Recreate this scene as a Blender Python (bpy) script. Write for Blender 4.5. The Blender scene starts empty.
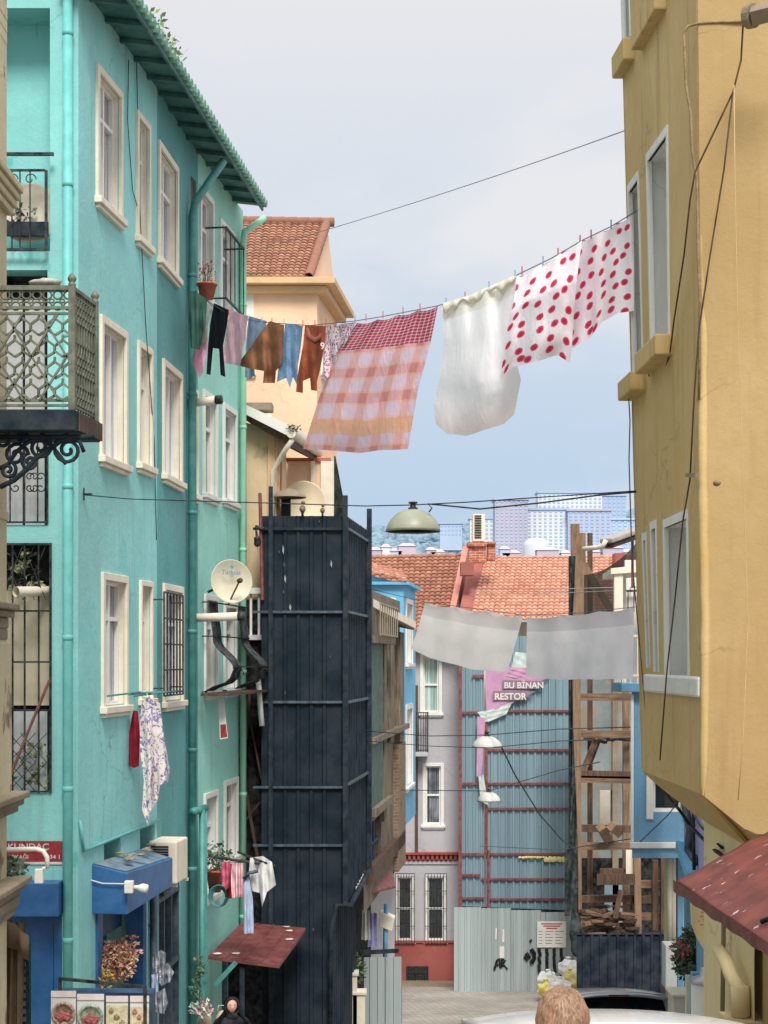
import bpy, bmesh, math, random
from mathutils import Vector, Matrix, noise
R = math.radians
random.seed(7)
scene = bpy.context.scene
COL = scene.collection
FPX, CX, HY, CZ = 1600.0, 384.0, 660.0, 10.0      # focal length in pixels, centre column, horizon row, eye height

def P(px, py, Y):
    return Vector(((px - CX) / FPX * Y, Y, CZ + (HY - py) / FPX * Y))

GP = [(-30, 2.0), (0, -1.75), (6, -2.95), (8, -3.35), (20, -5.75), (22, -6.15), (24.4, -6.55), (36, -8.1), (45, -9.15), (52, -9.3), (70, -10), (200, -40), (600, -60)]
def ground(Y):
    for (a, za), (b, zb) in zip(GP, GP[1:]):
        if Y <= b:
            t = (Y - a) / (b - a)
            return CZ + za + (zb - za) * max(0, t)
    return CZ - 60

# ------------------------------------------------------------------ objects
def wloc(o):
    v = Vector((0, 0, 0))
    while o is not None:
        v += o.location
        o = o.parent
    return v

def tag(o, label=None, cat=None, group=None, kind=None):
    if label: o['label'] = label
    if cat: o['category'] = cat
    if group: o['group'] = group
    if kind: o['kind'] = kind
    return o

def thing(name, label, cat, loc, group=None, rz=0):
    o = bpy.data.objects.new(name, None)
    COL.objects.link(o)
    o.location = loc
    o.empty_display_size = .1
    if rz: o.rotation_euler = (0, 0, rz)
    return tag(o, label, cat, group)

class MB:
    def __init__(s):
        s.v = []; s.f = []; s.uv = None; s.col = None; s.mi = []
    def add(s, vs, fs):
        n = len(s.v)
        s.v += [Vector(v) for v in vs]
        s.f += [[i + n for i in f] for f in fs]
        return s
    def box8(s, c):      # c: 8 corners, bottom ring then top ring
        return s.add(c, [(0, 3, 2, 1), (4, 5, 6, 7), (0, 1, 5, 4), (1, 2, 6, 5), (2, 3, 7, 6), (3, 0, 4, 7)])
    def box(s, a, b):
        x0, y0, z0 = a; x1, y1, z1 = b
        return s.box8([(x0, y0, z0), (x1, y0, z0), (x1, y1, z0), (x0, y1, z0), (x0, y0, z1), (x1, y0, z1), (x1, y1, z1), (x0, y1, z1)])
    def fbox(s, F, s0, s1, z0, z1, o0, o1):
        p = F.pt
        return s.box8([p(s0, z0, o1), p(s1, z0, o1), p(s1, z0, o0), p(s0, z0, o0), p(s0, z1, o1), p(s1, z1, o1), p(s1, z1, o0), p(s0, z1, o0)])
    def bar(s, a, b, w, h=None, up=(0, 0, 1)):
        a = Vector(a); b = Vector(b); h = h or w
        d = (b - a).normalized(); up = Vector(up)
        if abs(d.dot(up)) > .98: up = Vector((0, 1, 0))
        x = d.cross(up).normalized() * (w / 2); y = x.cross(d).normalized() * (h / 2)
        return s.box8([a - x - y, a + x - y, b + x - y, b - x - y, a - x + y, a + x + y, b + x + y, b - x + y])
    def tube(s, pts, r, n=6, cap=True):
        pts = [Vector(p) for p in pts]
        rr = r if isinstance(r, (list, tuple)) else [r] * len(pts)
        base = len(s.v); prev = None
        for i, p in enumerate(pts):
            d = (pts[min(i + 1, len(pts) - 1)] - pts[max(i - 1, 0)])
            d = d.normalized() if d.length > 1e-9 else Vector((0, 0, 1))
            if prev is None:
                u = d.cross(Vector((0, 0, 1)))
                if u.length < .05: u = d.cross(Vector((0, 1, 0)))
            else:
                u = prev - d * prev.dot(d)
                if u.length < 1e-5: u = d.cross(Vector((0, 1, 0)))
            u.normalize(); prev = u; w = d.cross(u)
            for k in range(n):
                a = 2 * math.pi * k / n
                s.v.append(p + (u * math.cos(a) + w * math.sin(a)) * rr[i])
        for i in range(len(pts) - 1):
            for k in range(n):
                a = base + i * n + k; b = base + i * n + (k + 1) % n
                s.f.append([a, b, b + n, a + n])
        if cap:
            s.f.append([base + k for k in range(n)][::-1])
            s.f.append([base + (len(pts) - 1) * n + k for k in range(n)])
        return s
    def lathe(s, c, prof, n=16, axis=(0, 0, 1)):
        c = Vector(c); ax = Vector(axis).normalized()
        u = ax.cross(Vector((0, 1, 0)))
        if u.length < .1: u = ax.cross(Vector((1, 0, 0)))
        u.normalize(); w = ax.cross(u)
        base = len(s.v)
        for (r, h) in prof:
            for k in range(n):
                a = 2 * math.pi * k / n
                s.v.append(c + ax * h + (u * math.cos(a) + w * math.sin(a)) * r)
        for i in range(len(prof) - 1):
            for k in range(n):
                a = base + i * n + k; b = base + i * n + (k + 1) % n
                s.f.append([a, b, b + n, a + n])
        return s
    def prism(s, poly, ext):
        n = len(poly); ext = Vector(ext); b = len(s.v)
        s.v += [Vector(p) for p in poly] + [Vector(p) + ext for p in poly]
        s.f.append([b + i for i in range(n)][::-1]); s.f.append([b + n + i for i in range(n)])
        for i in range(n):
            j = (i + 1) % n
            s.f.append([b + i, b + j, b + n + j, b + n + i])
        return s
    def grid(s, nu, nv, fn):
        b = len(s.v)
        for j in range(nv + 1):
            for i in range(nu + 1):
                s.v.append(Vector(fn(i / nu, j / nv)))
        for j in range(nv):
            for i in range(nu):
                a = b + j * (nu + 1) + i
                s.f.append([a, a + 1, a + nu + 2, a + nu + 1])
        return s
    def blob(s, c, r, n=10, m=7, amp=.15, seed=0):
        c = Vector(c); r = Vector(r) if not isinstance(r, (int, float)) else Vector((r, r, r))
        b = len(s.v)
        for j in range(m + 1):
            for i in range(n):
                t = math.pi * j / m; a = 2 * math.pi * i / n
                d = Vector((math.sin(t) * math.cos(a), math.sin(t) * math.sin(a), math.cos(t)))
                k = 1 + amp * noise.noise(d * 2.2 + Vector((seed * 3.1, seed, 0)))
                s.v.append(c + Vector((d.x * r.x, d.y * r.y, d.z * r.z)) * k)
        for j in range(m):
            for i in range(n):
                a = b + j * n + i; e = b + j * n + (i + 1) % n
                s.f.append([a, e, e + n, a + n])
        return s
    def build(s, name, mat, parent=None, smooth=False, local=False, bevel=0, label=None):
        off = Vector((0, 0, 0)) if local else wloc(parent)
        me = bpy.data.meshes.new(name)
        me.from_pydata([tuple(v - off) for v in s.v], [], s.f)
        if s.uv:
            l = me.uv_layers.new(name='UVMap')
            for p in me.polygons:
                for li, vi in zip(p.loop_indices, p.vertices):
                    l.data[li].uv = s.uv[vi]
        if s.col:
            a = me.color_attributes.new('tc', 'FLOAT_COLOR', 'POINT')
            for i, c in enumerate(s.col): a.data[i].color = (c, c, c, 1) if not isinstance(c, tuple) else (*c, 1)
        bm = bmesh.new(); bm.from_mesh(me)
        bmesh.ops.remove_doubles(bm, verts=bm.verts, dist=1e-6)
        bmesh.ops.recalc_face_normals(bm, faces=bm.faces)
        bm.to_mesh(me); bm.free()
        if smooth:
            for p in me.polygons: p.use_smooth = True
        mats = mat if isinstance(mat, (list, tuple)) else [mat]
        for m in mats: me.materials.append(m)
        o = bpy.data.objects.new(name, me)
        COL.objects.link(o)
        if parent: o.parent = parent
        if bevel:
            b = o.modifiers.new('b', 'BEVEL'); b.width = bevel; b.segments = 2; b.limit_method = 'ANGLE'; b.angle_limit = R(50)
        if label: o['label'] = label
        return o

class Face:
    """a vertical wall plane: start point in plan, direction, outward normal to the street"""
    def __init__(s, x, y, dx, dy):
        l = math.hypot(dx, dy)
        s.x, s.y, s.dx, s.dy = x, y, dx / l, dy / l
        s.nx, s.ny = s.dy, -s.dx
    def pt(s, a, z, o=0):
        return Vector((s.x + s.dx * a + s.nx * o, s.y + s.dy * a + s.ny * o, z))
    def hit(s, px, py=HY, o=0):
        rx = (px - CX) / FPX
        x0 = s.x + s.nx * o; y0 = s.y + s.ny * o
        # x0 + a dx = t rx ; y0 + a dy = t
        a = (y0 * rx - x0) / (s.dx - s.dy * rx)
        t = y0 + a * s.dy
        return a, CZ + (HY - py) / FPX * t
    def rect(s, p0, p1, yt, yb, o=0):
        a0, zt = s.hit(p0, yt, o); _, zb = s.hit(p0, yb, o); a1, _ = s.hit(p1, yt, o)
        return a0, a1, zb, zt

# ------------------------------------------------------------------ materials
def srgb(r, g, b):
    f = lambda c: (c / 255 / 12.92) if c / 255 <= .04045 else ((c / 255 + .055) / 1.055) ** 2.4
    y = .3 * r + .59 * g + .11 * b; k = .02
    r, g, b = (c + (y - c) * k for c in (r, g, b))
    return (f(r), f(g), f(b), 1)

class NT:
    def __init__(s, name):
        s.m = bpy.data.materials.new(name); s.m.use_nodes = True
        s.t = s.m.node_tree; s.n = s.t.nodes; s.l = s.t.links
        s.b = s.n['Principled BSDF']
    def new(s, t, **k):
        n = s.n.new(t)
        for a, v in k.items(): setattr(n, a, v)
        return n
    def inp(s, sock, v):
        if hasattr(v, 'is_output') or isinstance(v, bpy.types.NodeSocket): s.l.new(v, sock)
        elif isinstance(v, (tuple, list)) and len(v) == 3 and sock.type == 'RGBA': sock.default_value = (*v, 1)
        else: sock.default_value = v
    def pos(s): return s.new('ShaderNodeNewGeometry').outputs['Position']
    def uv(s): return s.new('ShaderNodeUVMap', uv_map='UVMap').outputs[0]
    def map(s, v, sc=(1, 1, 1), loc=(0, 0, 0), rot=(0, 0, 0)):
        n = s.new('ShaderNodeMapping'); s.l.new(v, n.inputs[0])
        n.inputs['Scale'].default_value = sc; n.inputs['Location'].default_value = loc; n.inputs['Rotation'].default_value = rot
        return n.outputs[0]
    def noise(s, v, sc, det=4, ro=.55, dist=0):
        n = s.new('ShaderNodeTexNoise'); s.l.new(v, n.inputs['Vector'])
        n.inputs['Scale'].default_value = sc; n.inputs['Detail'].default_value = det; n.inputs['Roughness'].default_value = ro; n.inputs['Distortion'].default_value = dist
        return n.outputs['Fac']
    def vor(s, v, sc, rand=1, feat='F1', out='Distance', dim='3D'):
        n = s.new('ShaderNodeTexVoronoi', feature=feat, voronoi_dimensions=dim); s.l.new(v, n.inputs['Vector'])
        n.inputs['Scale'].default_value = sc; n.inputs['Randomness'].default_value = rand
        return n.outputs[out]
    def math(s, op, a, b=0, c=0):
        n = s.new('ShaderNodeMath', operation=op)
        for i, v in enumerate((a, b, c)): s.inp(n.inputs[i], v)
        return n.outputs[0]
    def ramp(s, f, a, b, lo=0, hi=1):
        n = s.new('ShaderNodeMapRange'); n.interpolation_type = 'SMOOTHSTEP'
        s.inp(n.inputs[0], f); n.inputs[1].default_value = a; n.inputs[2].default_value = b
        n.inputs[3].default_value = lo; n.inputs[4].default_value = hi
        return n.outputs[0]
    def mix(s, f, a, b, mode='MIX'):
        n = s.new('ShaderNodeMix', data_type='RGBA', blend_type=mode)
        s.inp(n.inputs[0], f); s.inp(n.inputs[6], a); s.inp(n.inputs[7], b)
        return n.outputs[2]
    def sep(s, v):
        n = s.new('ShaderNodeSeparateXYZ'); s.l.new(v, n.inputs[0]); return n.outputs
    def bump(s, h, st=.3, dist=.02):
        n = s.new('ShaderNodeBump'); s.inp(n.inputs['Height'], h)
        n.inputs['Strength'].default_value = st; n.inputs['Distance'].default_value = dist
        s.l.new(n.outputs[0], s.b.inputs['Normal'])
    def set(s, **k):
        for a, v in k.items(): s.inp(s.b.inputs[a.replace('_', ' ')], v)
        return s.m

def dk(c, k): return (c[0] * k, c[1] * k, c[2] * k, 1)
def lerp(a, b, t): return tuple(a[i] + (b[i] - a[i]) * t for i in range(3)) + (1,)

def stucco(name, c, var=.18, streak=.35, crack=.55, dirt=(.20, .19, .16, 1), bump=.35, patch=None, patch_amt=.0):
    t = NT(name); p = t.pos()
    n1 = t.noise(p, .9, 6, .6); n2 = t.noise(p, 9, 5, .65)
    col = t.mix(t.ramp(n1, .3, .7), dk(c, 1 - var), lerp(c, (1, 1, 1), var * .25))
    col = t.mix(t.ramp(n2, .35, .75, 0, .5), col, dk(c, 1 - var * .8))
    st = t.noise(t.map(p, (5, 5, .28)), 1.6, 5, .6)
    col = t.mix(t.ramp(st, .52, .78, 0, streak), col, lerp(dk(c, .55), dirt, .35))
    if patch:
        n3 = t.noise(t.map(p, (1, 1, .7)), 1.7, 8, .62)
        col = t.mix(t.ramp(n3, .62 - patch_amt, .66 - patch_amt), col, patch)
    cd = t.new('ShaderNodeVectorMath', operation='ADD'); t.l.new(p, cd.inputs[0])
    nz = t.new('ShaderNodeTexNoise'); t.l.new(p, nz.inputs['Vector']); nz.inputs['Scale'].default_value = 3; nz.inputs['Detail'].default_value = 6
    sc = t.new('ShaderNodeVectorMath', operation='SCALE'); t.l.new(nz.outputs['Color'], sc.inputs[0]); sc.inputs['Scale'].default_value = .5; t.l.new(sc.outputs[0], cd.inputs[1])
    ce = t.vor(cd.outputs[0], .8, 1, 'DISTANCE_TO_EDGE'); cm = t.noise(p, .55, 2)
    ck = t.math('MULTIPLY', t.ramp(ce, .0, .012, 1, 0), t.ramp(cm, .5, .6, 0, crack))
    col = t.mix(ck, col, dk(c, .45))
    big = t.noise(p, .35, 3, .5); col = t.mix(t.ramp(big, .4, .65, 0, .45), col, lerp(dk(c, .8), dirt, .25))
    fine = t.noise(p, 70, 3, .6)
    h = t.math('ADD', t.math('MULTIPLY', fine, .35), t.math('MULTIPLY', n2, 1.3))
    t.bump(h, bump, .02)
    return t.set(Base_Color=col, Roughness=.85)

def plain(name, c, rough=.6, metal=0, var=.15, sc=8, bump=.0, dirt=None, dirt_amt=.4, coat=0):
    t = NT(name); p = t.pos()
    n = t.noise(p, sc, 5, .6)
    col = t.mix(t.ramp(n, .3, .7), dk(c, 1 - var), lerp(c, (1, 1, 1), var * .2))
    if dirt:
        n2 = t.noise(t.map(p, (1, 1, .5)), sc * .45, 7, .65)
        col = t.mix(t.ramp(n2, .5, .68, 0, dirt_amt), col, dirt)
    if bump: t.bump(t.noise(p, sc * 6, 4), bump, .01)
    t.set(Base_Color=col, Roughness=rough, Metallic=metal)
    if coat: t.set(Coat_Weight=coat)
    if max(c[:3]) < .05: t.set(Specular_IOR_Level=.12)
    return t.m

def cloth(name, c, var=.12, trans=.25, c2=None, pattern=None, bump=.42):
    t = NT(name); uv = t.uv(); p = t.pos()
    n = t.noise(p, 7, 4)
    col = t.mix(t.ramp(n, .3, .7), dk(c, 1 - var), c)
    if pattern: col = pattern(t, uv, col)
    wv = t.noise(p, 240, 2); f1 = t.noise(t.map(p, (7, 7, 2.2)), 1.3, 5, .55, .8); f2 = t.noise(p, 16, 4, .6, .5)
    t.bump(t.math('ADD', t.math('ADD', t.math('MULTIPLY', wv, .04), f1), t.math('MULTIPLY', f2, .22)), bump, .045)
    t.set(Base_Color=col, Roughness=.9, Specular_IOR_Level=.15)
    tr = t.new('ShaderNodeBsdfTranslucent'); t.l.new(col if isinstance(col, bpy.types.NodeSocket) else n, tr.inputs[0])
    mx = t.new('ShaderNodeMixShader'); mx.inputs[0].default_value = trans
    t.l.new(t.b.outputs[0], mx.inputs[1]); t.l.new(tr.outputs[0], mx.inputs[2])
    t.l.new(mx.outputs[0], t.n['Material Output'].inputs[0])
    return t.m

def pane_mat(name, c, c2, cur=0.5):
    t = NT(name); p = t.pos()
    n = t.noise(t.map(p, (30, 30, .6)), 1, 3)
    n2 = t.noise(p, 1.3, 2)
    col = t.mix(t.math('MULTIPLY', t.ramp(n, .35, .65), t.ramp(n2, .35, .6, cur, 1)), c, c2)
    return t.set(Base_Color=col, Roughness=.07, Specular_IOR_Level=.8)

def wood(name, c, c2, axis=(12, 12, .8)):
    t = NT(name); p = t.pos()
    n = t.noise(t.map(p, axis), 2.2, 7, .65, .4); n2 = t.noise(p, 1.8, 4)
    col = t.mix(t.ramp(n, .3, .7), c, c2)
    col = t.mix(t.ramp(n2, .45, .7, 0, .5), col, dk(c, .5))
    t.bump(n, .5, .02)
    return t.set(Base_Color=col, Roughness=.85)

def tile_mat(name, c, c2, moss):
    t = NT(name); p = t.pos()
    a = t.new('ShaderNodeVertexColor', layer_name='tc').outputs[0]
    col = t.mix(a, c, c2)
    n = t.noise(p, 6, 6, .65); n2 = t.noise(p, 1.1, 5, .6)
    col = t.mix(t.ramp(n, .5, .75, 0, .55), col, dk(c, .45))
    col = t.mix(t.ramp(n2, .56, .72, 0, .6), col, moss)
    t.bump(n, .4, .02)
    return t.set(Base_Color=col, Roughness=.85)

M = {}
TQ = srgb(116, 205, 198)
M['turq'] = stucco('turquoise_stucco', srgb(146, 217, 216), .13, .45, patch=srgb(132, 207, 206), patch_amt=.05)
M['turq_end'] = stucco('turquoise_end_stucco', srgb(138, 212, 210), .16, .45, patch=srgb(104, 184, 184), patch_amt=.02)  # copy of the turquoise, darkened for the less lit end wall
M['teal'] = stucco('teal_stucco', srgb(88, 164, 166), .16, .45)
M['teal_paint'] = plain('teal_paint', srgb(62, 140, 136), .5, 0, .18, 5, dirt=srgb(40, 90, 86))
M['turq_paint'] = plain('turquoise_paint', srgb(104, 190, 188), .55, 0, .14, 5, dirt=srgb(84, 156, 152))
M['mint'] = stucco('mint_stucco', srgb(154, 220, 206), .12, .4, patch=srgb(140, 210, 196), patch_amt=.03)
M['mint_paint'] = plain('mint_paint', srgb(150, 212, 184), .5, 0, .1, 5)
M['dteal'] = plain('dark_teal_boards', srgb(44, 108, 104), .6, 0, .3, 4, .2, dirt=srgb(24, 62, 60))
M['roofteal'] = plain('weathered_teal_tile', srgb(112, 168, 150), .75, 0, .3, 6, .3, dirt=srgb(140, 156, 120), dirt_amt=.7)
M['cream'] = plain('cream_paint', srgb(232, 222, 202), .7, 0, .1, 5, .15, dirt=srgb(180, 170, 150), dirt_amt=.3)
M['white'] = plain('white_paint', srgb(228, 226, 220), .5, 0, .08, 5, dirt=srgb(180, 178, 170), dirt_amt=.2)
M['upvc'] = plain('white_plastic', srgb(232, 232, 228), .35, 0, .05, 5)
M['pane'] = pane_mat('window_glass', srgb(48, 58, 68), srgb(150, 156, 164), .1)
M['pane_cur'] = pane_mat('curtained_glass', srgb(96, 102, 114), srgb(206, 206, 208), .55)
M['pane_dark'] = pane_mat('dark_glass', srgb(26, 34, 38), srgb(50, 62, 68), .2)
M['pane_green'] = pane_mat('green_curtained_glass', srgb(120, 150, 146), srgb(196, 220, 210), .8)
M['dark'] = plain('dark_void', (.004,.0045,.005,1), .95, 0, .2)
M['iron'] = plain('black_iron', srgb(34, 38, 42), .5, .3, .3, 10)
M['ironblue'] = plain('blue_black_iron', (.010,.022,.034,1), .65, 0, .15, 5)
M['olive'] = plain('olive_grey_cast_iron', srgb(104, 110, 92), .6, .1, .25, 12, .2, dirt=srgb(60, 66, 56), dirt_amt=.6)
M['stone'] = stucco('cream_stone', srgb(206, 194, 160), .22, .6, dirt=(.10, .085, .06, 1), patch=srgb(120, 104, 80), patch_amt=.02)
M['stonedk'] = stucco('grimy_stone', srgb(140, 126, 102), .35, .6, dirt=(.05, .045, .035, 1))
M['wooddk'] = wood('weathered_brown_wood', srgb(82, 72, 60), srgb(140, 128, 110))
M['timber'] = wood('raw_timber', srgb(112, 88, 66), srgb(152, 124, 98))
M['timberdk'] = wood('old_timber', srgb(62, 46, 38), srgb(106, 80, 62))
M['timber_h'] = wood('raw_timber_beam', srgb(92, 70, 54), srgb(136, 110, 86), (.8, .8, 12))
M['blue'] = plain('blue_paint', srgb(38, 100, 160), .4, 0, .15, 4, dirt=srgb(24, 66, 110), dirt_amt=.4)
M['bluedk'] = plain('dark_blue_paint', srgb(22, 62, 100), .5, 0, .2, 4)
M['blacksheet'] = plain('navy_black_sheet_metal', (.0085,.019,.031,1), .55, 0, .1, 2, .05)
M['navysheet'] = plain('navy_sheet_metal', (.0055,.013,.028,1), .6, 0, .15, 3, .05)
M['steelpaint'] = plain('grey_blue_steel', srgb(58, 76, 92), .5, .1, .2, 8, dirt=srgb(130, 140, 146), dirt_amt=.3)
M['maroon'] = plain('maroon_sheet', srgb(118, 54, 50), .55, 0, .22, 5, .2, dirt=srgb(80, 34, 32), dirt_amt=.5)
M['redsteel'] = plain('red_oxide_steel', srgb(128, 50, 48), .6, 0, .25, 8)
M['silver'] = plain('galvanised', srgb(178, 180, 180), .4, .5, .15, 8)
M['beige'] = stucco('beige_stucco', srgb(226, 200, 160), .16, .4, patch=srgb(196, 172, 134), patch_amt=.02)
M['peach'] = stucco('peach_stucco', srgb(250, 208, 174), .08, .14)
M['peachtrim'] = stucco('peach_trim', srgb(226, 186, 140), .14, .3)
M['tile1'] = tile_mat('orange_roof_tile', srgb(146, 100, 80), srgb(176, 130, 104), srgb(116, 98, 72))
M['tile2'] = tile_mat('brown_roof_tile', srgb(140, 92, 72), srgb(172, 120, 96), srgb(110, 82, 62))
M['tile3'] = tile_mat('light_roof_tile', srgb(182, 128, 106), srgb(206, 156, 132), srgb(180, 110, 84))
M['yellow'] = stucco('ochre_stucco', srgb(204, 177, 118), .16, .85, bump=.25, dirt=srgb(150, 128, 80), patch=srgb(200, 168, 104), patch_amt=.03)
M['yellow2'] = stucco('warm_ochre_stucco', srgb(186, 157, 104), .14, .6, bump=.2, dirt=srgb(160, 120, 70))
M['yellow3'] = stucco('pale_ochre_stucco', srgb(236, 220, 172), .12, .4, dirt=srgb(150, 130, 90))
M['greywhite'] = stucco('grey_white_render', srgb(228, 233, 230), .12, .35)
M['sky_blue'] = stucco('sky_blue_stucco', srgb(112, 186, 226), .10, .18, patch=srgb(170, 206, 226), patch_amt=-.06)
M['blue2'] = stucco('mid_blue_stucco', srgb(108, 164, 202), .10, .2)
M['lilacwall'] = stucco('lilac_stucco', srgb(166, 166, 222), .1, .2)
M['grey'] = stucco('grey_lilac_stucco', srgb(182, 180, 186), .1, .22)
M['brickred'] = stucco('red_painted_base', srgb(156, 72, 64), .14, .2)
M['terracotta'] = plain('terracotta', srgb(186, 96, 70), .8, 0, .2, 10)
M['leaf'] = plain('green_leaf', srgb(70, 104, 54), .6, 0, .5, 14)
M['leafdk'] = plain('dark_green_leaf', srgb(46, 76, 46), .6, 0, .5, 14)
M['leafdry'] = plain('dry_leaf', srgb(166, 110, 84), .7, 0, .4, 14)
M['netgreen'] = plain('dark_green_net', srgb(30, 46, 48), .8, 0, .3, 6)
M['greenwall'] = plain('dark_green_boards', srgb(62, 92, 84), .7, 0, .2, 5, .1)

def brick_mat(name, c1, c2, mortar, sx=4, sy=4):
    t = NT(name); p = t.pos()
    s = t.sep(p)
    cb = t.new('ShaderNodeCombineXYZ'); t.l.new(t.math('ADD', s[0], s[1]), cb.inputs[0]); t.l.new(s[2], cb.inputs[1])
    b = t.new('ShaderNodeTexBrick'); t.l.new(cb.outputs[0], b.inputs[0])
    b.inputs['Color1'].default_value = c1; b.inputs['Color2'].default_value = c2; b.inputs['Mortar'].default_value = mortar
    b.inputs['Scale'].default_value = 1; b.inputs['Brick Width'].default_value = .24; b.inputs['Row Height'].default_value = .075; b.inputs['Mortar Size'].default_value = .008
    n = t.noise(p, 6, 5)
    col = t.mix(t.ramp(n, .45, .7, 0, .5), b.outputs[0], dk(c1, .5))
    t.bump(b.outputs['Fac'], -.4, .01)
    return t.set(Base_Color=col, Roughness=.85)
M['brick'] = brick_mat('old_brick', srgb(116, 92, 74), srgb(140, 116, 94), srgb(140, 130, 112))
M['chimbrick'] = brick_mat('chimney_brick', srgb(168, 84, 62), srgb(190, 110, 84), srgb(196, 180, 164))

def corr_mat(name, c, dirt, light):
    t = NT(name); p = t.pos()
    n = t.noise(p, .8, 4); n2 = t.noise(t.map(p, (9, 9, .5)), 1.4, 5); n3 = t.noise(p, 7, 8, .7)
    s = t.sep(p)
    v = t.noise(t.map(p, (2.6, 2.6, .02)), 1.2, 2)
    col = t.mix(t.ramp(v, .4, .6), dk(c, .82), c)
    col = t.mix(t.ramp(n2, .5, .8, 0, .5), col, dirt)
    col = t.mix(t.ramp(n3, .66, .72, 0, .7), col, light)
    t.bump(n3, .15, .01)
    fx = t.math('FLOOR', t.math('DIVIDE', s[0], .87)); wn_ = t.new('ShaderNodeTexWhiteNoise', noise_dimensions='1D'); t.l.new(fx, wn_.inputs['W'])
    col = t.mix(t.math('MULTIPLY', wn_.outputs['Value'], .28), col, dk(c, .6))
    fr = t.math('FRACT', t.math('DIVIDE', s[0], .87)); col = t.mix(t.ramp(fr, .02, .035, .5, 0), col, dk(c, .35))
    rust = t.noise(t.map(p, (6, 6, .8)), 2.0, 7, .7); col = t.mix(t.ramp(rust, .64, .74, 0, .6), col, srgb(132, 98, 72))
    return t.set(Base_Color=col, Roughness=.55, Metallic=.1)
M['corrblue'] = corr_mat('blue_grey_corrugated', srgb(134, 162, 174), srgb(92, 108, 112), srgb(194, 206, 210))
M['corrgrey'] = corr_mat('grey_corrugated', srgb(170, 182, 182), srgb(118, 126, 122), srgb(214, 220, 218))

# ------------------------------------------------------------------ building pieces
def corrugated(F, s0, s1, z0, z1, o=0, period=.2, depth=.03, ztop=None):
    """a real trapezoid-profile sheet; ztop(s) may vary the upper edge"""
    mb = MB(); ps = []
    n = int((s1 - s0) / period)
    pr = period
    for i in range(n + 1):
        a = s0 + i * pr
        for da, oo in ((0, 0), (.62, 0), (.70, 1), (.92, 1)):
            if a + da * pr <= s1: ps.append((a + da * pr, oo))
    ps.append((s1, 0))
    for (a, oo) in ps:
        zt = ztop(a) if ztop else z1
        zb = z0(a) if callable(z0) else z0
        mb.v.append(F.pt(a, zb, o + oo * depth)); mb.v.append(F.pt(a, zt, o + oo * depth))
    for i in range(len(ps) - 1):
        mb.f.append([2 * i, 2 * i + 2, 2 * i + 3, 2 * i + 1])
    return mb

def wall(F, s0, s1, z0, z1, holes, depth=.16, o=0, mb=None):
    mb = mb or MB()
    ss = sorted({s0, s1, *[h[0] for h in holes], *[h[1] for h in holes]})
    zs = sorted({z0, z1, *[h[2] for h in holes], *[h[3] for h in holes]})
    ss = [s for s in ss if s0 <= s <= s1]; zs = [z for z in zs if z0 <= z <= z1]
    for a, b in zip(ss, ss[1:]):
        for c, d in zip(zs, zs[1:]):
            ms, mz = (a + b) / 2, (c + d) / 2
            if any(h[0] < ms < h[1] and h[2] < mz < h[3] for h in holes): continue
            mb.add([F.pt(a, c, o), F.pt(b, c, o), F.pt(b, d, o), F.pt(a, d, o)], [(0, 1, 2, 3)])
    for h in holes:
        a, b, c, d = h[:4]; dp = h[4] if len(h) > 4 else depth
        for q in (((a, c), (b, c)), ((b, c), (b, d)), ((b, d), (a, d)), ((a, d), (a, c))):
            (p, r), (u, v) = q
            mb.add([F.pt(p, r, o), F.pt(u, v, o), F.pt(u, v, o - dp), F.pt(p, r, o - dp)], [(0, 1, 2, 3)])
    return mb

def window(F, parent, r, band=.088, depth=.13, transom=.3, mull=(.5,), glass='pane', sash='upvc', surround='cream', sill=True, sill_mat=None, proud=.035, label=None, bars=0, o=0):
    """r is the outer rectangle of the plaster surround; returns the hole rectangle"""
    a, b, c, d = r
    ia, ib, ic, idd = a + band, b - band, c + (.02 if sill else band), d - band
    m = MB(); t = .045; q = o - depth + .03
    for (x0, x1, y0, y1) in ((ia, ia + t, ic, idd), (ib - t, ib, ic, idd), (ia + t, ib - t, ic, ic + t), (ia + t, ib - t, idd - t, idd)):
        m.fbox(F, x0, x1, y0, y1, q - .03, q + .03)
    ztr = idd - (idd - ic) * transom
    if transom: m.fbox(F, ia + t, ib - t, ztr - .025, ztr + .025, q - .028, q + .034)
    for mu in mull:
        x = ia + (ib - ia) * mu
        m.fbox(F, x - .022, x + .022, ic + t, idd - t, q - .026, q + .038)
    for k in range(bars):
        z = ic + (idd - ic) * (k + 1) / (bars + 1)
        m.fbox(F, ia + t, ib - t, z - .01, z + .01, q - .02, q + .02)
    w = m.build('window', M[sash], parent, label=label)
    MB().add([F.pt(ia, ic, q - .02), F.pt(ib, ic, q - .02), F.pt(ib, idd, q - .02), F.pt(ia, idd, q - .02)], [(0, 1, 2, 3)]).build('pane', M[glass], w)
    if surround:
        s = MB(); e = .004
        for (x0, x1, y0, y1) in ((a, ia, c, d), (ib, b, c, d), (ia, ib, idd, d)):
            s.fbox(F, x0, x1, y0, y1, o - .01, o + proud)
        g = .012
        for (x0, x1, y0, y1) in ((ia, ia + g, ic, idd), (ib - g, ib, ic, idd), (ia + g, ib - g, idd - g, idd), (ia + g, ib - g, ic, ic + g)):
            s.fbox(F, x0, x1, y0, y1, o - depth - .02, o - .011)
        s.build('frame', M[surround], w, bevel=.006)
    if sill:
        s = MB(); s.fbox(F, a - .04, b + .04, c - .07, c - .002 + .012, o - .02, o + .085)
        s.fbox(F, a - .0, b + .0, c - .12, c - .072, o - .02, o + .05)
        s.build('sill', M[sill_mat or surround or 'cream'], w, bevel=.008)
    return (ia, ib, ic, idd, depth)

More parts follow.
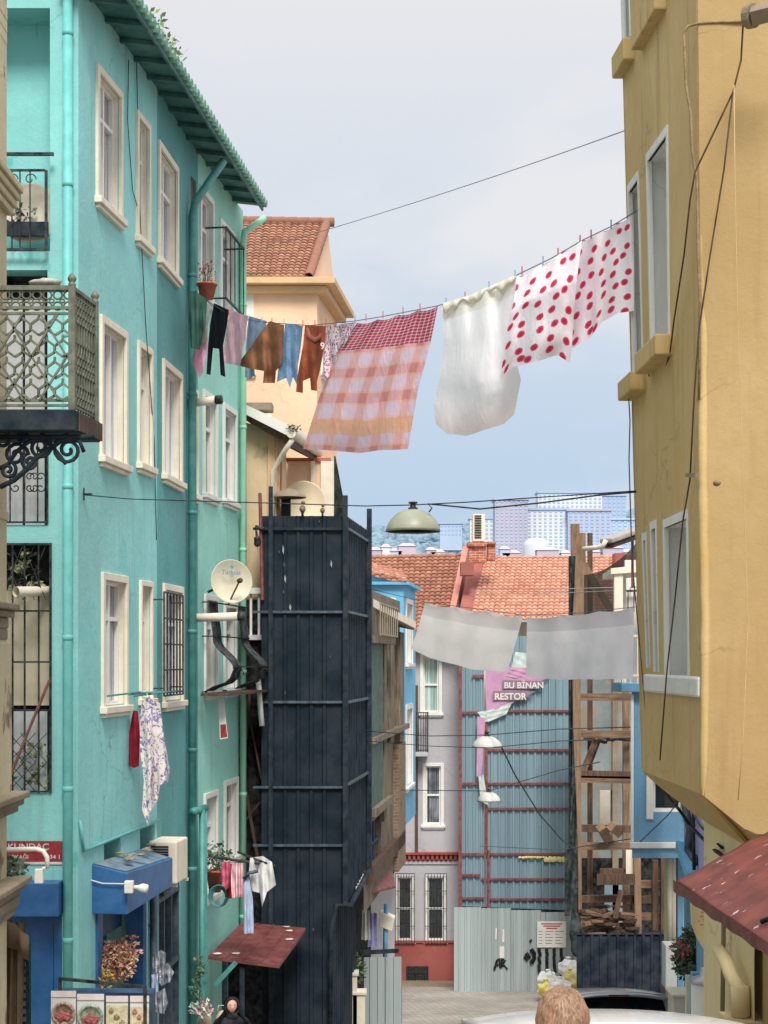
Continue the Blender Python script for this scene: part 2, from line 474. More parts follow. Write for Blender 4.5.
def roof_tiles(A, B, C, D, nu, nv, amp=.035, seed=1):
    """A-B is the eave, D-C the ridge; half-round tiles in lapped rows, real relief"""
    A, B, C, D = map(Vector, (A, B, C, D)); rnd = random.Random(seed)
    nrm = (B - A).cross(D - A).normalized()
    if nrm.z < 0: nrm = -nrm
    mb = MB(); mb.col = []
    cu = [(0, 0), (.2, .75), (.5, 1), (.8, .75)]
    rows = [(0.0, 1.0), (.98, .0)]
    for j in range(nv):
        tc = [rnd.random() for _ in range(nu + 1)]
        jit = [(rnd.random() - .5) * .25 for _ in range(nu + 1)]
        b = len(mb.v); cnt = 0
        for (fv, lift) in ((0, -.3), (0.0, 1.0), (.98, .1)):
            v = (j + fv) / nv; cnt = 0
            for i in range(nu):
                for (fu, h) in cu:
                    u = (i + fu) / nu
                    vv = v + jit[i] / nv * .35
                    p = A.lerp(B, u).lerp(D.lerp(C, u), vv)
                    mb.v.append(p + nrm * (amp * h + amp * .8 * lift)); mb.col.append(tc[i]); cnt += 1
        for k in range(2):
            for i in range(cnt - 1):
                a = b + k * cnt + i
                mb.f.append([a, a + 1, a + cnt + 1, a + cnt])
    return mb

def leaves(mb, c, r, n, size, seed=0, droop=.3):
    rnd = random.Random(seed); c = Vector(c)
    for _ in range(n):
        while True:
            d = Vector((rnd.uniform(-1, 1), rnd.uniform(-1, 1), rnd.uniform(-1, 1)))
            if d.length <= 1: break
        p = c + Vector((d.x * r[0], d.y * r[1], d.z * r[2]))
        a = Vector((rnd.uniform(-1, 1), rnd.uniform(-1, 1), rnd.uniform(-.6, .8))).normalized()
        w = a.cross(Vector((rnd.uniform(-1, 1), rnd.uniform(-1, 1), rnd.uniform(-1, 1)))).normalized()
        s = size * rnd.uniform(.6, 1.3)
        mb.add([p, p + a * s * .5 + w * s * .25, p + a * s, p + a * s * .5 - w * s * .25], [(0, 1, 2, 3)])
    return mb

def catenary(a, b, sag, n=24):
    a = Vector(a); b = Vector(b)
    return [a.lerp(b, i / n) - Vector((0, 0, sag * 4 * (i / n) * (1 - i / n))) for i in range(n + 1)]

def cable(label, pts, r=.006, mat='iron', cat='cable', name='cable', group=None):
    o = MB().tube(pts, r, 5).build(name, M[mat], smooth=True)
    return tag(o, label, cat, group)
# ------------------------------------------------------------------ camera, sky, sun
cam = bpy.data.cameras.new('camera'); co = bpy.data.objects.new('camera', cam); COL.objects.link(co)
co.location = (0, 0, CZ); co.rotation_euler = (R(90), 0, 0)
cam.sensor_fit = 'VERTICAL'; cam.sensor_height = 36; cam.lens = FPX / 1024 * 36
cam.shift_y = (HY - 512) / 1024; cam.clip_start = .1; cam.clip_end = 8000
scene.camera = co
scene.view_settings.view_transform = 'Standard'; scene.view_settings.look = 'None'; scene.view_settings.exposure = 0

w = bpy.data.worlds.new('World'); scene.world = w; w.use_nodes = True
nt = w.node_tree; bg = nt.nodes['Background']
SUN_EL, SUN_AZ = R(50), R(172)      # azimuth measured clockwise from +Y: behind and to the right
sky = nt.nodes.new('ShaderNodeTexSky'); sky.sky_type = 'NISHITA'; sky.sun_disc = False
sky.sun_elevation = SUN_EL; sky.sun_rotation = SUN_AZ; sky.air_density = 1.2; sky.dust_density = 2
tc = nt.nodes.new('ShaderNodeTexCoord')
def wn(t, **k):
    n = nt.nodes.new(t)
    for a, v in k.items(): setattr(n, a, v)
    return n
mp = wn('ShaderNodeMapping'); nt.links.new(tc.outputs['Generated'], mp.inputs[0]); mp.inputs['Scale'].default_value = (1, 1, 2.6); mp.inputs['Location'].default_value = (.3, .2, .15)
no = wn('ShaderNodeTexNoise'); nt.links.new(mp.outputs[0], no.inputs['Vector']); no.inputs['Scale'].default_value = 2.6; no.inputs['Detail'].default_value = 6; no.inputs['Roughness'].default_value = .48; no.inputs['Distortion'].default_value = .3
sp = wn('ShaderNodeSeparateXYZ'); nt.links.new(tc.outputs['Generated'], sp.inputs[0])
mr = wn('ShaderNodeMapRange', interpolation_type='SMOOTHSTEP'); nt.links.new(no.outputs['Fac'], mr.inputs[0]); mr.inputs[1].default_value = .43; mr.inputs[2].default_value = .60
# veil of cloud: thin blue-grey near the horizon, brighter and warmer overhead
el = wn('ShaderNodeMapRange'); nt.links.new(sp.outputs[2], el.inputs[0]); el.inputs[1].default_value = .09; el.inputs[2].default_value = .385
veil = wn('ShaderNodeMix', data_type='RGBA'); nt.links.new(el.outputs[0], veil.inputs[0])
veil.inputs[6].default_value = (*srgb(182, 205, 229)[:3], 1); veil.inputs[7].default_value = (*srgb(229, 229, 232)[:3], 1)
cl = wn('ShaderNodeMix', data_type='RGBA'); nt.links.new(mr.outputs[0], cl.inputs[0])
nt.links.new(veil.outputs[2], cl.inputs[6]); cl.inputs[7].default_value = (*srgb(240, 237, 235)[:3], 1)
m1 = wn('ShaderNodeMix', data_type='RGBA'); m1.inputs[0].default_value = .6
nt.links.new(veil.outputs[2], m1.inputs[6]); nt.links.new(cl.outputs[2], m1.inputs[7])
# the Sky Texture carries the blue; scaled so that the whole reads as a bright veiled sky
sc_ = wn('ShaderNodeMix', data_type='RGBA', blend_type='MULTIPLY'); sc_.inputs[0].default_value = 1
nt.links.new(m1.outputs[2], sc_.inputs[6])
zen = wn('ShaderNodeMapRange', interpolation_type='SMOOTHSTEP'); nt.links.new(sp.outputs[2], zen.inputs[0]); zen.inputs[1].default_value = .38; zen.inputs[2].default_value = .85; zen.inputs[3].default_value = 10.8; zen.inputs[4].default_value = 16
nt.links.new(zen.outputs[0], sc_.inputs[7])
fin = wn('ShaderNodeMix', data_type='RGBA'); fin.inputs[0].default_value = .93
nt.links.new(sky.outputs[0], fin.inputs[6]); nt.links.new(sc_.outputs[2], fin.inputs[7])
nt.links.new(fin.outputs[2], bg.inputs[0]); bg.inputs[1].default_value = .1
sun = bpy.data.lights.new('sun', 'SUN'); sun.energy = 4.0; sun.angle = R(20); sun.color = (1, .95, .88)
so = bpy.data.objects.new('sun', sun); COL.objects.link(so); so.location = (5, -5, 40)
sd = Vector((math.sin(SUN_AZ) * math.cos(SUN_EL), math.cos(SUN_AZ) * math.cos(SUN_EL), math.sin(SUN_EL)))
so.rotation_euler = sd.to_track_quat('Z', 'Y').to_euler()

# ------------------------------------------------------------------ ground
t = NT('cobbled_ground'); p = t.pos()
mpv = t.map(p, (1, 1, 0), (0, 0, 0), (0, 0, R(38)))
b = t.new('ShaderNodeTexBrick'); t.l.new(mpv, b.inputs[0])
b.inputs['Color1'].default_value = srgb(150, 144, 134); b.inputs['Color2'].default_value = srgb(172, 164, 150); b.inputs['Mortar'].default_value = srgb(96, 92, 86)
b.inputs['Scale'].default_value = 1; b.inputs['Brick Width'].default_value = .22; b.inputs['Row Height'].default_value = .11; b.inputs['Mortar Size'].default_value = .008
n = t.noise(p, .7, 6, .6)
t.bump(b.outputs['Fac'], -.5, .01)
M['cobble'] = t.set(Base_Color=t.mix(t.ramp(n, .35, .7, 0, .6), b.outputs[0], srgb(112, 108, 100)), Roughness=.8)
mb = MB()
xs = [-3000, -900, -200, -60, -20, -10, -5, -2.5, 0, 2.5, 5, 10, 20, 60, 200, 900, 3000]
ys = [-30, -12, 0, 3, 6, 8, 12, 16, 20, 22, 24.4, 30, 36, 40, 45, 52, 70, 120, 200, 400, 600, 3500]
for y in ys:
    for x in xs: mb.v.append(Vector((x, y, ground(y))))
for j in range(len(ys) - 1):
    for i in range(len(xs) - 1):
        a = j * len(xs) + i
        mb.f.append([a, a + 1, a + 1 + len(xs), a + len(xs)])
tag(mb.build('ground', M['cobble']), 'cobbled street running downhill between the houses', kind='structure')

# ------------------------------------------------------------------ turquoise house
d1 = (580 - CX) / FPX
F1 = Face(-3.45, 18.06, d1, 1)
a1, _ = F1.hit(157); q = F1.pt(a1, 0)
F2 = Face(q.x, q.y, (505 - CX) / FPX, 1)
a2, _ = F2.hit(188); q2 = F2.pt(a2, 0)
F3 = Face(q2.x, q2.y, (585 - CX) / FPX, 1)
a3, _ = F3.hit(243); q3 = F3.pt(a3, 0)
FE = Face(-6.5, 18.06, 1, 0)
ae = 6.5 - 3.45
TOPZ, BASEZ = 17.66, 2.6
H = thing('turquoise_house', 'tall turquoise and mint house with many white framed windows', 'house', (-4.5, 21, ground(21)))
# end wall (faces the camera)
hE = []
hE.append((*FE.rect(-24, 50, 8, 251), .5))        # loggia
hE.append((*FE.rect(-24, 47.5, 270, 525), .3))
hE.append((*FE.rect(-24, 51.5, 543, 793), .35))
hE.append((*FE.rect(-10, 62, 914, 1180), .12))
mb = wall(FE, 0, ae, BASEZ, TOPZ, hE)
mb.build('end_wall', M['turq_end'], H)
lg = hE[0]
MB().add([FE.pt(lg[0], lg[2], -.5), FE.pt(lg[1], lg[2], -.5), FE.pt(lg[1], lg[3], -.5), FE.pt(lg[0], lg[3], -.5)], [(0, 1, 2, 3)]).build('loggia_back_wall', M['turq_end'], H)
m = MB()
for hh in hE[1:3]:
    m.add([FE.pt(hh[0], hh[2], -hh[4]), FE.pt(hh[1], hh[2], -hh[4]), FE.pt(hh[1], hh[3], -hh[4]), FE.pt(hh[0], hh[3], -hh[4])], [(0, 1, 2, 3)])
m.build('opening_back', M['dark'], H)
# main street facade with real openings
W1 = [  # px0, px1, top, bottom, kwargs
    (F1, 95.5, 121, 62, 197, dict(glass='pane_cur')), (F1, 135.5, 149, 109, 236, dict(mull=(), glass='pane', band=.08)),
    (F1, 99.5, 126, 314, 456, dict(glass='pane_cur', transom=0, mull=(.3, .62))), (F1, 137, 151.5, 340, 463, dict(mull=(), glass='pane_cur', band=.08)),
    (F1, 101, 126.5, 572, 708, dict(glass='pane_cur')), (F1, 139, 151.5, 580, 700, dict(mull=(), glass='pane', band=.07)),
]
holes = [window(F, H, F.rect(p0, p1, yt, yb), **k) for (F, p0, p1, yt, yb, k) in W1]
shopA = (*F1.rect(97, 144, 900, 1200), .5); shopB = (*F1.rect(148, 156.5, 888, 1200), .3)
hi1 = (*F1.rect(104, 121, 843, 880), .3); hi2 = (*F1.rect(140, 155, 828, 866), .3)
wall(F1, 0, a1, BASEZ, TOPZ, holes + [shopA, shopB, hi1, hi2]).build('street_wall', M['turq'], H)
W2 = [(157.5, 177, 139, 258, dict(glass='pane_cur')), (162, 181, 358, 474, dict(glass='pane_cur', transom=0, mull=(.3, .6))), (162.5, 182, 583, 703, dict(glass='pane'))]
holes2 = [window(F2, H, F2.rect(a, b_, c, d), **k) for (a, b_, c, d, k) in W2]
shopC = (*F2.rect(159, 181, 868, 1200), .3)
wall(F2, 0, a2, BASEZ, TOPZ, holes2 + [shopC]).build('street_wall', M['teal'], H, label='darker teal stretch of the street wall')
# mint bay: a darker strip first, then mint
sm, _ = F3.hit(199)
door = (*F3.rect(190.5, 196, 175, 288), .04)
st2 = window(F3, H, F3.rect(191, 197, 387, 494), mull=(), transom=0, band=.07, glass='pane_cur')
st3 = window(F3, H, F3.rect(191.5, 200, 600, 700), mull=(), transom=0, band=.09, glass='pane_cur', sill=False) if False else None
sm, _ = F3.hit(198)
wall(F3, 0, sm, BASEZ, TOPZ, [h for h in (door, st2) if h]).build('street_wall', M['teal'], H, label='darker teal strip beside the mint bay')
MB().add([F3.pt(door[0], door[2], -.035), F3.pt(door[1], door[2], -.035), F3.pt(door[1], door[3], -.035), F3.pt(door[0], door[3], -.035)], [(0, 1, 2, 3)]).build('door', plain('brown_door', srgb(96, 58, 40), .6), H)
W3 = [(199, 212.6, 184, 292, {}), (219, 233.6, 217, 312, {}), (202.5, 216.5, 389, 493, {}), (222.5, 236, 402, 499, {}),
      (204, 217, 594, 692, {}), (223.5, 236, 602, 690, {}), (203.5, 217, 794, 900, dict(glass='pane_cur')), (223.5, 237, 781, 862, {})]
holes3 = [window(F3, H, F3.rect(a, b_, c, d), **{**dict(glass='pane', surround='white'), **k}) for (a, b_, c, d, k) in W3]
wall(F3, sm, a3, BASEZ, TOPZ, [h for h in holes3]).build('street_wall', M['mint'], H, label='pale mint bay of the street wall')
# body behind (far end, back, top)
m = MB()
bx = -6.5
m.add([q3.to_3d() if False else Vector((q3.x, q3.y, BASEZ)), (bx, q3.y, BASEZ), (bx, q3.y, TOPZ), (q3.x, q3.y, TOPZ)], [(0, 1, 2, 3)])
m.add([(bx, q3.y, BASEZ), (bx, 18.06, BASEZ), (bx, 18.06, TOPZ), (bx, q3.y, TOPZ)], [(0, 1, 2, 3)])
m.build('rear_wall', M['mint'], H)
# eave: soffit boards, rafters, tile edge, gutter
e0 = Vector((-3.45, 17.75, 0)); e1 = Vector((q3.x - .1, q3.y - .45, 0)); ed = (e1 - e0).normalized(); en = Vector((ed.y, -ed.x, 0)); EL = (e1 - e0).length
FV = Face(e0.x, e0.y, ed.x, ed.y)
m = MB()
m.add([FV.pt(0, 17.69, -.2), FV.pt(EL, 17.69, -.2), FV.pt(EL, 17.60, .46), FV.pt(0, 17.60, .46)], [(0, 1, 2, 3)])
m.build('soffit', M['dteal'], H)
for oo in (.06, .2, .34): MB().fbox(FV, 0, EL, 17.672 - oo * .135, 17.69 - oo * .135, oo - .008 - .2 + .2, oo + .008).build('soffit_batten', M['dteal'], H)
s = .1
while s < EL:
    MB().bar(FV.pt(s, 17.635, -.05), FV.pt(s, 17.56, .46), .055, .055).build('rafter', M['dteal'], H); s += .62
m = MB(); m.fbox(FV, 0, EL, 17.52, 17.66, .46, .49); m.build('fascia', M['dteal'], H)
m = MB(); m.col = []
# wavy tile sheets laid from the eave up to the ridge
ne = int(EL / .2)
def rooffn(u, v):
    s = u * EL; ph = (s / .2) % 1
    lift = .035 * math.sin(ph * math.pi) + (.03 if (v * 12) % 1 < .5 else 0)
    o = .50 - v * 3.2
    return FV.pt(s, 17.66 + v * 1.35 + lift, o)
m.grid(ne * 6, 24, rooffn)
m.build('roof', M['roofteal'], H)
m = MB()
for i in range(ne + 1):   # the open ends of the tiles along the eave
    s = i * .2
    m.lathe(FV.pt(s + .1, 17.645, .43), [(.06, 0), (.068, .12), (.05, .128), (0, .128)], 8, (FV.nx, FV.ny, -.12))
m.build('eave_tiles', M['roofteal'], H)
for i, s in enumerate((1.9, 2.5, 3.0)):
    m = MB(); leaves(m, FV.pt(s, 17.80, .42), (.16, .28, .1), 70 - i * 15, .09, 80 + i)
    tag(m.build('roof_weeds', plain('roof_weed', srgb(132, 160, 96), .8, 0, .4, 9)), ['tallest yellow green weeds growing on the teal eave tiles', 'middle tuft of weeds on the teal eave tiles', 'smallest tuft of weeds farthest along the teal eave'][i], 'plant')
# drainpipes
def drain(F, px, o, z0, z1, r, mat, parent, collars=4, nm='drainpipe', top=None):
    s, _ = F.hit(px); m = MB()
    pts = [F.pt(s, z0, o), F.pt(s, z1, o)]
    if top: pts += top(s)
    m.tube(pts, r, 10)
    for i in range(collars):
        z = z0 + (z1 - z0) * (i + .5) / collars
        m.lathe(F.pt(s, z, o), [(r, -.03), (r * 1.16, -.024), (r * 1.16, .024), (r, .03)], 10)
    return m.build(nm, M[mat], parent, smooth=True)
drain(FE, 69, .07, BASEZ, 17.9, .055, 'turq_paint', H, 9)
drain(F2, 187, .08, BASEZ, 16.5, .06, 'teal_paint', H, 8, top=lambda s: [F2.pt(s, 16.7, .12), F2.pt(s + .5, 17.45, .45)])
drain(F3, 238.5, .08, BASEZ, 17.0, .055, 'mint_paint', H, 7, top=lambda s: [F3.pt(s, 17.2, .1), F3.pt(s + .25, 17.5, .4)])
m = MB()
s0_, z0_ = F2.hit(184, 812)
for dx in (0, .17): m.tube([F2.pt(a2 + .05 + dx, BASEZ, .2), F2.pt(a2 + .05 + dx, z0_ - .1 * dx, .2)], .045, 8)
m.tube([F2.pt(a2 - .25, z0_, .12), F2.pt(a2 + .3, z0_, .2)], .06, 8)
m.build('gas_riser', M['teal_paint'], H, smooth=True)
# ledge lines / moulding over the shops
m = MB(); sA, zA = F1.hit(93, 846); sB, _ = F1.hit(157); zB = F1.hit(157, 818)[1]
m.tube([F1.pt(-.0, zA + .35, .02), F1.pt(.1, zA, .03), F1.pt(sA, zA, .03), F1.pt(sB, zA + .02, .03)], .02, 6)
m.build('conduit', M['turq_paint'], H, smooth=True)
# red street sign on the end wall
def ftext(F, s, z, o, txt, size, mat, parent, name='lettering', sx=1, bold=.012):
    cu = bpy.data.curves.new(name, 'FONT'); cu.body = txt; cu.size = size; cu.offset = bold * size; cu.extrude = .001
    tmp = bpy.data.objects.new('tmp_text', cu); COL.objects.link(tmp)
    bpy.context.view_layer.update()
    me = bpy.data.meshes.new_from_object(tmp.evaluated_get(bpy.context.evaluated_depsgraph_get()))
    bpy.data.objects.remove(tmp)
    off = wloc(parent)
    for v in me.vertices:
        c = v.co.copy(); v.co = F.pt(s + c.x * sx, z + c.y, o + c.z) - off
    me.name = name; me.materials.clear(); me.materials.append(M[mat])
    ob = bpy.data.objects.new(name, me); COL.objects.link(ob); ob.parent = parent
    return ob
M['signred'] = plain('enamel_red', srgb(150, 28, 40), .45, 0, .15, 20, dirt=srgb(190, 150, 150), dirt_amt=.15)
M['signwhite'] = plain('enamel_white', srgb(225, 215, 212), .5)
a, b_, c, d = FE.rect(-2, 62.5, 841, 861.5)
sg = thing('street_sign', 'dark red enamel street name sign with white lettering on turquoise end wall', 'street sign', FE.pt(a, c, .02))
m = MB(); m.fbox(FE, a, b_, c, d, .004, .02); m.build('plate', M['signred'], sg)
m = MB(); m.fbox(FE, a, b_, c - .03, c - .002, .004, .018); m.build('rim', M['signwhite'], sg)
ftext(FE, FE.hit(8)[0], CZ - (849.5 - HY) / FPX * 18.06, .023, 'KUNDAÇ', .10, 'signwhite', sg, sx=1.1)
ftext(FE, FE.hit(8)[0], CZ - (858.6 - HY) / FPX * 18.06, .023, 'SOKAĞI', .06, 'signwhite', sg, sx=1.1)
ftext(FE, FE.hit(50)[0], CZ - (858.6 - HY) / FPX * 18.06, .023, '34 1', .065, 'signwhite', sg, sx=1.1)
# blue shutter housing and blue door in the end wall
a, b_, c, d = FE.rect(-8, 63, 880, 913)
m = MB(); m.fbox(FE, a, b_, c, d, -.02, .28); m.build('shutter_box', M['blue'], H, bevel=.01)
hh = hE[3]
m = MB(); m.fbox(FE, hh[1] - .1, hh[1], hh[2], hh[3], -.1, -.03); m.fbox(FE, hh[1] - .36, hh[1] - .11, hh[2], hh[3] - .12, -.1, -.05)
m.fbox(FE, hh[0], hh[1] - .1, hh[3] - .12, hh[3], -.1, -.03); m.fbox(FE, hh[0], hh[1] - .36, hh[3] - .35, hh[3] - .121, -.11, -.075)
dd = m.build('door', M['blue'], H)
m = MB()
for i in range(20):
    z = hh[3] - .42 - i * .09
    m.fbox(FE, hh[1] - .85, hh[1] - .42, z, z + .05, -.075, -.06)
m.build('louvre', M['bluedk'], dd)
MB().fbox(FE, hh[1] - .88, hh[1] - .40, hh[2], hh[3] - .35, -.112, -.085).build('shutter_back', M['dark'], dd)

# loggia balustrade with a dish and things behind
g = MB()
sA, zT = FE.hit(-10, 157.5); sB, _ = FE.hit(56)
g.bar(FE.pt(sA, zT, .12), FE.pt(sB, zT, .12), .035, .035)
zM = FE.hit(50, 173)[1]; zB_ = FE.hit(50, 252)[1]
g.bar(FE.pt(sA, zM, .1), FE.pt(sB - .1, zM, .1), .02, .025); g.bar(FE.pt(sA, zB_, .1), FE.pt(sB - .1, zB_, .1), .03)
for px in (3, 14, 22, 32, 48):
    s, _ = FE.hit(px); g.bar(FE.pt(s, zM, .1), FE.pt(s, zB_, .1), .014 if px < 48 else .03)
for px in (14, 32):
    s, _ = FE.hit(px); r_ = .07
    g.tube([FE.pt(s + r_ * math.cos(t_) * (1 - t_ / 9), zM - .1 + r_ * math.sin(t_) * (1 - t_ / 9), .1) for t_ in [i * .5 for i in range(14)]], .007, 5)
g.build('balcony_railing', M['iron'], H)
a, b_, c, d = FE.rect(-10, 49, 223, 237)
m = MB(); m.fbox(FE, a, b_, c, d, .02, .06); m.build('rail_board', M['ironblue'], H)
m = MB(); m.lathe(FE.pt(FE.hit(28)[0], FE.hit(28, 212)[1], -.12), [(0, -.05), (.22, -.03), (.34, .03), (.36, .06), (.34, .06), (.2, 0), (0, -.02)], 24, (0, -1, .15))
o = m.build('satellite_dish', plain('old_dish', srgb(196, 190, 170), .6, 0, .15, 6), None, smooth=True); tag(o, 'dusty satellite dish standing behind the top balcony railing', 'satellite dish')
m = MB(); leaves(m, FE.pt(FE.hit(21)[0], FE.hit(21, 217)[1], -.03), (.16, .08, .16), 70, .07, 3); m.box(FE.pt(FE.hit(17)[0], FE.hit(17, 236)[1], .0), FE.pt(FE.hit(26)[0], FE.hit(26, 224)[1], -.15))
tag(m.build('potted_plant', M['leafdk']), 'small dark potted plant on the top balcony in front of the dish', 'potted plant')
# second opening: door panels and curved grille
hh = hE[1]
m = MB(); s = hh[0]
while s < hh[1] - .2:
    m.fbox(FE, s + .01, s + .23, hh[2], FE.hit(10, 296)[1], -.24, -.2); s += .25
pd = m.build('door', plain('pale_grey_door', srgb(170, 172, 172), .6, 0, .1, 4, dirt=srgb(120, 120, 116)), H)
g = MB()
for px in (10.5, 25, 38, 48):
    s, _ = FE.hit(px); g.bar(FE.pt(s, hh[2] + .02, .02), FE.pt(s, FE.hit(px, 420)[1], .02), .016)
g.bar(FE.pt(hh[0], hh[2] + .03, .02), FE.pt(hh[1], hh[2] + .03, .02), .02)
for px, sg_ in ((30, 1), (35, -1), (41, 1), (16, -1)):
    for py in (477, 488):
        s, z = FE.hit(px, py); dz = 1 if py < 480 else -1
        g.tube([FE.pt(s + sg_ * .05 * math.cos(t_) * (1 - t_ / 9), z + dz * .05 * math.sin(t_) * (1 - t_ / 9), .02) for t_ in [i * .5 for i in range(13)]], .008, 5)
g.build('window_grille', M['iron'], H)
# third opening: cream door, grille, climbing leaves, flue
hh = hE[2]
MB().fbox(FE, hh[0], FE.hit(50)[0], FE.hit(20, 706)[1], FE.hit(20, 590)[1], -.3, -.25).fbox(FE, FE.hit(33)[0] - .01, FE.hit(33)[0] + .01, FE.hit(20, 706)[1], FE.hit(20, 610)[1], -.25, -.235).build('door', plain('cream_door', srgb(196, 186, 160), .6, 0, .1, 4), H)
MB().fbox(FE, hh[0], FE.hit(43)[0], hh[2], FE.hit(20, 712)[1], -.28, -.22).build('panel', plain('white_fridge_panel', srgb(190, 196, 198), .5), H)
g = MB()
for px in (13, 25, 39): s, _ = FE.hit(px); g.bar(FE.pt(s, hh[2], .015), FE.pt(s, hh[3], .015), .018)
g.bar(FE.pt(FE.hit(50.8)[0], hh[2], .015), FE.pt(FE.hit(50.8)[0], hh[3], .015), .025)
for py in (611, 662, 710, 791.5, 544): z = FE.hit(20, py)[1]; g.bar(FE.pt(hh[0], z, .016), FE.pt(hh[1], z, .016), .02)
for y0 in (733, 762):       # crossed lattice at the foot, and at the top
    for k in range(0, 3):
        s = FE.hit(0)[0] - .03 + k * .13; z = FE.hit(0, y0)[1]
        g.bar(FE.pt(s, z, .005), FE.pt(s + .3, z - .33, .005), .008); g.bar(FE.pt(s + .3, z, .0), FE.pt(s, z - .33, .0), .008)
for k in range(0, 3):
    s = FE.hit(0)[0] + k * .13; z = FE.hit(0, 545)[1]
    g.bar(FE.pt(s, z, .005), FE.pt(s + .26, z - .62, .005), .008); g.bar(FE.pt(s + .26, z, .0), FE.pt(s, z - .62, .0), .008)
g.build('window_grille', M['iron'], H)
s, z = FE.hit(22, 592)
m = MB(); m.tube([FE.pt(s + .26, z + .02, -.25), FE.pt(s + .14, z + .0, .1), FE.pt(s + .0, z - .01, .3)], .058, 12, cap=False)
tag(m.build('flue_pipe', M['cream'], smooth=True), 'short white flue pipe poking through the iron grille of the end wall', 'pipe')
m = MB(); leaves(m, FE.pt(*FE.hit(22, 572), -.08), (.2, .08, .3), 60, .11, 5); leaves(m, FE.pt(*FE.hit(32, 765), -.1), (.22, .08, .3), 70, .09, 6)
M['ivy'] = plain('yellow_green_leaf', srgb(150, 160, 96), .6, 0, .6, 9)
tag(m.build('climbing_plant', M['ivy']), 'yellow green climbing plant behind the tall barred window of the end wall', 'plant')
m = MB(); m.tube([FE.pt(*FE.hit(5, 792), .06), FE.pt(*FE.hit(30, 730), .07), FE.pt(*FE.hit(51, 680), .08)], .018, 6)
tag(m.build('broom_handle', plain('reddish_wood', srgb(130, 80, 66), .6)), 'reddish wooden pole leaning diagonally against the barred window', 'pole')
# curved white lamp arm with box over the sign
m = MB(); Yl = 14.6
m.tube([P(2, 850, Yl), P(36, 849, Yl), P(43, 851, Yl), P(47, 857, Yl), P(47.5, 868, Yl)], .022, 8)
la = thing('lamp_arm', 'bent white pipe arm with a small white box in front of the red street sign', 'lamp arm', P(5, 850, Yl))
m.build('arm', M['white'], la, smooth=True)
m = MB(); c = P(40, 876, Yl); m.box(c - Vector((.045, .03, .065)), c + Vector((.03, .03, .065))); m.tube([c + Vector((.02, 0, .07)), P(47.5, 868, Yl)], .015, 6); m.build('box', M['white'], la, bevel=.006)

# ------------------------------------------------------------------ shop front under the blue canopy
sA, zt = F1.hit(92, 869)
sB = F1.hit(143)[0]
zb = F1.hit(92, 914)[1]
cn = thing('shop_canopy', 'royal blue box canopy above the souvenir shop with debris on top', 'canopy', F1.pt(sA, zb, 0))
m = MB(); zbk = zb + .06
m.box8([F1.pt(sA, zb, .42), F1.pt(sB - .1, zb + .04, .42), F1.pt(sB, zb + .08, -.02), F1.pt(sA, zb, -.02), F1.pt(sA, zt - .04, .42), F1.pt(sB - .1, zt - .12, .42), F1.pt(sB, zt - .02, -.02), F1.pt(sA, zt + .06, -.02)])
m.build('body', M['blue'], cn, bevel=.012)
MB().add([F1.pt(sA + .03, zt - .028, .39), F1.pt(sB - .14, zt - .106, .39), F1.pt(sB - .04, zt - .012, .0), F1.pt(sA + .03, zt + .062, .0)], [(0, 1, 2, 3)]).build('dusty_top', plain('dusty_blue_top', srgb(96, 128, 152), .8, 0, .35, 6, dirt=srgb(150, 146, 130), dirt_amt=.7), cn)
m = MB()
rnd = random.Random(3)
for i in range(9):
    p_ = F1.pt(sA + rnd.uniform(.2, 1) * (sB - sA), zt + .07, rnd.uniform(.05, .35))
    m.blob(p_, (.05 + .03 * rnd.random(), .05, .015), 7, 5, .9, i)
m.build('debris', plain('dry_debris', srgb(150, 140, 120), .9, 0, .4, 20), cn)
s_, z_ = F1.hit(93, 871)
lt = thing('floodlight', 'small white floodlight and cable fixed to the corner of the blue canopy', 'lamp', F1.pt(sA + .5, zt, .45))
p0_ = P(129, 885, F1.pt(sA, 0).y - .3 + .3)
p0_ = F1.pt(sA + .02, zt - .19, .43)
m = MB(); m.box(p0_ - Vector((.03, .14, .07)), p0_ + Vector((.07, -.03, .07))); m.build('housing', M['white'], lt, bevel=.01)
m = MB(); m.lathe(p0_ + Vector((.08, -.1, .0)), [(.02, 0), (.03, .05), (.055, .1), (.05, .16), (0, .17)], 12, (1, -.2, -.1)); m.build('lamp_head', M['white'], lt, smooth=True)
MB().tube([p0_ + Vector((-.45, .0, .07)), p0_ + Vector((-.3, -.02, .03)), p0_ + Vector((-.02, -.06, .03))], .008, 5).build('cord', M['white'], lt)
# shop interior back and frames
m = MB()
for hq in (shopA, shopB, hi1, hi2): m.add([F1.pt(hq[0], hq[2], -hq[4]), F1.pt(hq[1], hq[2], -hq[4]), F1.pt(hq[1], hq[3], -hq[4]), F1.pt(hq[0], hq[3], -hq[4])], [(0, 1, 2, 3)])
hq = shopC; m.add([F2.pt(hq[0], hq[2], -.15), F2.pt(hq[1], hq[2], -.15), F2.pt(hq[1], hq[3], -.15), F2.pt(hq[0], hq[3], -.15)], [(0, 1, 2, 3)])
m.build('shop_window', M['pane_dark'], H)
m = MB()
m.fbox(F1, shopA[0] - .06, shopA[0] + .14, shopA[2], shopA[3], -.02, .03)
m.build('shop_frame', M['blue'], H); m = MB()
m.fbox(F1, shopA[1] - .12, shopA[1] + .05, shopA[2], shopA[3], -.2, .02)
m.build('shop_frame', M['blue'], H)
m = MB(); m.fbox(F1, shopA[0] + .14, shopA[1] - .12, shopA[3] - .62, shopA[3] - .1, -.3, -.26); m.build('sign_board', M['bluedk'], H)
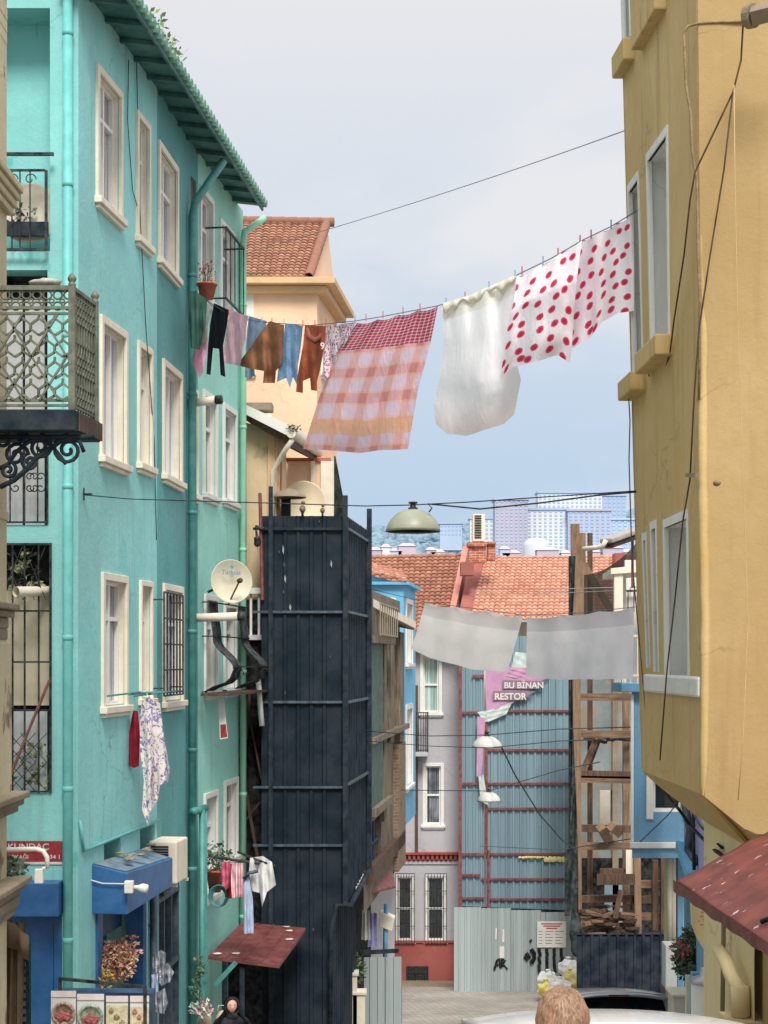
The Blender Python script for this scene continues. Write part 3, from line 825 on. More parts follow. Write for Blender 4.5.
m = MB(); s_ = (shopA[0] + shopA[1]) / 2 - .6; m.fbox(F1, s_, s_ + .35, shopA[3] - .5, shopA[3] - .22, -.25, -.235); m.build('notice', M['white'], H)
m = MB()
m.fbox(F2, shopC[0] + .0, shopC[1], shopC[3] - .5, shopC[3] - .44, -.1, -.02); m.fbox(F2, shopC[0], shopC[1], shopC[3] - 1.5, shopC[3] - 1.44, -.1, -.02)
for k in range(4): s_ = shopC[0] + (shopC[1] - shopC[0]) * k / 3; m.fbox(F2, s_ - .025, s_ + .025, shopC[2], shopC[3], -.12, -.03)
m.fbox(F1, shopB[0], shopB[1], shopB[3] - .6, shopB[3] - .54, -.1, -.02)
m.build('shop_grille', M['steelpaint'], H)
m = MB(); s_, _ = F1.hit(144.5); m.tube([F1.pt(s_, BASEZ, .12), F1.pt(s_, zb + .05, .12)], .05, 10); m.build('post', M['steelpaint'], H, smooth=True)
# hanging dried flowers, bags, a garment
Yh = F1.pt(.7, 0).y
def bunch(px, py, w_, h_, Y, cols, seed, name, label, cat, n=160, size=.05, group=None):
    c = P(px, py, Y); rx = w_ / FPX * Y / 2; rz_ = h_ / FPX * Y / 2
    root = thing(name, label, cat, c, group)
    for i, cc in enumerate(cols):
        m = MB(); leaves(m, c, (rx, .1, rz_), n // len(cols), size, seed * 7 + i); m.build('bloom' if i else 'foliage', cc, root)
    MB().tube([c + Vector((0, 0, rz_ * .6)), c + Vector((0, 0, rz_ * 1.15))], .006, 5).build('stem', M['iron'], root)
    return root
fl = [plain('dried_pink', srgb(206, 156, 138), .8), plain('dried_straw', srgb(222, 190, 146), .8), plain('dried_brown', srgb(160, 98, 80), .8), plain('dried_green', srgb(120, 140, 90), .8)]
bunch(117, 962, 38, 42, 18.9, fl[:3], 1, 'dried_flower_bunch', 'large hanging bunch of dried pink and straw flowers in the shop opening', 'dried flowers', 1100, .06)
bunch(130, 950, 20, 34, 19.3, fl[:3], 2, 'dried_flower_bunch', 'smaller pink dried flower bunch hanging deeper in the shop opening', 'dried flowers', 220, .06)
bunch(106, 978, 12, 26, 18.6, [plain('marigold', srgb(222, 160, 50), .8), fl[3]], 4, 'garland', 'orange and green garland hanging at the left edge of the shop opening', 'garland', 120, .05)
# ------------------------------------------------------------------ things on the turquoise facade
# satellite dish on the mint bay
def dish(px, py, Y, rad, name, label, fac, mat):
    c = P(px, py, Y); ax = Vector(fac).normalized()
    r = thing('satellite_dish', label, 'satellite dish', c)
    m = MB(); m.lathe(c, [(0, -.05), (rad * .5, -.03), (rad * .85, .02), (rad, .06), (rad * 1.02, .075), (rad * .98, .07), (rad * .8, .03), (rad * .4, -.01), (0, -.03)], 36, ax)
    m.build('reflector', mat, r, smooth=True)
    return r, c, ax
dm = plain('cream_enamel_dish', srgb(216, 210, 186), .5, 0, .08, 6, dirt=srgb(150, 120, 80), dirt_amt=.35)
ds, c, ax = dish(230, 582, 24.3, .33, 'd', 'round cream satellite dish above the bulging window grille of the mint bay', (.5, -1, .12), dm)
m = MB(); tip = c + ax * .26 + Vector((.05, 0, -.02)); m.tube([c + Vector((-.02, -.02, -.33)), tip], .014, 6); m.build('feed_arm', plain('rusty', srgb(110, 84, 50), .8), ds)
m = MB(); m.lathe(tip, [(.0, -.03), (.035, -.03), (.04, .04), (0, .05)], 10, ax); m.build('receiver', M['timberdk'], ds, smooth=True)
m = MB(); m.tube([c - ax * .04, c - ax * .1, c + Vector((-.35, .1, -.15))], .02, 6); m.build('bracket', M['iron'], ds)
M['dishblue'] = plain('faded_blue_print', srgb(110, 150, 190), .6)
u_ = ax.cross(Vector((0, 0, 1))).normalized() * -1
FD = Face(c.x, c.y, u_.x, u_.y)
tt = ftext(FD, -.17, c.z + .11, .085, 'Türksat', .10, 'dishblue', ds, sx=1)
m = MB(); m.lathe(FD.pt(0.0, c.z + .225, .085), [(0, 0), (.03, 0), (.03, .004), (0, .004)], 10, (FD.nx, FD.ny, 0)); m.build('emblem', M['dishblue'], ds)
# white flues
for (F, px, py, L, lab) in ((F2, 188, 618, .75, 'long white flue pipe with black tip below the satellite dish'), (F2, 188.0, 403, .42, 'short white flue pipe with black cap on the dark teal strip')):
    s, z = F.hit(px, py); st_ = F.pt(s + .05, z, .0); fl_ = thing('flue_pipe', lab, 'flue pipe', st_)
    e = st_ + Vector((L, -.2, .02))
    MB().tube([st_, e], .062, 12).build('pipe', M['cream'], fl_, smooth=True)
    MB().tube([e - Vector((.0, 0, 0)), e + Vector((.09, -.02, .003))], .066, 12).build('tip', M['iron'], fl_, smooth=True)
# bulging grille on the mint bay window
s0g, z1g = F3.hit(202, 602); s1g, _ = F3.hit(238); z0g = F3.hit(202, 692)[1]
gr = thing('bulging_window_grille', 'black wrought iron grille with swelling belly over the mint bay window', 'window grille', F3.pt(s0g, z0g, 0))
prof = [(0, .12), (.14, .52), (.26, .58), (.58, .26), (1, .2)]
def pz(t_):
    for (a, x), (b, y) in zip(prof, prof[1:]):
        if t_ <= b:
            k_ = (t_ - a) / (b - a); return x + (y - x) * (k_ * k_ * (3 - 2 * k_))
    return .2
m = MB(); n_ = 20
for k in range(n_):
    s = (s0g + .5 * k / 9) if k < 10 else (s1g - .5 + .5 * (k - 10) / 9)
    m.tube([F3.pt(s, z0g + (z1g - z0g) * i / 20, pz(i / 20) - .08) for i in range(21)], .013, 5)
m.build('bars', M['iron'], gr)
m = MB()
for t_ in (0, .28, .62, 1): m.bar(F3.pt(s0g, z0g + (z1g - z0g) * t_, pz(t_) - .07), F3.pt(s1g, z0g + (z1g - z0g) * t_, pz(t_) - .07), .03, .02)
for t_ in (0, .62, 1):
    for s in (s0g, s1g): m.bar(F3.pt(s, z0g + (z1g - z0g) * t_, pz(t_) - .07), F3.pt(s, z0g + (z1g - z0g) * t_, 0), .02)
m.build('rails', M['iron'], gr)
m = MB(); m.fbox(F3, s0g - .5, s1g + .05, z0g - .05, z0g - .01, .1, .5); m.build('shelf', M['timberdk'], gr)
for k, s in enumerate((s0g + .1, s1g - .5)):
    m = MB(); m.tube([F3.pt(s, z0g + .25 + .12 * math.sin(t_) * (1 - t_ / 9), .55 + .08 * math.cos(t_) * (1 - t_ / 9)) for t_ in [i * .5 for i in range(14)]], .009, 5); m.build('scroll', M['iron'], gr)
# hanging strip sign on it
s_, z_ = F3.hit(216, 697)
c0 = P(218, 697, 24.2)
hs = thing('strip_sign', 'narrow hanging white strip banner with red end below the bulging grille', 'banner', c0)
m = MB(); m.add([c0, c0 + Vector((.09, 0, 0)), c0 + Vector((.15, 0, -.62)), c0 + Vector((.03, 0, -.64))], [(0, 1, 2, 3)]); m.build('strip', M['white'], hs)
m = MB(); m.add([c0 + Vector((.035, -.006, -.42)), c0 + Vector((.12, -.006, -.41)), c0 + Vector((.142, -.006, -.60)), c0 + Vector((.04, -.006, -.62))], [(0, 1, 2, 3)]); m.build('red_mark', M['signred'], hs)
# straight grille on the third row window of the teal facet
s0, s1, z0, z1 = F2.rect(164, 183, 592, 696, .16)
wg = thing('window_grille', 'flat black barred grille on the teal facet window', 'window grille', F2.pt(s0, z0, .1))
m = MB()
for k in range(7): s = s0 + (s1 - s0) * k / 6; m.bar(F2.pt(s, z0, .16), F2.pt(s, z1, .16), .022)
m.build('bars', M['iron'], wg)
m = MB()
for k in range(5): z = z0 + (z1 - z0) * k / 4; m.bar(F2.pt(s0, z, .16), F2.pt(s1, z, .16), .02); 
for z in (z0 + .1, z1 - .1):
    for s in (s0, s1): m.bar(F2.pt(s, z, .16), F2.pt(s, z, 0), .018)
m.build('rails', M['iron'], wg)
# AC unit
s0, z0 = F2.hit(160, 876); z1 = F2.hit(160, 831)[1]; s1 = F2.hit(178)[0]
Fa = Face(F1.pt(a1, 0).x + .02, F1.pt(a1, 0).y - .12, 1, -.02)
ac = thing('air_conditioner', 'beige air conditioner outdoor unit mounted beside the blue canopy', 'air conditioner', Fa.pt(.05, z0, 0))
c0 = P(161, 878, 21.4); Wd, Dp, Hh = .3, .8, .62
ux, uy = Vector((1, -.05, 0)), Vector((.08, 1, 0))
def q8(o, sx, sy, sz): return [o, o + ux * sx, o + ux * sx + uy * sy, o + uy * sy, o + Vector((0, 0, sz)), o + ux * sx + Vector((0, 0, sz)), o + ux * sx + uy * sy + Vector((0, 0, sz)), o + uy * sy + Vector((0, 0, sz))]
c0 = F1.pt(a1 - .35, F1.hit(161, 878)[1] , .04)
ux = Vector((F1.nx, F1.ny, 0)); uy = Vector((F1.dx, F1.dy, 0))
c0 = c0 + Vector((0, 0, .0)) - ux * .06; MB().box8(q8(c0, .38, .6, .56)).build('casing', M['cream'], ac, bevel=.02)
m = MB(); m.box8(q8(c0 + ux * .03 - uy * .006 + Vector((0, 0, .06)), .24, .005, .44)); m.build('vent', M['dark'], ac)
m = MB()
for k in range(12): m.box8(q8(c0 + ux * .03 - uy * .012 + Vector((0, 0, .08 + k * .035)), .24, .006, .008))
m.build('fins', M['silver'], ac)
m = MB(); m.bar(c0 - Vector((0, 0, .03)) + uy * .1 - ux * .04, c0 - Vector((0, 0, .03)) + uy * .1 + ux * .36, .04); m.bar(c0 - Vector((0, 0, .03)) + uy * .7 - ux * .04, c0 - Vector((0, 0, .03)) + uy * .7 + ux * .36, .04); m.build('bracket', M['cream'], ac)
# shutters standing open on the top mint window, with a potted geranium
s0, z1 = F3.hit(205.5, 228); z0 = F3.hit(205.5, 300)[1]
gd = thing('window_guard', 'dark iron window guard jutting from the top mint window', 'window guard', F3.pt(s0, z0, 0))
m = MB()
for k in range(5): s = s0 + k * .32; m.bar(F3.pt(s, z0, .32), F3.pt(s, z1, .32), .018)
m.build('bars', M['iron'], gd)
m = MB(); m.bar(F3.pt(s0, z1, .32), F3.pt(s0 + 1.3, z1, .32), .035); m.bar(F3.pt(s0, z0 + .02, .32), F3.pt(s0 + 1.3, z0 + .02, .32), .03)
for s in (s0, s0 + 1.3):
    for z in (z0 + .02, z1): m.bar(F3.pt(s, z, .32), F3.pt(s, z, .0), .025)
m.build('rails', M['iron'], gd)
def pot_plant(c, r, h, lab, leafmat, n, spread, size, seed, flowers=None, group=None):
    t_ = thing('potted_plant', lab, 'potted plant', c, group)
    MB().lathe(c, [(0, 0), (r * .7, 0), (r, h), (r * 1.12, h), (r * 1.12, h * 1.12), (r * .9, h * 1.12), (0, h)], 16).build('pot', M['terracotta'], t_, smooth=True)
    m = MB(); leaves(m, c + Vector((0, 0, h + spread[2] * .8)), spread, n, size, seed); m.build('foliage', leafmat, t_)
    if flowers:
        m = MB(); leaves(m, c + Vector((0, 0, h + spread[2])), spread, n // 5, size * .8, seed + 9); m.build('bloom', flowers, t_)
    m = MB()
    for k in range(5):
        a = k * 1.3; m.tube([c + Vector((0, 0, h)), c + Vector((math.cos(a) * spread[0] * .5, math.sin(a) * spread[1] * .5, h + spread[2] * 1.3))], .006, 4)
    m.build('stem', M['timberdk'], t_)
    return t_
pot_plant(P(207, 299, 23.6), .14, .2, 'terracotta pot with dry reddish plant on the top mint window ledge', M['leafdry'], 110, (.15, .15, .22), .06, 5)
pot_plant(P(215, 892, 24.3), .13, .3, 'terracotta pot with bushy green plant on the lower mint window ledge', M['leaf'], 300, (.26, .26, .26), .08, 8)
m = MB()
cc = P(219, 897, 24.2)
for k in range(7): m.tube([cc + Vector((math.cos(i * .42) * (.1 + .008 * k), -.02 * k * .5, math.sin(i * .42) * (.13 + .006 * k) + .004 * k)) for i in range(16)], .01, 5)
tag(m.build('hose_coil', M['teal_paint'], smooth=True), 'coiled teal garden hose hanging under the potted green plant', 'hose')
# hose/wires
cable('thin dark cable drooping down the turquoise wall between first and second windows', [F1.pt(*F1.hit(127, 60), .02), F1.pt(*F1.hit(126, 120), .02), F1.pt(*F1.hit(131, 190), .02), F1.pt(*F1.hit(139, 218), .02)], .006)
cable('long thin wire running down the turquoise facade past the middle windows', [F1.pt(*F1.hit(135, 60), .02), F1.pt(*F1.hit(137, 200), .03), F1.pt(*F1.hit(143, 330), .04), F1.pt(*F1.hit(152, 440), .03), F1.pt(*F1.hit(155, 540), .02)], .006)
# clothes rail along the third row
b0 = P(103, 694, F1.pt(F1.hit(103)[0], 0).y - .0) + Vector((.3, 0, 0)); b1 = P(161, 691, 20.2)
rl = thing('laundry_rail', 'thin teal laundry rail with brackets under the third row windows', 'laundry rail', b0)
MB().tube([b0, P(182, 691, 22.4)], .018, 6).build('rail', M['teal_paint'], rl)
m = MB()
for px in (107, 134): 
    s, z = F1.hit(px, 696); a = F1.pt(s, z, 0); m.tube([a, a + Vector((.42, -.1, .05))], .012, 5)
m.build('bracket', M['teal_paint'], rl)

# ------------------------------------------------------------------ beige low house and peach house
FB = Face(-4.5, 27.5, 1, 0)
sc, _ = FB.hit(276); FBs = Face(*FB.pt(sc, 0).xy, .115, 1)
BH = thing('beige_house', 'narrow weathered beige house with sagging white eave behind the mint bay', 'house', (-2.6, 28.5, ground(28)))
zt = FB.hit(243, 418)[1]; zb = 2.5; ztr = FB.hit(276, 432)[1]
m = MB(); m.add([FB.pt(0, zb), FB.pt(sc, zb), FB.pt(sc, ztr), FB.pt(0, zt + .6)], [(0, 1, 2, 3)]); m.build('end_wall', M['beige'], BH)
wr = window(FBs, BH, FBs.rect(277.5, 280.5, 452, 512), band=.05, transom=0, mull=(), glass='pane', surround='peachtrim')
wall(FBs, 0, 1.0, zb, ztr, [wr]).build('street_wall', M['beige'], BH)
m = MB(); s, _ = FB.hit(275); m.fbox(FB, s - .12, s + .0, zb, ztr - .05, .0, .05); m.build('corner_strip', M['peachtrim'], BH)
p1 = P(240, 402, 27.1); p2 = P(292, 426, 27.0); back = Vector((.3, 3, .1))
m = MB(); m.box8([p1 - Vector((0, 0, .16)), p2 - Vector((0, 0, .2)), p2 + back - Vector((0, 0, .2)), p1 + back - Vector((0, 0, .16)), p1, p2, p2 + back, p1 + back]); m.build('eave', M['white'], BH)
m = MB(); m.box8([p1 - Vector((-.1, -.1, .3)), p2 - Vector((.0, -.1, .34)), p2 + back - Vector((0, 0, .34)), p1 + back - Vector((0, 0, .3)), p1 - Vector((0, -.05, .165)), p2 - Vector((0, -.05, .205)), p2 + back - Vector((0, 0, .205)), p1 + back - Vector((0, 0, .165))]); m.build('soffit', M['timberdk'], BH)
m = MB(); g0 = P(291, 432, 26.95); g1 = g0 + Vector((.35, 3, .05)); n_ = 9
for gg in (g0, g1):
    for k in range(n_): a = math.pi + math.pi * k / (n_ - 1); m.v.append(gg + Vector((math.cos(a) * .085, 0, math.sin(a) * .10)))
m.f = [[k, k + 1, k + 1 + n_, k + n_] for k in range(n_ - 1)] + [list(range(n_))]
m.build('gutter', M['cream'], BH, smooth=False)
MB().tube([P(292, 440, 27), P(284, 452, 27.2), P(273, 470, 27.4), P(272, 600, 27.4)], .045, 8).build('drainpipe', M['cream'], BH, smooth=True)
m = MB(); leaves(m, P(293, 428, 26.95), (.14, .1, .06), 90, .05, 4); tag(m.build('weeds', M['leaf']), 'green weeds growing in the beige gutter end', 'plant')
m = MB(); c = P(257, 407, 28.2); m.box(c - Vector((.28, .2, .08)), c + Vector((.28, .2, .05))); tag(m.build('roof_ledge', M['stonedk'], bevel=.01), 'small grimy stone ledge above the sagging white eave', 'ledge')

FP = Face(-4.5, 30.5, 1, 0); sP, _ = FP.hit(317); FPs = Face(*FP.pt(sP, 0).xy, .118, 1)
PH = thing('peach_house', 'peach house with orange tiled hip roof rising behind the clothes line', 'house', (-2.4, 32, ground(31)))
zc = FP.hit(300, 287)[1]; zl = FP.hit(300, 300)[1]
w1 = window(FP, PH, FP.rect(228, 254, 290.5, 372), band=.2, transom=0, mull=(.5,), glass='pane', surround='white', depth=.15)
w3_ = window(FP, PH, FP.rect(258, 272, 455 - 40, 480), band=.06, transom=0, mull=(), glass='pane', surround='white')
wall(FP, 0, sP, 2, zc, [w1, w3_]).build('end_wall', M['peach'], PH)
sE, _ = FPs.hit(337)
w2 = window(FPs, PH, FPs.rect(321, 330.5, 323, 372), band=.1, transom=0, mull=(.5,), glass='pane', surround='white')
wall(FPs, 0, sE, 2, zc - .05, [w2]).build('street_wall', M['peach'], PH)
# cornice slab
def slab_poly(pts, z0, z1): 
    m = MB(); m.prism([(x, y, z0) for x, y in pts], (0, 0, z1 - z0)); return m
o_ = .32; A_ = FP.pt(0, 0); B_ = FP.pt(sP, 0); C_ = FPs.pt(sE, 0)
m = slab_poly([(A_.x, A_.y - o_), (B_.x + .35, B_.y - o_), (C_.x + .35, C_.y + .2), (A_.x, C_.y + .2)], zc - .0, zc + .12)
m.build('cornice', M['peachtrim'], PH, bevel=.01)
m = slab_poly([(A_.x, A_.y - .17), (B_.x + .19, B_.y - .17), (C_.x + .19, C_.y + .05), (A_.x, C_.y + .05)], zc - .14, zc - .004); m.build('cornice_moulding', M['peachtrim'], PH, bevel=.02)
zr = zc + .14
rA = P(215, 281, 30.4); rB = P(309, 281, 30.4); rC = P(327, 224, 33); rD = P(215, 222, 33)
rA.z = rB.z = zr
roof_tiles(rA, rB, rC, rD, 16, 20, .035, 3).build('roof', M['tile1'], PH, smooth=False)
m = MB(); m.add([rB, rB + Vector((.0, .02, -.02)), (rC.x + .05, 33.5, zr), rC], [(0, 1, 2, 3)])
m.add([rB + Vector((0, .3, 0)), Vector((C_.x, C_.y, zr)), rC], [(0, 1, 2)]); m.build('roof_side', M['peach'], PH)
m = MB()
for i in range(12): m.lathe(rB.lerp(rC, i / 12.0) + Vector((0, -.03, .03)), [(.085, -.02), (.1, .26), (.08, .27)], 8, (rC - rB))
m.build('hip_tiles', M['tile1'], PH, smooth=True)
m = MB()
for i in range(9): m.lathe(rD.lerp(rC, i / 9.0) + Vector((0, -.03, .03)), [(.085, -.02), (.1, .4), (.08, .41)], 8, (rC - rD))
m.build('ridge_tiles', M['tile1'], PH, smooth=True)
m = MB(); m.lathe(P(277, 244, 32), [(0, 0), (.09, 0), (.09, .12), (0, .14)], 8); m.build('vent_tile', M['tile1'], PH)
# lower block of the peach house
lw0, lw1 = P(288, 456, 29.6), P(337, 456, 29.6)
FL = Face(lw0.x, 29.6, 1, 0)
m = MB(); m.fbox(FL, 0, lw1.x - lw0.x, 3, lw0.z - .1, -.85, 0); m.build('lower_block', M['peach'], PH)
m = MB(); m.fbox(FL, -.03, lw1.x - lw0.x - .12, lw0.z - .1, lw0.z - .04, -.7, .05); m.build('ledge', M['terracotta'], PH)
for px in (305, 322.5): pass
m = MB()
for a, b in ((311, 315), (321, 334)):
    sa, sb = FL.hit(a)[0], FL.hit(b)[0]; m.fbox(FL, sa, sb, 3, lw0.z - .103, .0, .07)
m.build('pilasters', M['cream'], PH)
m = MB(); m.add([P(334, 456, 29.55), P(335.5, 456, 29.5), P(343, 496, 29.3), P(343, 520, 29.3), P(334, 520, 29.5)], [(0, 1, 2, 3, 4)])
tag(m.build('green_net', M['netgreen']), 'small triangle of dark green netting beside the peach house pilasters', 'netting')
dish(303, 504, 28.6, .40, 'd', 'large cream satellite dish half hidden behind the top of the black hoarding', (.1, -1, .15), plain('pale_dish', srgb(222, 208, 176), .6, 0, .08, 6))
# old street lantern
ln = thing('street_lantern', 'old rusty street lantern poking above the black hoarding', 'lantern', P(285, 498, 27.6))
MB().bar(P(286, 520, 27.6), P(286, 499, 27.6), .16, .1).build('bracket', M['ironblue'], ln)
MB().lathe(P(289, 496, 27.5), [(.30, -.03), (.29, 0), (.16, .09), (.04, .13), (0, .14)], 14).build('lamp_shade', plain('rust_grey', srgb(140, 124, 104), .7), ln, smooth=True)
# two pigeons on the hoarding
def bird(px, py, Y, s, lab):
    c = P(px, py, Y); m = MB()
    m.blob(c, (.045 * s, .06 * s, .052 * s), 10, 8, .1, 1); m.blob(c + Vector((.01, -.035, .085)) * s, .03 * s, 8, 6, .05, 2)
    m.tube([c + Vector((0, .03, -.02)) * s, c + Vector((-.005, .12, -.085)) * s], [.03 * s, .012 * s], 6)
    m.tube([c + Vector((.01, -.06, .085)) * s, c + Vector((.01, -.085, .08)) * s], [.008 * s, .002], 5)
    m.tube([c + Vector((.015, -.01, -.05)) * s, c + Vector((.015, -.01, -.105)) * s], .006 * s, 5); m.tube([c + Vector((-.015, -.01, -.05)) * s, c + Vector((-.015, -.01, -.105)) * s], .006 * s, 5)
    tag(m.build('pigeon', plain('bird_feathers', srgb(120, 104, 84), .8, 0, .4, 30), smooth=True), lab, 'bird')
bird(302.5, 509, 26.85, 1.2, 'small brown pigeon perched on the hoarding top in front of the dish')
bird(322.5, 510.5, 26.85, .9, 'smaller dark pigeon perched on the hoarding top right of the dish')

# ------------------------------------------------------------------ black hoarding
FH = Face(-2.06, 26.9, 1, 0); sH, _ = FH.hit(345.5)
FHs = Face(*FH.pt(sH, 0).xy, (555 - CX) / FPX, 1); sHs, _ = FHs.hit(365.5)
BK = thing('black_hoarding', 'tall navy black sheet metal hoarding tower around a house front', 'hoarding', (-1.3, 27.5, ground(27)))
zT = FH.hit(300, 516)[1]; zB = ground(27) - .1
sN, _ = FH.hit(333)
zn = FH.hit(300, 905)[1]
corrugated(FH, 0, sN, zB, zT, 0, .22, .028).build('front_panel', M['blacksheet'], BK)
corrugated(FH, sN, sH, zn, zT, 0, .22, .028).build('front_panel', M['blacksheet'], BK, label='narrow front panel ending above the passage')
zsl = FHs.hit(365, 868)[1]
corrugated(FHs, 0, sHs, lambda a: zn + (zsl - zn) * min(1, a / sHs) , zT, .0, .24, .028).build('side_panel', M['blacksheet'], BK)
corrugated(Face(*FH.pt(sN, 0).xy, .11, 1), 0, 3, zB, zn + .1, -.0, .24, .02).build('lower_side_panel', M['blacksheet'], BK)
m = MB()
for F_, s_, top, bw in ((FH, FH.hit(271)[0], 487, .07), (FH, sH, 496, .08)):
    m2 = MB(); z_ = F_.hit(300, top)[1]; m2.fbox(F_, s_ - bw / 2, s_ + bw / 2, zB if s_ < .5 else zn, z_, .035, .035 + bw); m2.build('post', M['ironblue'], BK)
m2 = MB(); z_ = FHs.hit(364, 508)[1]; m2.fbox(FHs, sHs - .1, sHs, zsl, z_, .035, .12); m2.build('post', M['ironblue'], BK)
for py in (529, 612, 702, 787, 845):
    z_ = FH.hit(300, py)[1]; m2 = MB(); m2.fbox(FH, -.14 if py in (529, 612, 787, 845) else 0, sH - .05, z_ - .02, z_ + .02, .033, .065); m2.build('rail', M['steelpaint'] if py > 600 else M['ironblue'], BK)
for py in (529, 612, 702, 784):
    z_ = FH.hit(300, py)[1]; m2 = MB(); m2.fbox(FHs, .03, sHs - .1, z_ - .022, z_ + .022, .033, .07); m2.build('rail', M['steelpaint'], BK)
m2 = MB(); m2.tube([FHs.pt(0, zn - .02, .08), FHs.pt(sHs, zsl - .02, .08)], .05, 8); m2.tube([FHs.pt(0, zn - .02, .08), P(337, 905, 26.8), P(331, 930, 26.8), P(330, 1040, 26.8)], .045, 8); m2.build('lower_rail', M['ironblue'], BK, smooth=True)
rnd = random.Random(9)
for (x, y, w_, h_) in ((283, 545, 1.2, 10), (284, 562, .9, 5), (285, 575, 1.3, 8), (283.5, 590, .8, 4), (290, 604, 1.5, 7), (279, 550, .8, 4), (331, 560, 1.2, 8), (319, 520, 1, 3), (330, 655, .8, 4), (285, 690, .8, 5), (313, 927, 1, 4)):
    s, z = FH.hit(x, y); k = 1 / FPX * 27
    MB().add([FH.pt(s, z, .034), FH.pt(s + w_ * k, z - h_ * .4 * k, .034), FH.pt(s + w_ * .7 * k, z - h_ * k, .034), FH.pt(s - w_ * .5 * k, z - h_ * .6 * k, .034)], [(0, 1, 2, 3)]).build('paint_scratch', M['steelpaint'] if w_ < 1.2 else M['silver'], BK)
# dark backing above passage
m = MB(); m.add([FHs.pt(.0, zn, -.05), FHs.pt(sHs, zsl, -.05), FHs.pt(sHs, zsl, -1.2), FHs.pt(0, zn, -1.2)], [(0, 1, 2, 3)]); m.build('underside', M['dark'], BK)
# gap between mint bay and hoarding: dark planks, small window, red pole, white tube
GH = thing('dark_timber_gap', 'dark gap with boards and a white pipe between mint bay and black hoarding', 'shed', (-2.3, 27.3, ground(27)))
FG = Face(-2.6, 27.35, 1, 0)
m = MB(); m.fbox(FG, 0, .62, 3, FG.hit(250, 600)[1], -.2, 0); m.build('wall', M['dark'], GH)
m = MB()
for k, (x0, y0, x1, y1) in enumerate(((246, 700, 262, 780), (244, 780, 258, 860), (250, 690, 246, 740), (246, 820, 262, 800))): m.bar(P(x0, y0, 27.2), P(x1, y1, 27.15), .05, .03)
m.build('planks', M['timberdk'], GH)
m = MB(); m.fbox(FG, FG.hit(246)[0], FG.hit(263)[0], FG.hit(250, 594)[1], FG.hit(250, 588)[1], 0, .12); m.fbox(FG, FG.hit(246)[0], FG.hit(263)[0], FG.hit(250, 640)[1], FG.hit(250, 635)[1], 0, .12)
for px in (250, 258): m.fbox(FG, FG.hit(px)[0], FG.hit(px)[0] + .04, FG.hit(250, 636)[1], FG.hit(250, 594)[1], .02, .05)
m.build('window', M['white'], GH)
MB().tube([P(258, 678, 26.8), P(262, 726, 26.75)], .045, 8).build('pipe', M['white'], GH, smooth=True)
tag(MB().tube([P(260, 493, 26.85), P(262.5, 600, 26.85)], .03, 6).build('pole', M['redsteel']), 'thin red oxide pole standing left of the black hoarding top', 'pole')
m = MB(); m.blob(P(257.5, 541, 26.8), (.06, .06, .1), 8, 6, .3, 4); m.tube([P(255, 527, 26.8), P(264, 529, 26.8)], .04, 6); m.tube([P(256, 528, 26.8), P(257, 538, 26.8)], .02, 5)
tag(m.build('pulley', M['iron'], smooth=True), 'small dark pulley bracket at the left edge of the black hoarding', 'pulley')
# maroon awning over the dark entrance
Aw = thing('maroon_awning', 'maroon sheet metal awning over the dark entrance beside the black hoarding', 'awning', P(240, 950, 24.8))
A0 = P(208, 956, 24.0); A1 = P(242, 922, 26.6); A2 = P(306, 928, 26.6); A3 = P(279, 965, 24.0)
m = MB(); dz = Vector((0, 0, .05)); m.box8([A0 - dz, A3 - dz, A2 - dz, A1 - dz, A0, A3, A2, A1]); m.build('sheet', M['maroon'], Aw)
m = MB()
for t_ in (.25, .5, .75): m.bar(A0.lerp(A3, t_) + dz * .1, A1.lerp(A2, t_) + dz * .1, .03, .02)
m.build('seams', M['maroon'], Aw)
m = MB()
for k, (u, v) in enumerate(((.1, .06), (.33, .12), (.8, .85), (.9, .62), (.7, .95))): m.blob(A0.lerp(A3, u).lerp(A1.lerp(A2, u), v) + Vector((0, 0, .02)), (.07, .06, .008), 7, 4, .8, k)
m.build('flaked_paint', M['signwhite'], Aw)
m = MB(); m.bar(P(215, 985, 24.0), P(236, 962, 24.0), .07); m.build('brace', M['teal_paint'], Aw)
m = MB(); m.tube([P(242, 967, 24.1), P(242, 1060, 24.1)], .04, 8); m.build('post', M['ironblue'], Aw)
m = MB(); m.tube([P(225, 960, 25.0), P(225, 1060, 25.0)], .05, 8); m.build('post', M['steelpaint'], Aw)
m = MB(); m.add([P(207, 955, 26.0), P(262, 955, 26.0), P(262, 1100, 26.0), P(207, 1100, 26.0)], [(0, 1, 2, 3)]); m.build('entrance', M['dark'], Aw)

# ------------------------------------------------------------------ weathered timber house past the hoarding
FW = Face(-.356, 29.95, .106, 1)
WH = thing('timber_house', 'weathered wooden house with green boards and brick corner behind the hoarding', 'house', (-.3, 33, ground(33)))
def fr(p0, p1, t_, b_): return FW.rect(p0, p1, t_, b_)
sl = FW.hit(400)[0]
hole = (*fr(372, 381, 822, 872), .2)
wall(FW, -.2, sl, FW.hit(380, 892)[1], FW.hit(370, 590)[1], [hole]).build('wall', M['wooddk'], WH)
MB().add([FW.pt(hole[0], hole[2], -.18), FW.pt(hole[1], hole[2], -.18), FW.pt(hole[1], hole[3], -.18), FW.pt(hole[0], hole[3], -.18)], [(0, 1, 2, 3)]).build('pane', pane_mat('blue_pane', srgb(90, 110, 190), srgb(160, 170, 220)), WH)
m = MB(); a, b, c, d = hole[:4]
m.fbox(FW, (a + b) / 2 - .05, (a + b) / 2 + .05, c, d, -.15, -.05); m.fbox(FW, a, b, (c + d) / 2 - .03, (c + d) / 2 + .03, -.14, -.06); m.build('window', M['bluedk'], WH)
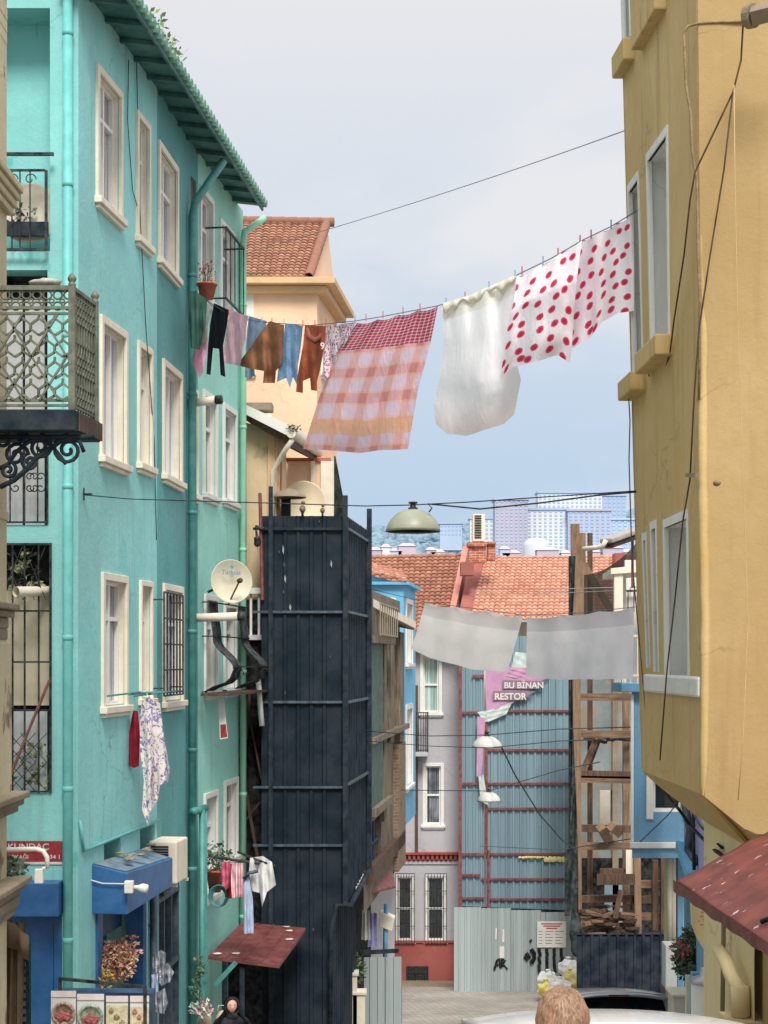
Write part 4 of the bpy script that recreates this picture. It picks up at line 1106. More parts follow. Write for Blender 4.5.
a, b, c, d = fr(365.5, 378, 642, 812); m = MB(); m.fbox(FW, a, b, c, d, .0, .1); m.build('green_boarding', M['greenwall'], WH)
for (p0, p1, t_, b_, o1) in ((379.5, 382, 640, 822, .1), (386, 389, 640, 742, .1), (395, 399, 632, 742, .12)):
    a, b, c, d = fr(p0, p1, t_, b_); m = MB(); m.fbox(FW, a, b, c, d, 0, o1); m.build('post', M['wooddk'], WH)
for (p0, p1, t_, b_, o1) in ((366, 384, 634, 643, .25), (366, 384, 809, 817, .2), (366, 402, 738, 744, .18)):
    a, b, c, d = fr(p0, p1, t_, b_); m = MB(); m.fbox(FW, a, b, c, d, 0, o1); m.build('beam', M['wooddk'], WH)
a, b, c, d = fr(393, 400.5, 745, 872); m = MB(); m.fbox(FW, a, b, c, d, 0, .12); m.build('brick_corner', M['brick'], WH)
a, b, c, d = fr(366, 400.5, 868, 884); m = MB(); m.fbox(FW, a, b, c, d, 0, .12); m.build('beam', M['timberdk'], WH)
MB().add([FW.pt(-.2, 2, -.5), FW.pt(sl - 1.5, 2, -.5), FW.pt(sl - 1.5, FW.hit(380, 892)[1], -.5), FW.pt(-.2, FW.hit(380, 892)[1], -.5)], [(0, 1, 2, 3)]).build('dark_shop_recess', M['dark'], WH)  # black sheet paints in the shade inside the recess
m = MB(); e0_, e1_ = P(360, 597, 30.2), P(414, 625, 36.5); bk = Vector((-2.5, 0, .5))
m.box8([e0_ - Vector((0, 0, .12)), e1_ - Vector((0, 0, .12)), e1_ + bk - Vector((0, 0, .12)), e0_ + bk - Vector((0, 0, .12)), e0_, e1_, e1_ + bk, e0_ + bk]); m.build('roof', M['wooddk'], WH)
m = MB(); m.bar(e0_ + Vector((.02, 0, .0)), e1_ + Vector((.02, 0, 0)), .04, .16); m.build('fascia', M['cream'], WH)
m = MB(); za, zb_ = FW.hit(366, 604)[1], FW.hit(366, 636)[1]; sr = FW.hit(383)[0]
for k in range(9): s = -.1 + (sr + .1) * k / 8; m.bar(FW.pt(s, zb_, .3), FW.pt(s, za, .3), .022)
m.bar(FW.pt(-.1, za, .3), FW.pt(sr, za, .3), .04); m.bar(FW.pt(-.1, zb_ + .03, .3), FW.pt(sr, zb_ + .03, .3), .03); m.bar(FW.pt(sr, za, .3), FW.pt(sr, za, 0), .03)
m.build('balcony_railing', plain('pale_railing', srgb(150, 140, 116), .7), WH)
m = MB(); q0, q1, q2_, q3_ = P(363, 880, 31.2), P(391, 868, 34.6), P(396, 886, 33.4), P(366, 893, 30.5)
m.box8([q0 - Vector((0, 0, .04)), q3_ - Vector((0, 0, .04)), q2_ - Vector((0, 0, .04)), q1 - Vector((0, 0, .04)), q0, q3_, q2_, q1]); m.build('awning', M['maroon'], WH, label='small sagging maroon awning')
# pale street level things
FS = Face(-.95, 27.6, .115, 1)
m = MB(); m.add([P(341, 925, 29), P(352, 905, 29.5), P(353, 1060, 29.5), P(341, 1060, 29)], [(0, 1, 2, 3)]); m.build('pale_wall', M['cream'], WH)
for i, (px, py, Y, col, wdt, hgt, lab) in enumerate(((373, 930, 33, 'lilacwall', 8, 34, 'lilac garment hanging under the small maroon awning'), (366, 925, 32.5, 'white', 7, 30, 'white garment hanging behind the lilac one under the maroon awning'))):
    c = P(px, py, Y); m = MB(); m.grid(6, 8, lambda u, v: c + Vector(((u - .5) * wdt / FPX * Y * (1 + .3 * v), .04 * math.sin(u * 12), -(v - .5) * hgt / FPX * Y)))
    tag(m.build('hanging_garment', M[col], smooth=True), lab, 'garment')
m = MB(); c = P(386, 920, 34); m.box8([c + Vector(v) for v in ((-.16, -.1, -.12), (.12, -.12, -.22), (.16, .3, -.22), (-.12, .3, -.12), (-.12, -.1, .18), (.18, -.1, .05), (.2, .3, .05), (-.1, .3, .18))])
tag(m.build('parcel_box', M['cream'], bevel=.01), 'tilted cream box stuck on the corner of the timber house', 'box')
m = MB(); m.tube([P(386, 904, 34), P(385, 960, 34)], .05, 8); tag(m.build('downpipe', M['sky_blue'], smooth=True), 'light blue pipe beside the tilted cream box', 'pipe')
FG2 = Face(P(364, 0, 31.5).x, 31.5, 1, .12)
gf = thing('corrugated_fence', 'small grey corrugated fence with bent dark top under the timber house', 'fence', FG2.pt(0, ground(31), 0))
corrugated(FG2, 0, FG2.hit(402)[0], ground(31) - .1, FG2.hit(380, 957)[1], 0, .16, .025).build('panel', M['corrgrey'], gf)
m = MB(); m.bar(FG2.pt(-.05, FG2.hit(364, 953)[1], -.05), FG2.pt(.7, FG2.hit(380, 952)[1], -.1), .05, .08); m.build('top_rail', M['ironblue'], gf)
m = MB(); leaves(m, P(358, 968, 30.5), (.13, .15, .3), 260, .09, 12); tag(m.build('climbing_plant', M['leaf']), 'small green bush beside the passage under the black hoarding', 'plant')
for px, py, w_, lab in ((352, 975, 10, 'cream stone pedestal at the passage behind the hoarding pipe'), (359, 994, 12, 'lower cream stone pedestal with cap beside the grey fence')):
    c = P(px, py, 29.5); m = MB(); hw = w_ / FPX * 29.5 / 2
    r_ = thing('pedestal', lab, 'pedestal', Vector((c.x, c.y, ground(29.5))))
    m.box((c.x - hw, c.y - .1, ground(29.5) - .05), (c.x + hw, c.y + .2, c.z)); m.build('shaft', M['cream'], r_)
    MB().box((c.x - hw - .03, c.y - .13, c.z + .002), (c.x + hw + .03, c.y + .23, c.z + .06)).build('cap', M['cream'], r_, bevel=.01)

# ------------------------------------------------------------------ near left stone house with the ornate balcony
NH = thing('stone_house', 'near cream stone house with grimy cornices at the left edge', 'house', (-4, 12, ground(12)))
FN = Face(-6.2, 13.45, 1, 0)     # its far corner side
nx = -3.16
m = MB(); m.box((-6.2, 4.5, 3.5), (nx, 13.4, 16.4)); m.build('wall', M['stone'], NH)
def cornice(py_t, py_b, px_out, mat='stone', steps=3, nm='cornice'):
    Yc = 13.45; zt_ = P(0, py_t, Yc).z; zb_ = P(0, py_b, Yc).z; pr = P(px_out, 0, Yc).x - nx
    m = MB()
    for i in range(steps):
        a = i / steps; b = (i + 1) / steps
        o = pr * (1 - a * .75)
        m.box((nx - .01, 5, zt_ + (zb_ - zt_) * b + .002), (nx + o, 13.4 + o * .6, zt_ + (zb_ - zt_) * a))
    m.build(nm, M[mat], NH, bevel=.012)
cornice(12, 48, 9); cornice(186, 217, 23, 'stone', 4); cornice(48, 92, 7, 'stone', 1, 'frieze')
cornice(604, 618, 20, 'stonedk', 2); cornice(618, 640, 10, 'stonedk', 2); cornice(512, 522, 10, 'stone', 1)
cornice(791, 812, 29, 'stonedk', 3); cornice(876, 895, 31, 'stonedk', 3); cornice(895, 915, 20, 'stonedk', 2)
m = MB()
for z in (P(0, 640, 13.45).z,): m.box((nx - .01, 12.4, z - 1.3), (nx + .035, 13.44, z - .02))
m.build('pilaster', M['stone'], NH, bevel=.01)
# weeds on the ledge, brown curtain
m = MB(); leaves(m, P(12, 868, 13.6), (.13, .2, .07), 170, .08, 31); tag(m.build('weeds', plain('grey_green_weed', srgb(90, 112, 84), .8, 0, .4, 20)), 'grey green weeds growing on the grimy stone ledge', 'plant')
M['canvas'] = cloth('brown_canvas', srgb(112, 94, 76), .25, .1)
m = MB()
def cur(u, v):
    x = P(-14 + u * (38 - 3 * v), 0, 13.7).x; z = P(0, 915 + v * 125, 13.7).z
    return Vector((x, 13.72 + .04 * math.sin(u * 34) + .02 * math.sin(u * 13 + v * 3), z - .08 * u * (1 - v)))
m.grid(60, 14, cur); cc_ = thing('canvas_curtain', 'brown canvas awning curtain hanging in folds at the left edge', 'curtain', P(10, 980, 13.7))
m.uv = [(0, 0)] * len(m.v); m.build('curtain', M['canvas'], cc_, smooth=True)
m = MB(); m.grid(20, 6, lambda u, v: P(-14 + u * 42, 914 + 22 * u * u + 26 * v, 13.62 - .1 * math.sin(v * 3.1)) + Vector((0, .03 * math.sin(u * 20), 0))); m.uv = [(0, 0)] * len(m.v); m.build('valance', M['canvas'], cc_, smooth=True)

# balcony: slab, lattice rails, finials, scroll bracket
YB, YB2, xb = 12.5, 13.12, P(72, 0, 12.5).x
zt_, zb_ = P(0, 288, YB).z, P(0, 408, YB).z
BL = thing('ornate_balcony', 'ornate grey green cast iron balcony with scroll bracket on the near stone house', 'balcony', (nx, 12.8, zb_))
FF = Face(nx - .35, YB, 1, 0); WB = xb - (nx - .35); FSd = Face(xb, YB, .1225, 1)
WS = FSd.hit(95)[0]
def lattice(F, Wd, name):
    H_ = zt_ - zb_
    m = MB(); r_ = .0105
    z0, z1 = zb_ + .06, zt_ - .2
    cw, ch = .125, .30
    nxx = int(Wd / cw) + 1
    def seg(a, b, c, d, w_=.02, o=0):
        # clip in s
        if a > Wd and c > Wd: return
        if c > Wd: t_ = (Wd - a) / (c - a); c = Wd; d = b + (d - b) * t_
        m.bar(F.pt(a, b, o), F.pt(c, d, o), w_, .02, (F.nx, F.ny, 0))
    nrow = 4; ch = (z1 - z0) / nrow
    for j in range(nrow):
        for i in range(-1, nxx):
            s = i * cw + (j % 2) * cw / 2; z = z0 + j * ch
            if s < -.01: s0_ = s
            # a lozenge with long upright shoulders, interlaced with its neighbours
            pts = [(0, 0), (.5, .22), (.5, .5), (1, .78), (1, 1)]
            pts2 = [(1, 0), (1, .0), (.5, .22 + .28), (.0, .78), (0, 1)]
            for (a, b), (c, d) in zip(pts, pts[1:]):
                if s + a * cw >= 0: seg(s + a * cw, z + b * ch, s + c * cw, z + d * ch, .018, .0)
            for (a, b), (c, d) in (((1, 0), (.5, .28)), ((.5, .5), (0, .78)), ((.5, .28), (.5, .5))):
                if s + c * cw >= 0:
                    x0, y0, x1, y1 = s + c * cw, z + d * ch, s + a * cw, z + b * ch
                    seg(x0, y0, x1, y1, .018, .012)
    g_ = 2.2 * cw
    k = -3
    while k * g_ < Wd:
        for sg_ in (1, -1):
            a, b = k * g_, k * g_ + (z1 - z0) * .62
            za_, zb2 = (z0, z1) if sg_ > 0 else (z1, z0)
            if b > 0:
                if a < 0: za_ = za_ + (zb2 - za_) * (-a) / (b - a); a = 0
                seg(a, za_, b, zb2, .016, .018)
        k += 1
    m.build(name, M['olive'], BL)
    m = MB(); s = .06
    while s < Wd - .02:   # frieze of rings
        for k in (0, 1):
            cz = zt_ - .055 - k * .085
            m.tube([F.pt(s + .035 * math.cos(t_ * .63), cz + .032 * math.sin(t_ * .63), 0) for t_ in range(11)], .008, 4, cap=False)
            m.tube([F.pt(s + .035 + .018 * math.cos(t_ * .63), cz + .04 + .014 * math.sin(t_ * .63), 0) for t_ in range(11)], .006, 4, cap=False)
        s += .082
    m.build('frieze', M['olive'], BL)
    m = MB()
    for z, h_ in ((zt_, .035), (zt_ - .155, .022), (zt_ - .2, .02), (zb_ + .06, .022), (zb_ + .02, .02)): m.bar(F.pt(0, z, 0), F.pt(Wd, z, 0), .035 if z == zt_ else .022, h_)
    m.build('rail', M['olive'], BL)
lattice(FF, WB, 'lattice')
# side panel: upright bars with three ring bands
m = MB(); nb = 9
for k in range(nb): s = WS * (k + .5) / nb; m.bar(FSd.pt(s, zb_, 0), FSd.pt(s, zt_, 0), .018)
m.build('bars', M['olive'], BL)
m = MB()
for k in range(nb):
    for zz in (.1, .17, .24, .52, .59, .66, .86, .93):
        s = WS * (k + .5) / nb; cz = zt_ - (zt_ - zb_) * zz
        m.tube([FSd.pt(s + .03 * math.cos(t_ * .79), cz + .03 * math.sin(t_ * .79), .004) for t_ in range(9)], .008, 4, cap=False)
m.build('ring_band', M['olive'], BL)
m = MB()
for z in (zt_, zt_ - .05, zb_ + .02, zb_ + .2, zt_ - .4, zt_ - .6): m.bar(FSd.pt(0, z, 0), FSd.pt(WS, z, 0), .035 if z == zt_ else .018, .03 if z == zt_ else .016)
m.build('side_rail', M['olive'], BL)
for pos in (FF.pt(WB, 0, 0), FSd.pt(WS, 0, 0)):
    m = MB(); m.bar((pos.x, pos.y, zb_ - .02), (pos.x, pos.y, zt_ + .02), .05); m.build('corner_post', M['olive'], BL)
    m = MB(); m.lathe((pos.x, pos.y, zt_ + .02), [(.03, 0), (.03, .015), (.018, .02), (.03, .035), (.036, .055), (.026, .075), (.012, .09), (0, .1)], 12); m.build('finial', M['olive'], BL, smooth=True)
zs = P(0, 435, YB).z
m = MB(); m.box8([FF.pt(-.0, zs + .03, .04), FF.pt(WB + .03, zs + .03, .04), FSd.pt(WS + .06, zs + .03, .03), Vector((nx - .35, YB2 + .1, zs + .03)), FF.pt(0, zb_ - .015, .04), FF.pt(WB + .03, zb_ - .015, .04), FSd.pt(WS + .06, zb_ - .015, .03), Vector((nx - .35, YB2 + .1, zb_ - .015))])
m.build('slab', M['ironblue'], BL, bevel=.01)
m = MB(); m.fbox(FSd, .06, WS + .06, zs + .04, zb_ - .03, .03, .045); m.build('slab_end_board', M['timberdk'], BL)
def spiral(F, s, z, r0, turns, sgn, wr, m, o=0, ph=0):
    n_ = int(turns * 14)
    m.tube([F.pt(s + sgn * r0 * (1 - .85 * i / n_) * math.cos(ph + i / 14 * 2 * math.pi), z + r0 * (1 - .85 * i / n_) * math.sin(ph + i / 14 * 2 * math.pi), o) for i in range(n_ + 1)], wr, 6)
FK = Face(nx - .35, YB + .12, 1, 0)
def K(px, py): s, z = FK.hit(px, py); return s, z
m = MB()
for (px, py, r0, tu, sg_, ph) in ((68, 450, .12, 1.9, 1, 1.6), (40, 447, .10, 1.8, -1, 1.6), (16, 455, .1, 1.6, 1, 0), (2, 440, .08, 1.5, -1, 0), (22, 438, .05, 1.4, 1, 0), (30, 462, .07, 1.5, 1, 2), (8, 470, .07, 1.5, -1, 2)):
    s, z = K(px, py); spiral(FK, s, z, r0, tu, sg_, .016, m, 0, ph)
m.build('scroll', M['ironblue'], BL, smooth=True)
m = MB()
def curve(pts, wr): m.tube([FK.pt(*K(*p_), 0) for p_ in pts], wr, 7)
curve([(0, 487), (14, 480), (26, 470), (36, 458), (48, 450), (60, 441), (72, 438)], .022)
curve([(-4, 470), (8, 464), (16, 452), (28, 442), (44, 438)], .018)
curve([(66, 464), (60, 456), (52, 446), (44, 440)], .016)
curve([(84, 452), (80, 442), (70, 438)], .016)
curve([(-10, 437), (95, 437)], .02)
m.build('bracket', M['ironblue'], BL, smooth=True)
tag(MB().blob(P(47, 283, 12.9), (.14, .08, .035), 10, 6, .4, 5).build('pebble_grey_cloth', plain('grey_white_cloth', srgb(190, 188, 180), .9, 0, .3, 30), smooth=True), 'small grey and white cloth lying on the ornate balcony rail', 'cloth').name = 'folded_cloth'
# ------------------------------------------------------------------ sky-blue house, grey house, roofs
SB = thing('sky_blue_house', 'bright sky blue house with white window frames behind the timber house', 'house', (.2, 39, ground(39)))
F4 = Face(P(366, 0, 37.6).x, 37.6, 1, 0); s4 = F4.hit(403.5)[0]; F4s = Face(*F4.pt(s4, 0).xy, .108, 1); s5 = F4s.hit(415.5)[0]
zt4 = F4.hit(370, 574)[1]; zt4b = F4.hit(403, 584)[1]; zbay = F4s.hit(404, 827)[1]
w4_ = window(F4, SB, F4.rect(384, 396, 598, 640), band=.08, glass='pane', surround='white')
wall(F4, 0, s4, F4.hit(400, 850)[1], zt4b, [w4_]).add([F4.pt(0, zt4b), F4.pt(s4, zt4b), F4.pt(0, zt4)], [(0, 1, 2)]).build('end_wall', M['sky_blue'], SB)
h4 = [window(F4s, SB, F4s.rect(405.5, 412, t_, b_), band=.12, glass='pane_cur', surround='white', mull=(), transom=0) for t_, b_ in ((598, 664), (705, 788))]
wall(F4s, 0, s5, zbay, zt4b, h4).build('street_wall', M['sky_blue'], SB)
wall(F4s, .3, s5 - .5, F4.hit(400, 850)[1], zbay, [], o=-.35).build('lower_wall', M['lilacwall'], SB, label='lilac painted lower wall')
MB().fbox(F4, 0, F4.hit(394.5, 0)[0], 1.5, F4.hit(400, 850)[1], -.5, -.1).build('lower_wall', M['grey'], SB)
a, b, c, d = F4.rect(397, 403.2, 745, 852); MB().fbox(F4, a, b, c, d, .005, .03).build('lilac_panel', M['lilacwall'], SB)
m = MB(); m.fbox(F4, -.1, s4 + .12, zt4b - .02, zt4b + .05, -.1, .14); m.fbox(F4s, 0, s5, zt4b - .02, zt4b + .05, -.1, .14); m.build('eave', M['sky_blue'], SB)
roof_tiles(F4.pt(-.2, zt4 + .1, .2), F4.pt(s4 + .1, zt4b + .07, .2), F4.pt(s4 + .0, zt4b + .35, -1.2), F4.pt(-.2, zt4 + .4, -1.2), 9, 5, .03, 5).build('roof', M['tile3'], SB)

GHs = thing('grey_house', 'grey house with white sash windows and red brick base at the street end', 'house', (1.2, 46, ground(46)))
FGr = Face(P(393, 0, 45.4).x, 45.4, 1, 0); sg0 = FGr.hit(417.5)[0]; sg1 = FGr.hit(460)[0]
zt5 = FGr.hit(420, 650)[1]; zmid = FGr.hit(420, 852)[1]; zbase = FGr.hit(420, 942)[1]; zg = ground(45) - .3
hs = [window(FGr, GHs, FGr.rect(*r_), band=.09, glass=g_, surround='white', transom=.5, mull=(), sill=True, bars=0) for r_, g_ in (((420, 442, 654, 713), 'pane_green'), ((422.5, 444, 763, 825), 'pane'))]
hg = [window(FGr, GHs, FGr.rect(*r_), band=.07, glass='pane_dark', surround='white', transom=.5, mull=()) for r_ in ((395.5, 414.5, 875, 941), (425, 446.5, 875, 941))]
hb = (*FGr.rect(406.5, 428, 966, 984), .12)
wall(FGr, 0, sg1, zbase, zmid - .2, hg).build('ground_floor_wall', M['grey'], GHs)
wall(FGr, sg0, sg1, zmid + .0, zt5, hs).build('upper_wall', M['grey'], GHs)
FGa = Face(*FGr.pt(sg0, 0).xy, -.9, -.35)
m = MB(); pA = FGr.pt(0, 0, .25); pB = FGr.pt(sg0, 0, 0)
m.add([(pA.x, pA.y, zmid), (pB.x, pB.y, zmid), (pB.x, pB.y, zt5), (pA.x, pA.y, zt5)], [(0, 1, 2, 3)]); m.build('bay_wall', M['grey'], GHs)
wall(FGr, -.05, sg1 - .1, zg, zbase - .002, [hb], o=.06).build('base', M['brickred'], GHs)
MB().add([FGr.pt(hb[0], hb[2], -.05), FGr.pt(hb[1], hb[2], -.05), FGr.pt(hb[1], hb[3], -.05), FGr.pt(hb[0], hb[3], -.05)], [(0, 1, 2, 3)]).build('basement_window', M['pane_dark'], GHs)
m = MB(); m.fbox(FGr, -.08, sg1 - .08, zbase - .01, zbase + .05, .04, .1); m.build('plinth_cap', M['brickred'], GHs)
m = MB()
for k in range(8): s = hb[0] + (hb[1] - hb[0]) * k / 7; m.bar(FGr.pt(s, hb[2], .07), FGr.pt(s, hb[3], .07), .018)
for z in (hb[2], (hb[2] + hb[3]) / 2, hb[3]): m.bar(FGr.pt(hb[0], z, .075), FGr.pt(hb[1], z, .075), .018)
m.build('basement_grille', M['iron'], GHs)
for r_ in ((395.5, 414.5, 873, 943), (425, 446.5, 873, 943)):
    a, b, c, d = FGr.rect(*r_); m = MB()
    for k in range(8): s = a + (b - a) * k / 7; m.bar(FGr.pt(s, c, .1), FGr.pt(s, d, .1), .016)
    for k in range(5): z = c + (d - c) * k / 4; m.bar(FGr.pt(a, z, .11), FGr.pt(b, z, .11), .016)
    m.build('window_grille', M['iron'], GHs)
# dentilled terracotta string course
m = MB(); m.fbox(FGr, .0, sg1, zmid - .06, zmid - .0, -.02, .16); m.fbox(FGr, .0, sg1, zmid - .24, zmid - .2, -.02, .06)
m.build('string_course', M['brickred'], GHs); MB().fbox(FGr, 0, sg1, zmid - .199, zmid - .061, -.03, .02).build('string_course_back', M['maroon'], GHs); m = MB()
s = .04
while s < sg1 - .06: m.fbox(FGr, s, s + .07, zmid - .198, zmid - .062, -.01, .12); s += .13
m.build('string_course', M['brickred'], GHs)
m = MB(); m.fbox(FGr, 0, sg1, zmid - .34, zmid - .25, -.02, .04); m.build('moulding', M['grey'], GHs)
# small balcony with black rail
a, b, c, d = FGr.rect(413.5, 427.5, 712, 752)
m = MB(); m.fbox(FGr, a, b, c - .1, c + .02, 0, .55); m.build('balcony_slab', M['grey'], GHs, bevel=.02)
m = MB()
for k in range(7): s = a + (b - a) * k / 6; m.bar(FGr.pt(s, c, .5), FGr.pt(s, d, .5), .02)
for z in (d, c + .08): m.bar(FGr.pt(a, z, .5), FGr.pt(b, z, .5), .03); m.bar(FGr.pt(b, z, .5), FGr.pt(b, z, 0), .03)
for k in range(3): m.bar(FGr.pt(b, c, .1 + k * .15), FGr.pt(b, d, .1 + k * .15), .02)
m.build('balcony_railing', M['iron'], GHs)
m = MB(); m.tube([FGr.pt(FGr.hit(416.5)[0], zmid, .1), FGr.pt(FGr.hit(416.5)[0], zt5 - 1, .1)], .04, 8); m.build('drainpipe', M['timberdk'], GHs)
# left roof
rl0, rl1, rl2, rl3 = P(362, 655, 45.2), P(452, 655, 45.2), P(468, 553.5, 49.5), P(362, 556, 49.5)
rl1.z = rl0.z = FGr.hit(420, 655)[1]; 
e0_ = FGr.hit(400, 650)[1]
A_ = P(364, 590, 45.1); B_ = P(461, 590, 45.1); A_.z = B_.z = zt5 + .02
A_ = P(340, 652, 45.0); B_ = P(456, 652, 45.0)
roof_tiles(A_, B_, P(468, 554, 50), P(340, 557, 50), 22, 26, .05, 11).build('roof', M['tile2'], GHs)
# party wall, maroon flank, chimneys
RH = thing('tiled_house', 'house with bright orange tiled roof, maroon parapets and brick chimney', 'house', (4, 48, ground(48)))
def para(x0, y0, x1, y1, w_, Y0, Y1, mat, nm):
    a = P(x0, y0, Y0); b = P(x1, y1, Y1); ww = w_ / FPX * 46
    MB().box8([a + Vector((0, 0, -.8)), a + Vector((ww, 0, -.8)), b + Vector((ww, 0, -.8)), b + Vector((0, 0, -.8)), a, a + Vector((ww, 0, 0)), b + Vector((ww, 0, 0)), b]).build(nm, M[mat], RH)
M['redparapet'] = stucco('maroon_render', srgb(158, 84, 72), .15, .3); M['pinkparapet'] = stucco('pink_render', srgb(196, 128, 112), .12, .3)
para(447, 620, 463, 546, 6, 44.8, 50, 'pinkparapet', 'parapet')
para(456, 626, 471, 556, 14, 44.7, 49, 'redparapet', 'parapet')
roof_tiles(P(470, 621, 44.7), P(640, 621, 44.7), P(640, 556, 49.5), P(482, 557, 49.5), 31, 20, .05, 12).build('roof', M['tile3'], RH)
FR = Face(P(462, 0, 45.6).x, 45.6, 1, 0); hx = FR.hit(640)[0]
m = MB(); m.fbox(FR, 0, hx, zg, FR.hit(500, 622)[1], -.1, 0); m.build('front_wall', M['cream'], RH)
m = MB(); a, b, c, d = FR.rect(516.5, 526, 642, 654); m.fbox(FR, a, b, c, d, .002, .02); m.build('vent_opening', M['dark'], RH)
def boxpx(x0, x1, yt, yb, Y, dpt): a = P(x0, yb, Y); b = P(x1, yt, Y); return MB().box((a.x, Y, a.z), (b.x, Y + dpt, b.z))
ch = boxpx(469, 486, 546, 562, 46.2, .6); ch.build('chimney', M['chimbrick'], RH); boxpx(468, 487, 542, 546, 46.1, .8).build('chimney_cap', M['chimbrick'], RH)
boxpx(487.5, 495.5, 544, 560, 46.6, .5).build('chimney', M['chimbrick'], RH); boxpx(487, 496, 541.5, 544, 46.5, .7).build('chimney_cap', M['chimbrick'], RH)
boxpx(461, 474, 562, 575, 46.0, .7).build('chimney_foot', M['redparapet'], RH)
boxpx(615, 626, 553, 566, 48, .6).build('chimney', M['redparapet'], RH)
ac2 = thing('air_conditioner', 'white air conditioner unit standing on top of the brick chimney', 'air conditioner', P(479, 542, 46.3))
boxpx(473, 485, 514, 541.5, 46.2, .5).build('casing', M['cream'], ac2, bevel=.02)
m = MB()
for k in range(10): a = P(474.5, 538 - k * 2.4, 46.19); m.box(a, a + Vector((.2, -.02, .03)))
m.build('vent', M['dark'], ac2)

# ------------------------------------------------------------------ blue grey sheet hoarding in the middle with red frame
MHo = thing('grey_blue_hoarding', 'tall grey blue corrugated hoarding with red steel rails and torn banner', 'hoarding', (3.7, 44.5, ground(44)))
FM = Face(P(461, 0, 44.4).x, 44.4, 1, 0)
def mx(px): return FM.hit(px)[0]
def mz(py): return FM.hit(500, py)[1]
corrugated(FM, mx(461), mx(484), mz(1000), mz(636), -.02, .2, .045).build('panel', M['corrblue'], MHo)
corrugated(FM, mx(486), mx(574), mz(1000), mz(636), 0, .2, .045).build('panel', M['corrblue'], MHo)
for px, t_, b_, w_ in ((458.5, 655, 910, .09), (485, 720, 855, .07), (487, 850, 915, .07)):
    m = MB(); m.fbox(FM, mx(px), mx(px) + w_, mz(b_), mz(t_), .035, .11); m.build('post', M['redsteel'], MHo)
for x0, x1, py in ((472, 484, 676), (460, 484, 712.5), (508, 574, 711), (486, 574, 750), (460, 573, 783.5), (486, 573, 808.5), (461, 573, 854), (460, 480, 875), (481, 570, 879), (461, 484, 898), (487, 570, 899)):
    m = MB(); m.fbox(FM, mx(x0), mx(x1), mz(py) - .03, mz(py) + .03, .035, .08); m.build('rail', M['redsteel'], MHo)
m = MB(); m.bar(FM.pt(mx(460), mz(908), -.0), FM.pt(mx(572), mz(912), .06), .06, .1); m.build('painted_ledge_shadow', M['dark'], MHo)  # near-black bar painted in as the shadow along the ledge
# torn yellow foam strip
m = MB(); rnd = random.Random(5)
for k in range(16): c = FM.pt(mx(520 + k * 2.9), mz(857 + (2 if k > 8 else 0)), .09); m.blob(c, (.07, .03, .03 + .05 * (k > 8)), 6, 4, .7, k)
tag(m.build('foam_strip', plain('yellow_foam', srgb(214, 206, 130), .9)), 'torn strip of yellow foam along the red rail of the hoarding', 'foam')
# banner
M['pinkbanner'] = cloth('mauve_banner', srgb(206, 158, 192), .1, .15); M['palebanner'] = cloth('pale_mint_banner', srgb(206, 222, 216), .15, .15); M['greyplate'] = plain('grey_plate', srgb(128, 112, 122), .7)
BN = thing('torn_banner', 'torn mauve construction banner with white letters hanging on the hoarding', 'banner', FM.pt(mx(500), mz(690), .15))
def bq(name, pts, mat, o=.14, sub=10):
    (x0, y0), (x1, y1), (x2, y2), (x3, y3) = pts; m = MB(); m.uv = None
    def fn(u, v):
        px = (x0 * (1 - u) + x1 * u) * (1 - v) + (x3 * (1 - u) + x2 * u) * v; py = (y0 * (1 - u) + y1 * u) * (1 - v) + (y3 * (1 - u) + y2 * u) * v
        s, z = mx(px), mz(py); return FM.pt(s, z, o + .010 * math.sin(u * 9 + v * 4) + .007 * math.sin(v * 15 - u * 5))
    m.grid(sub, sub, fn); m.uv = [(0, 0)] * len(m.v)
    return m.build(name, M[mat], BN, smooth=True)
bq('cloth', ((485, 662), (551, 674), (508, 706), (486, 712)), 'pinkbanner')
bq('torn_hem', ((486, 711), (512, 702), (506, 714), (487, 722)), 'palebanner', .15)
bq('torn_tail', ((477, 712), (487, 710), (494, 719), (484, 722)), 'palebanner', .13)
bq('upper_strip', ((515, 652), (527, 653), (527, 672), (510, 670)), 'palebanner', .13)
bq('upper_strip', ((511, 668), (527, 668), (527, 680), (505, 676)), 'pinkbanner', .15)
m = MB(); z_ = mz(688); m.add([FM.pt(mx(502), mz(688.5), .185), FM.pt(mx(538), mz(688.5), .185), FM.pt(mx(545), mz(681), .185), FM.pt(mx(502), mz(680), .185)], [(0, 1, 2, 3)]); m.build('grey_panel', M['greyplate'], BN)
m = MB(); m.add([FM.pt(mx(492.5), mz(700), .185), FM.pt(mx(522), mz(700), .185), FM.pt(mx(535), mz(691), .185), FM.pt(mx(492.5), mz(691), .185)], [(0, 1, 2, 3)]); m.build('grey_panel', M['greyplate'], BN)
ftext(FM, mx(503.5), mz(688), .19, 'BU BİNAN', .235, 'signwhite', BN, sx=.98, bold=.025)
ftext(FM, mx(494), mz(699.3), .19, 'RESTOR', .25, 'signwhite', BN, sx=.98, bold=.025)
bq('twisted_tail', ((477, 716), (485, 718), (481, 776), (476, 776)), 'pinkbanner', .2)
bq('twisted_tail', ((478, 776), (483, 774), (488, 805), (480, 800)), 'palebanner', .2)

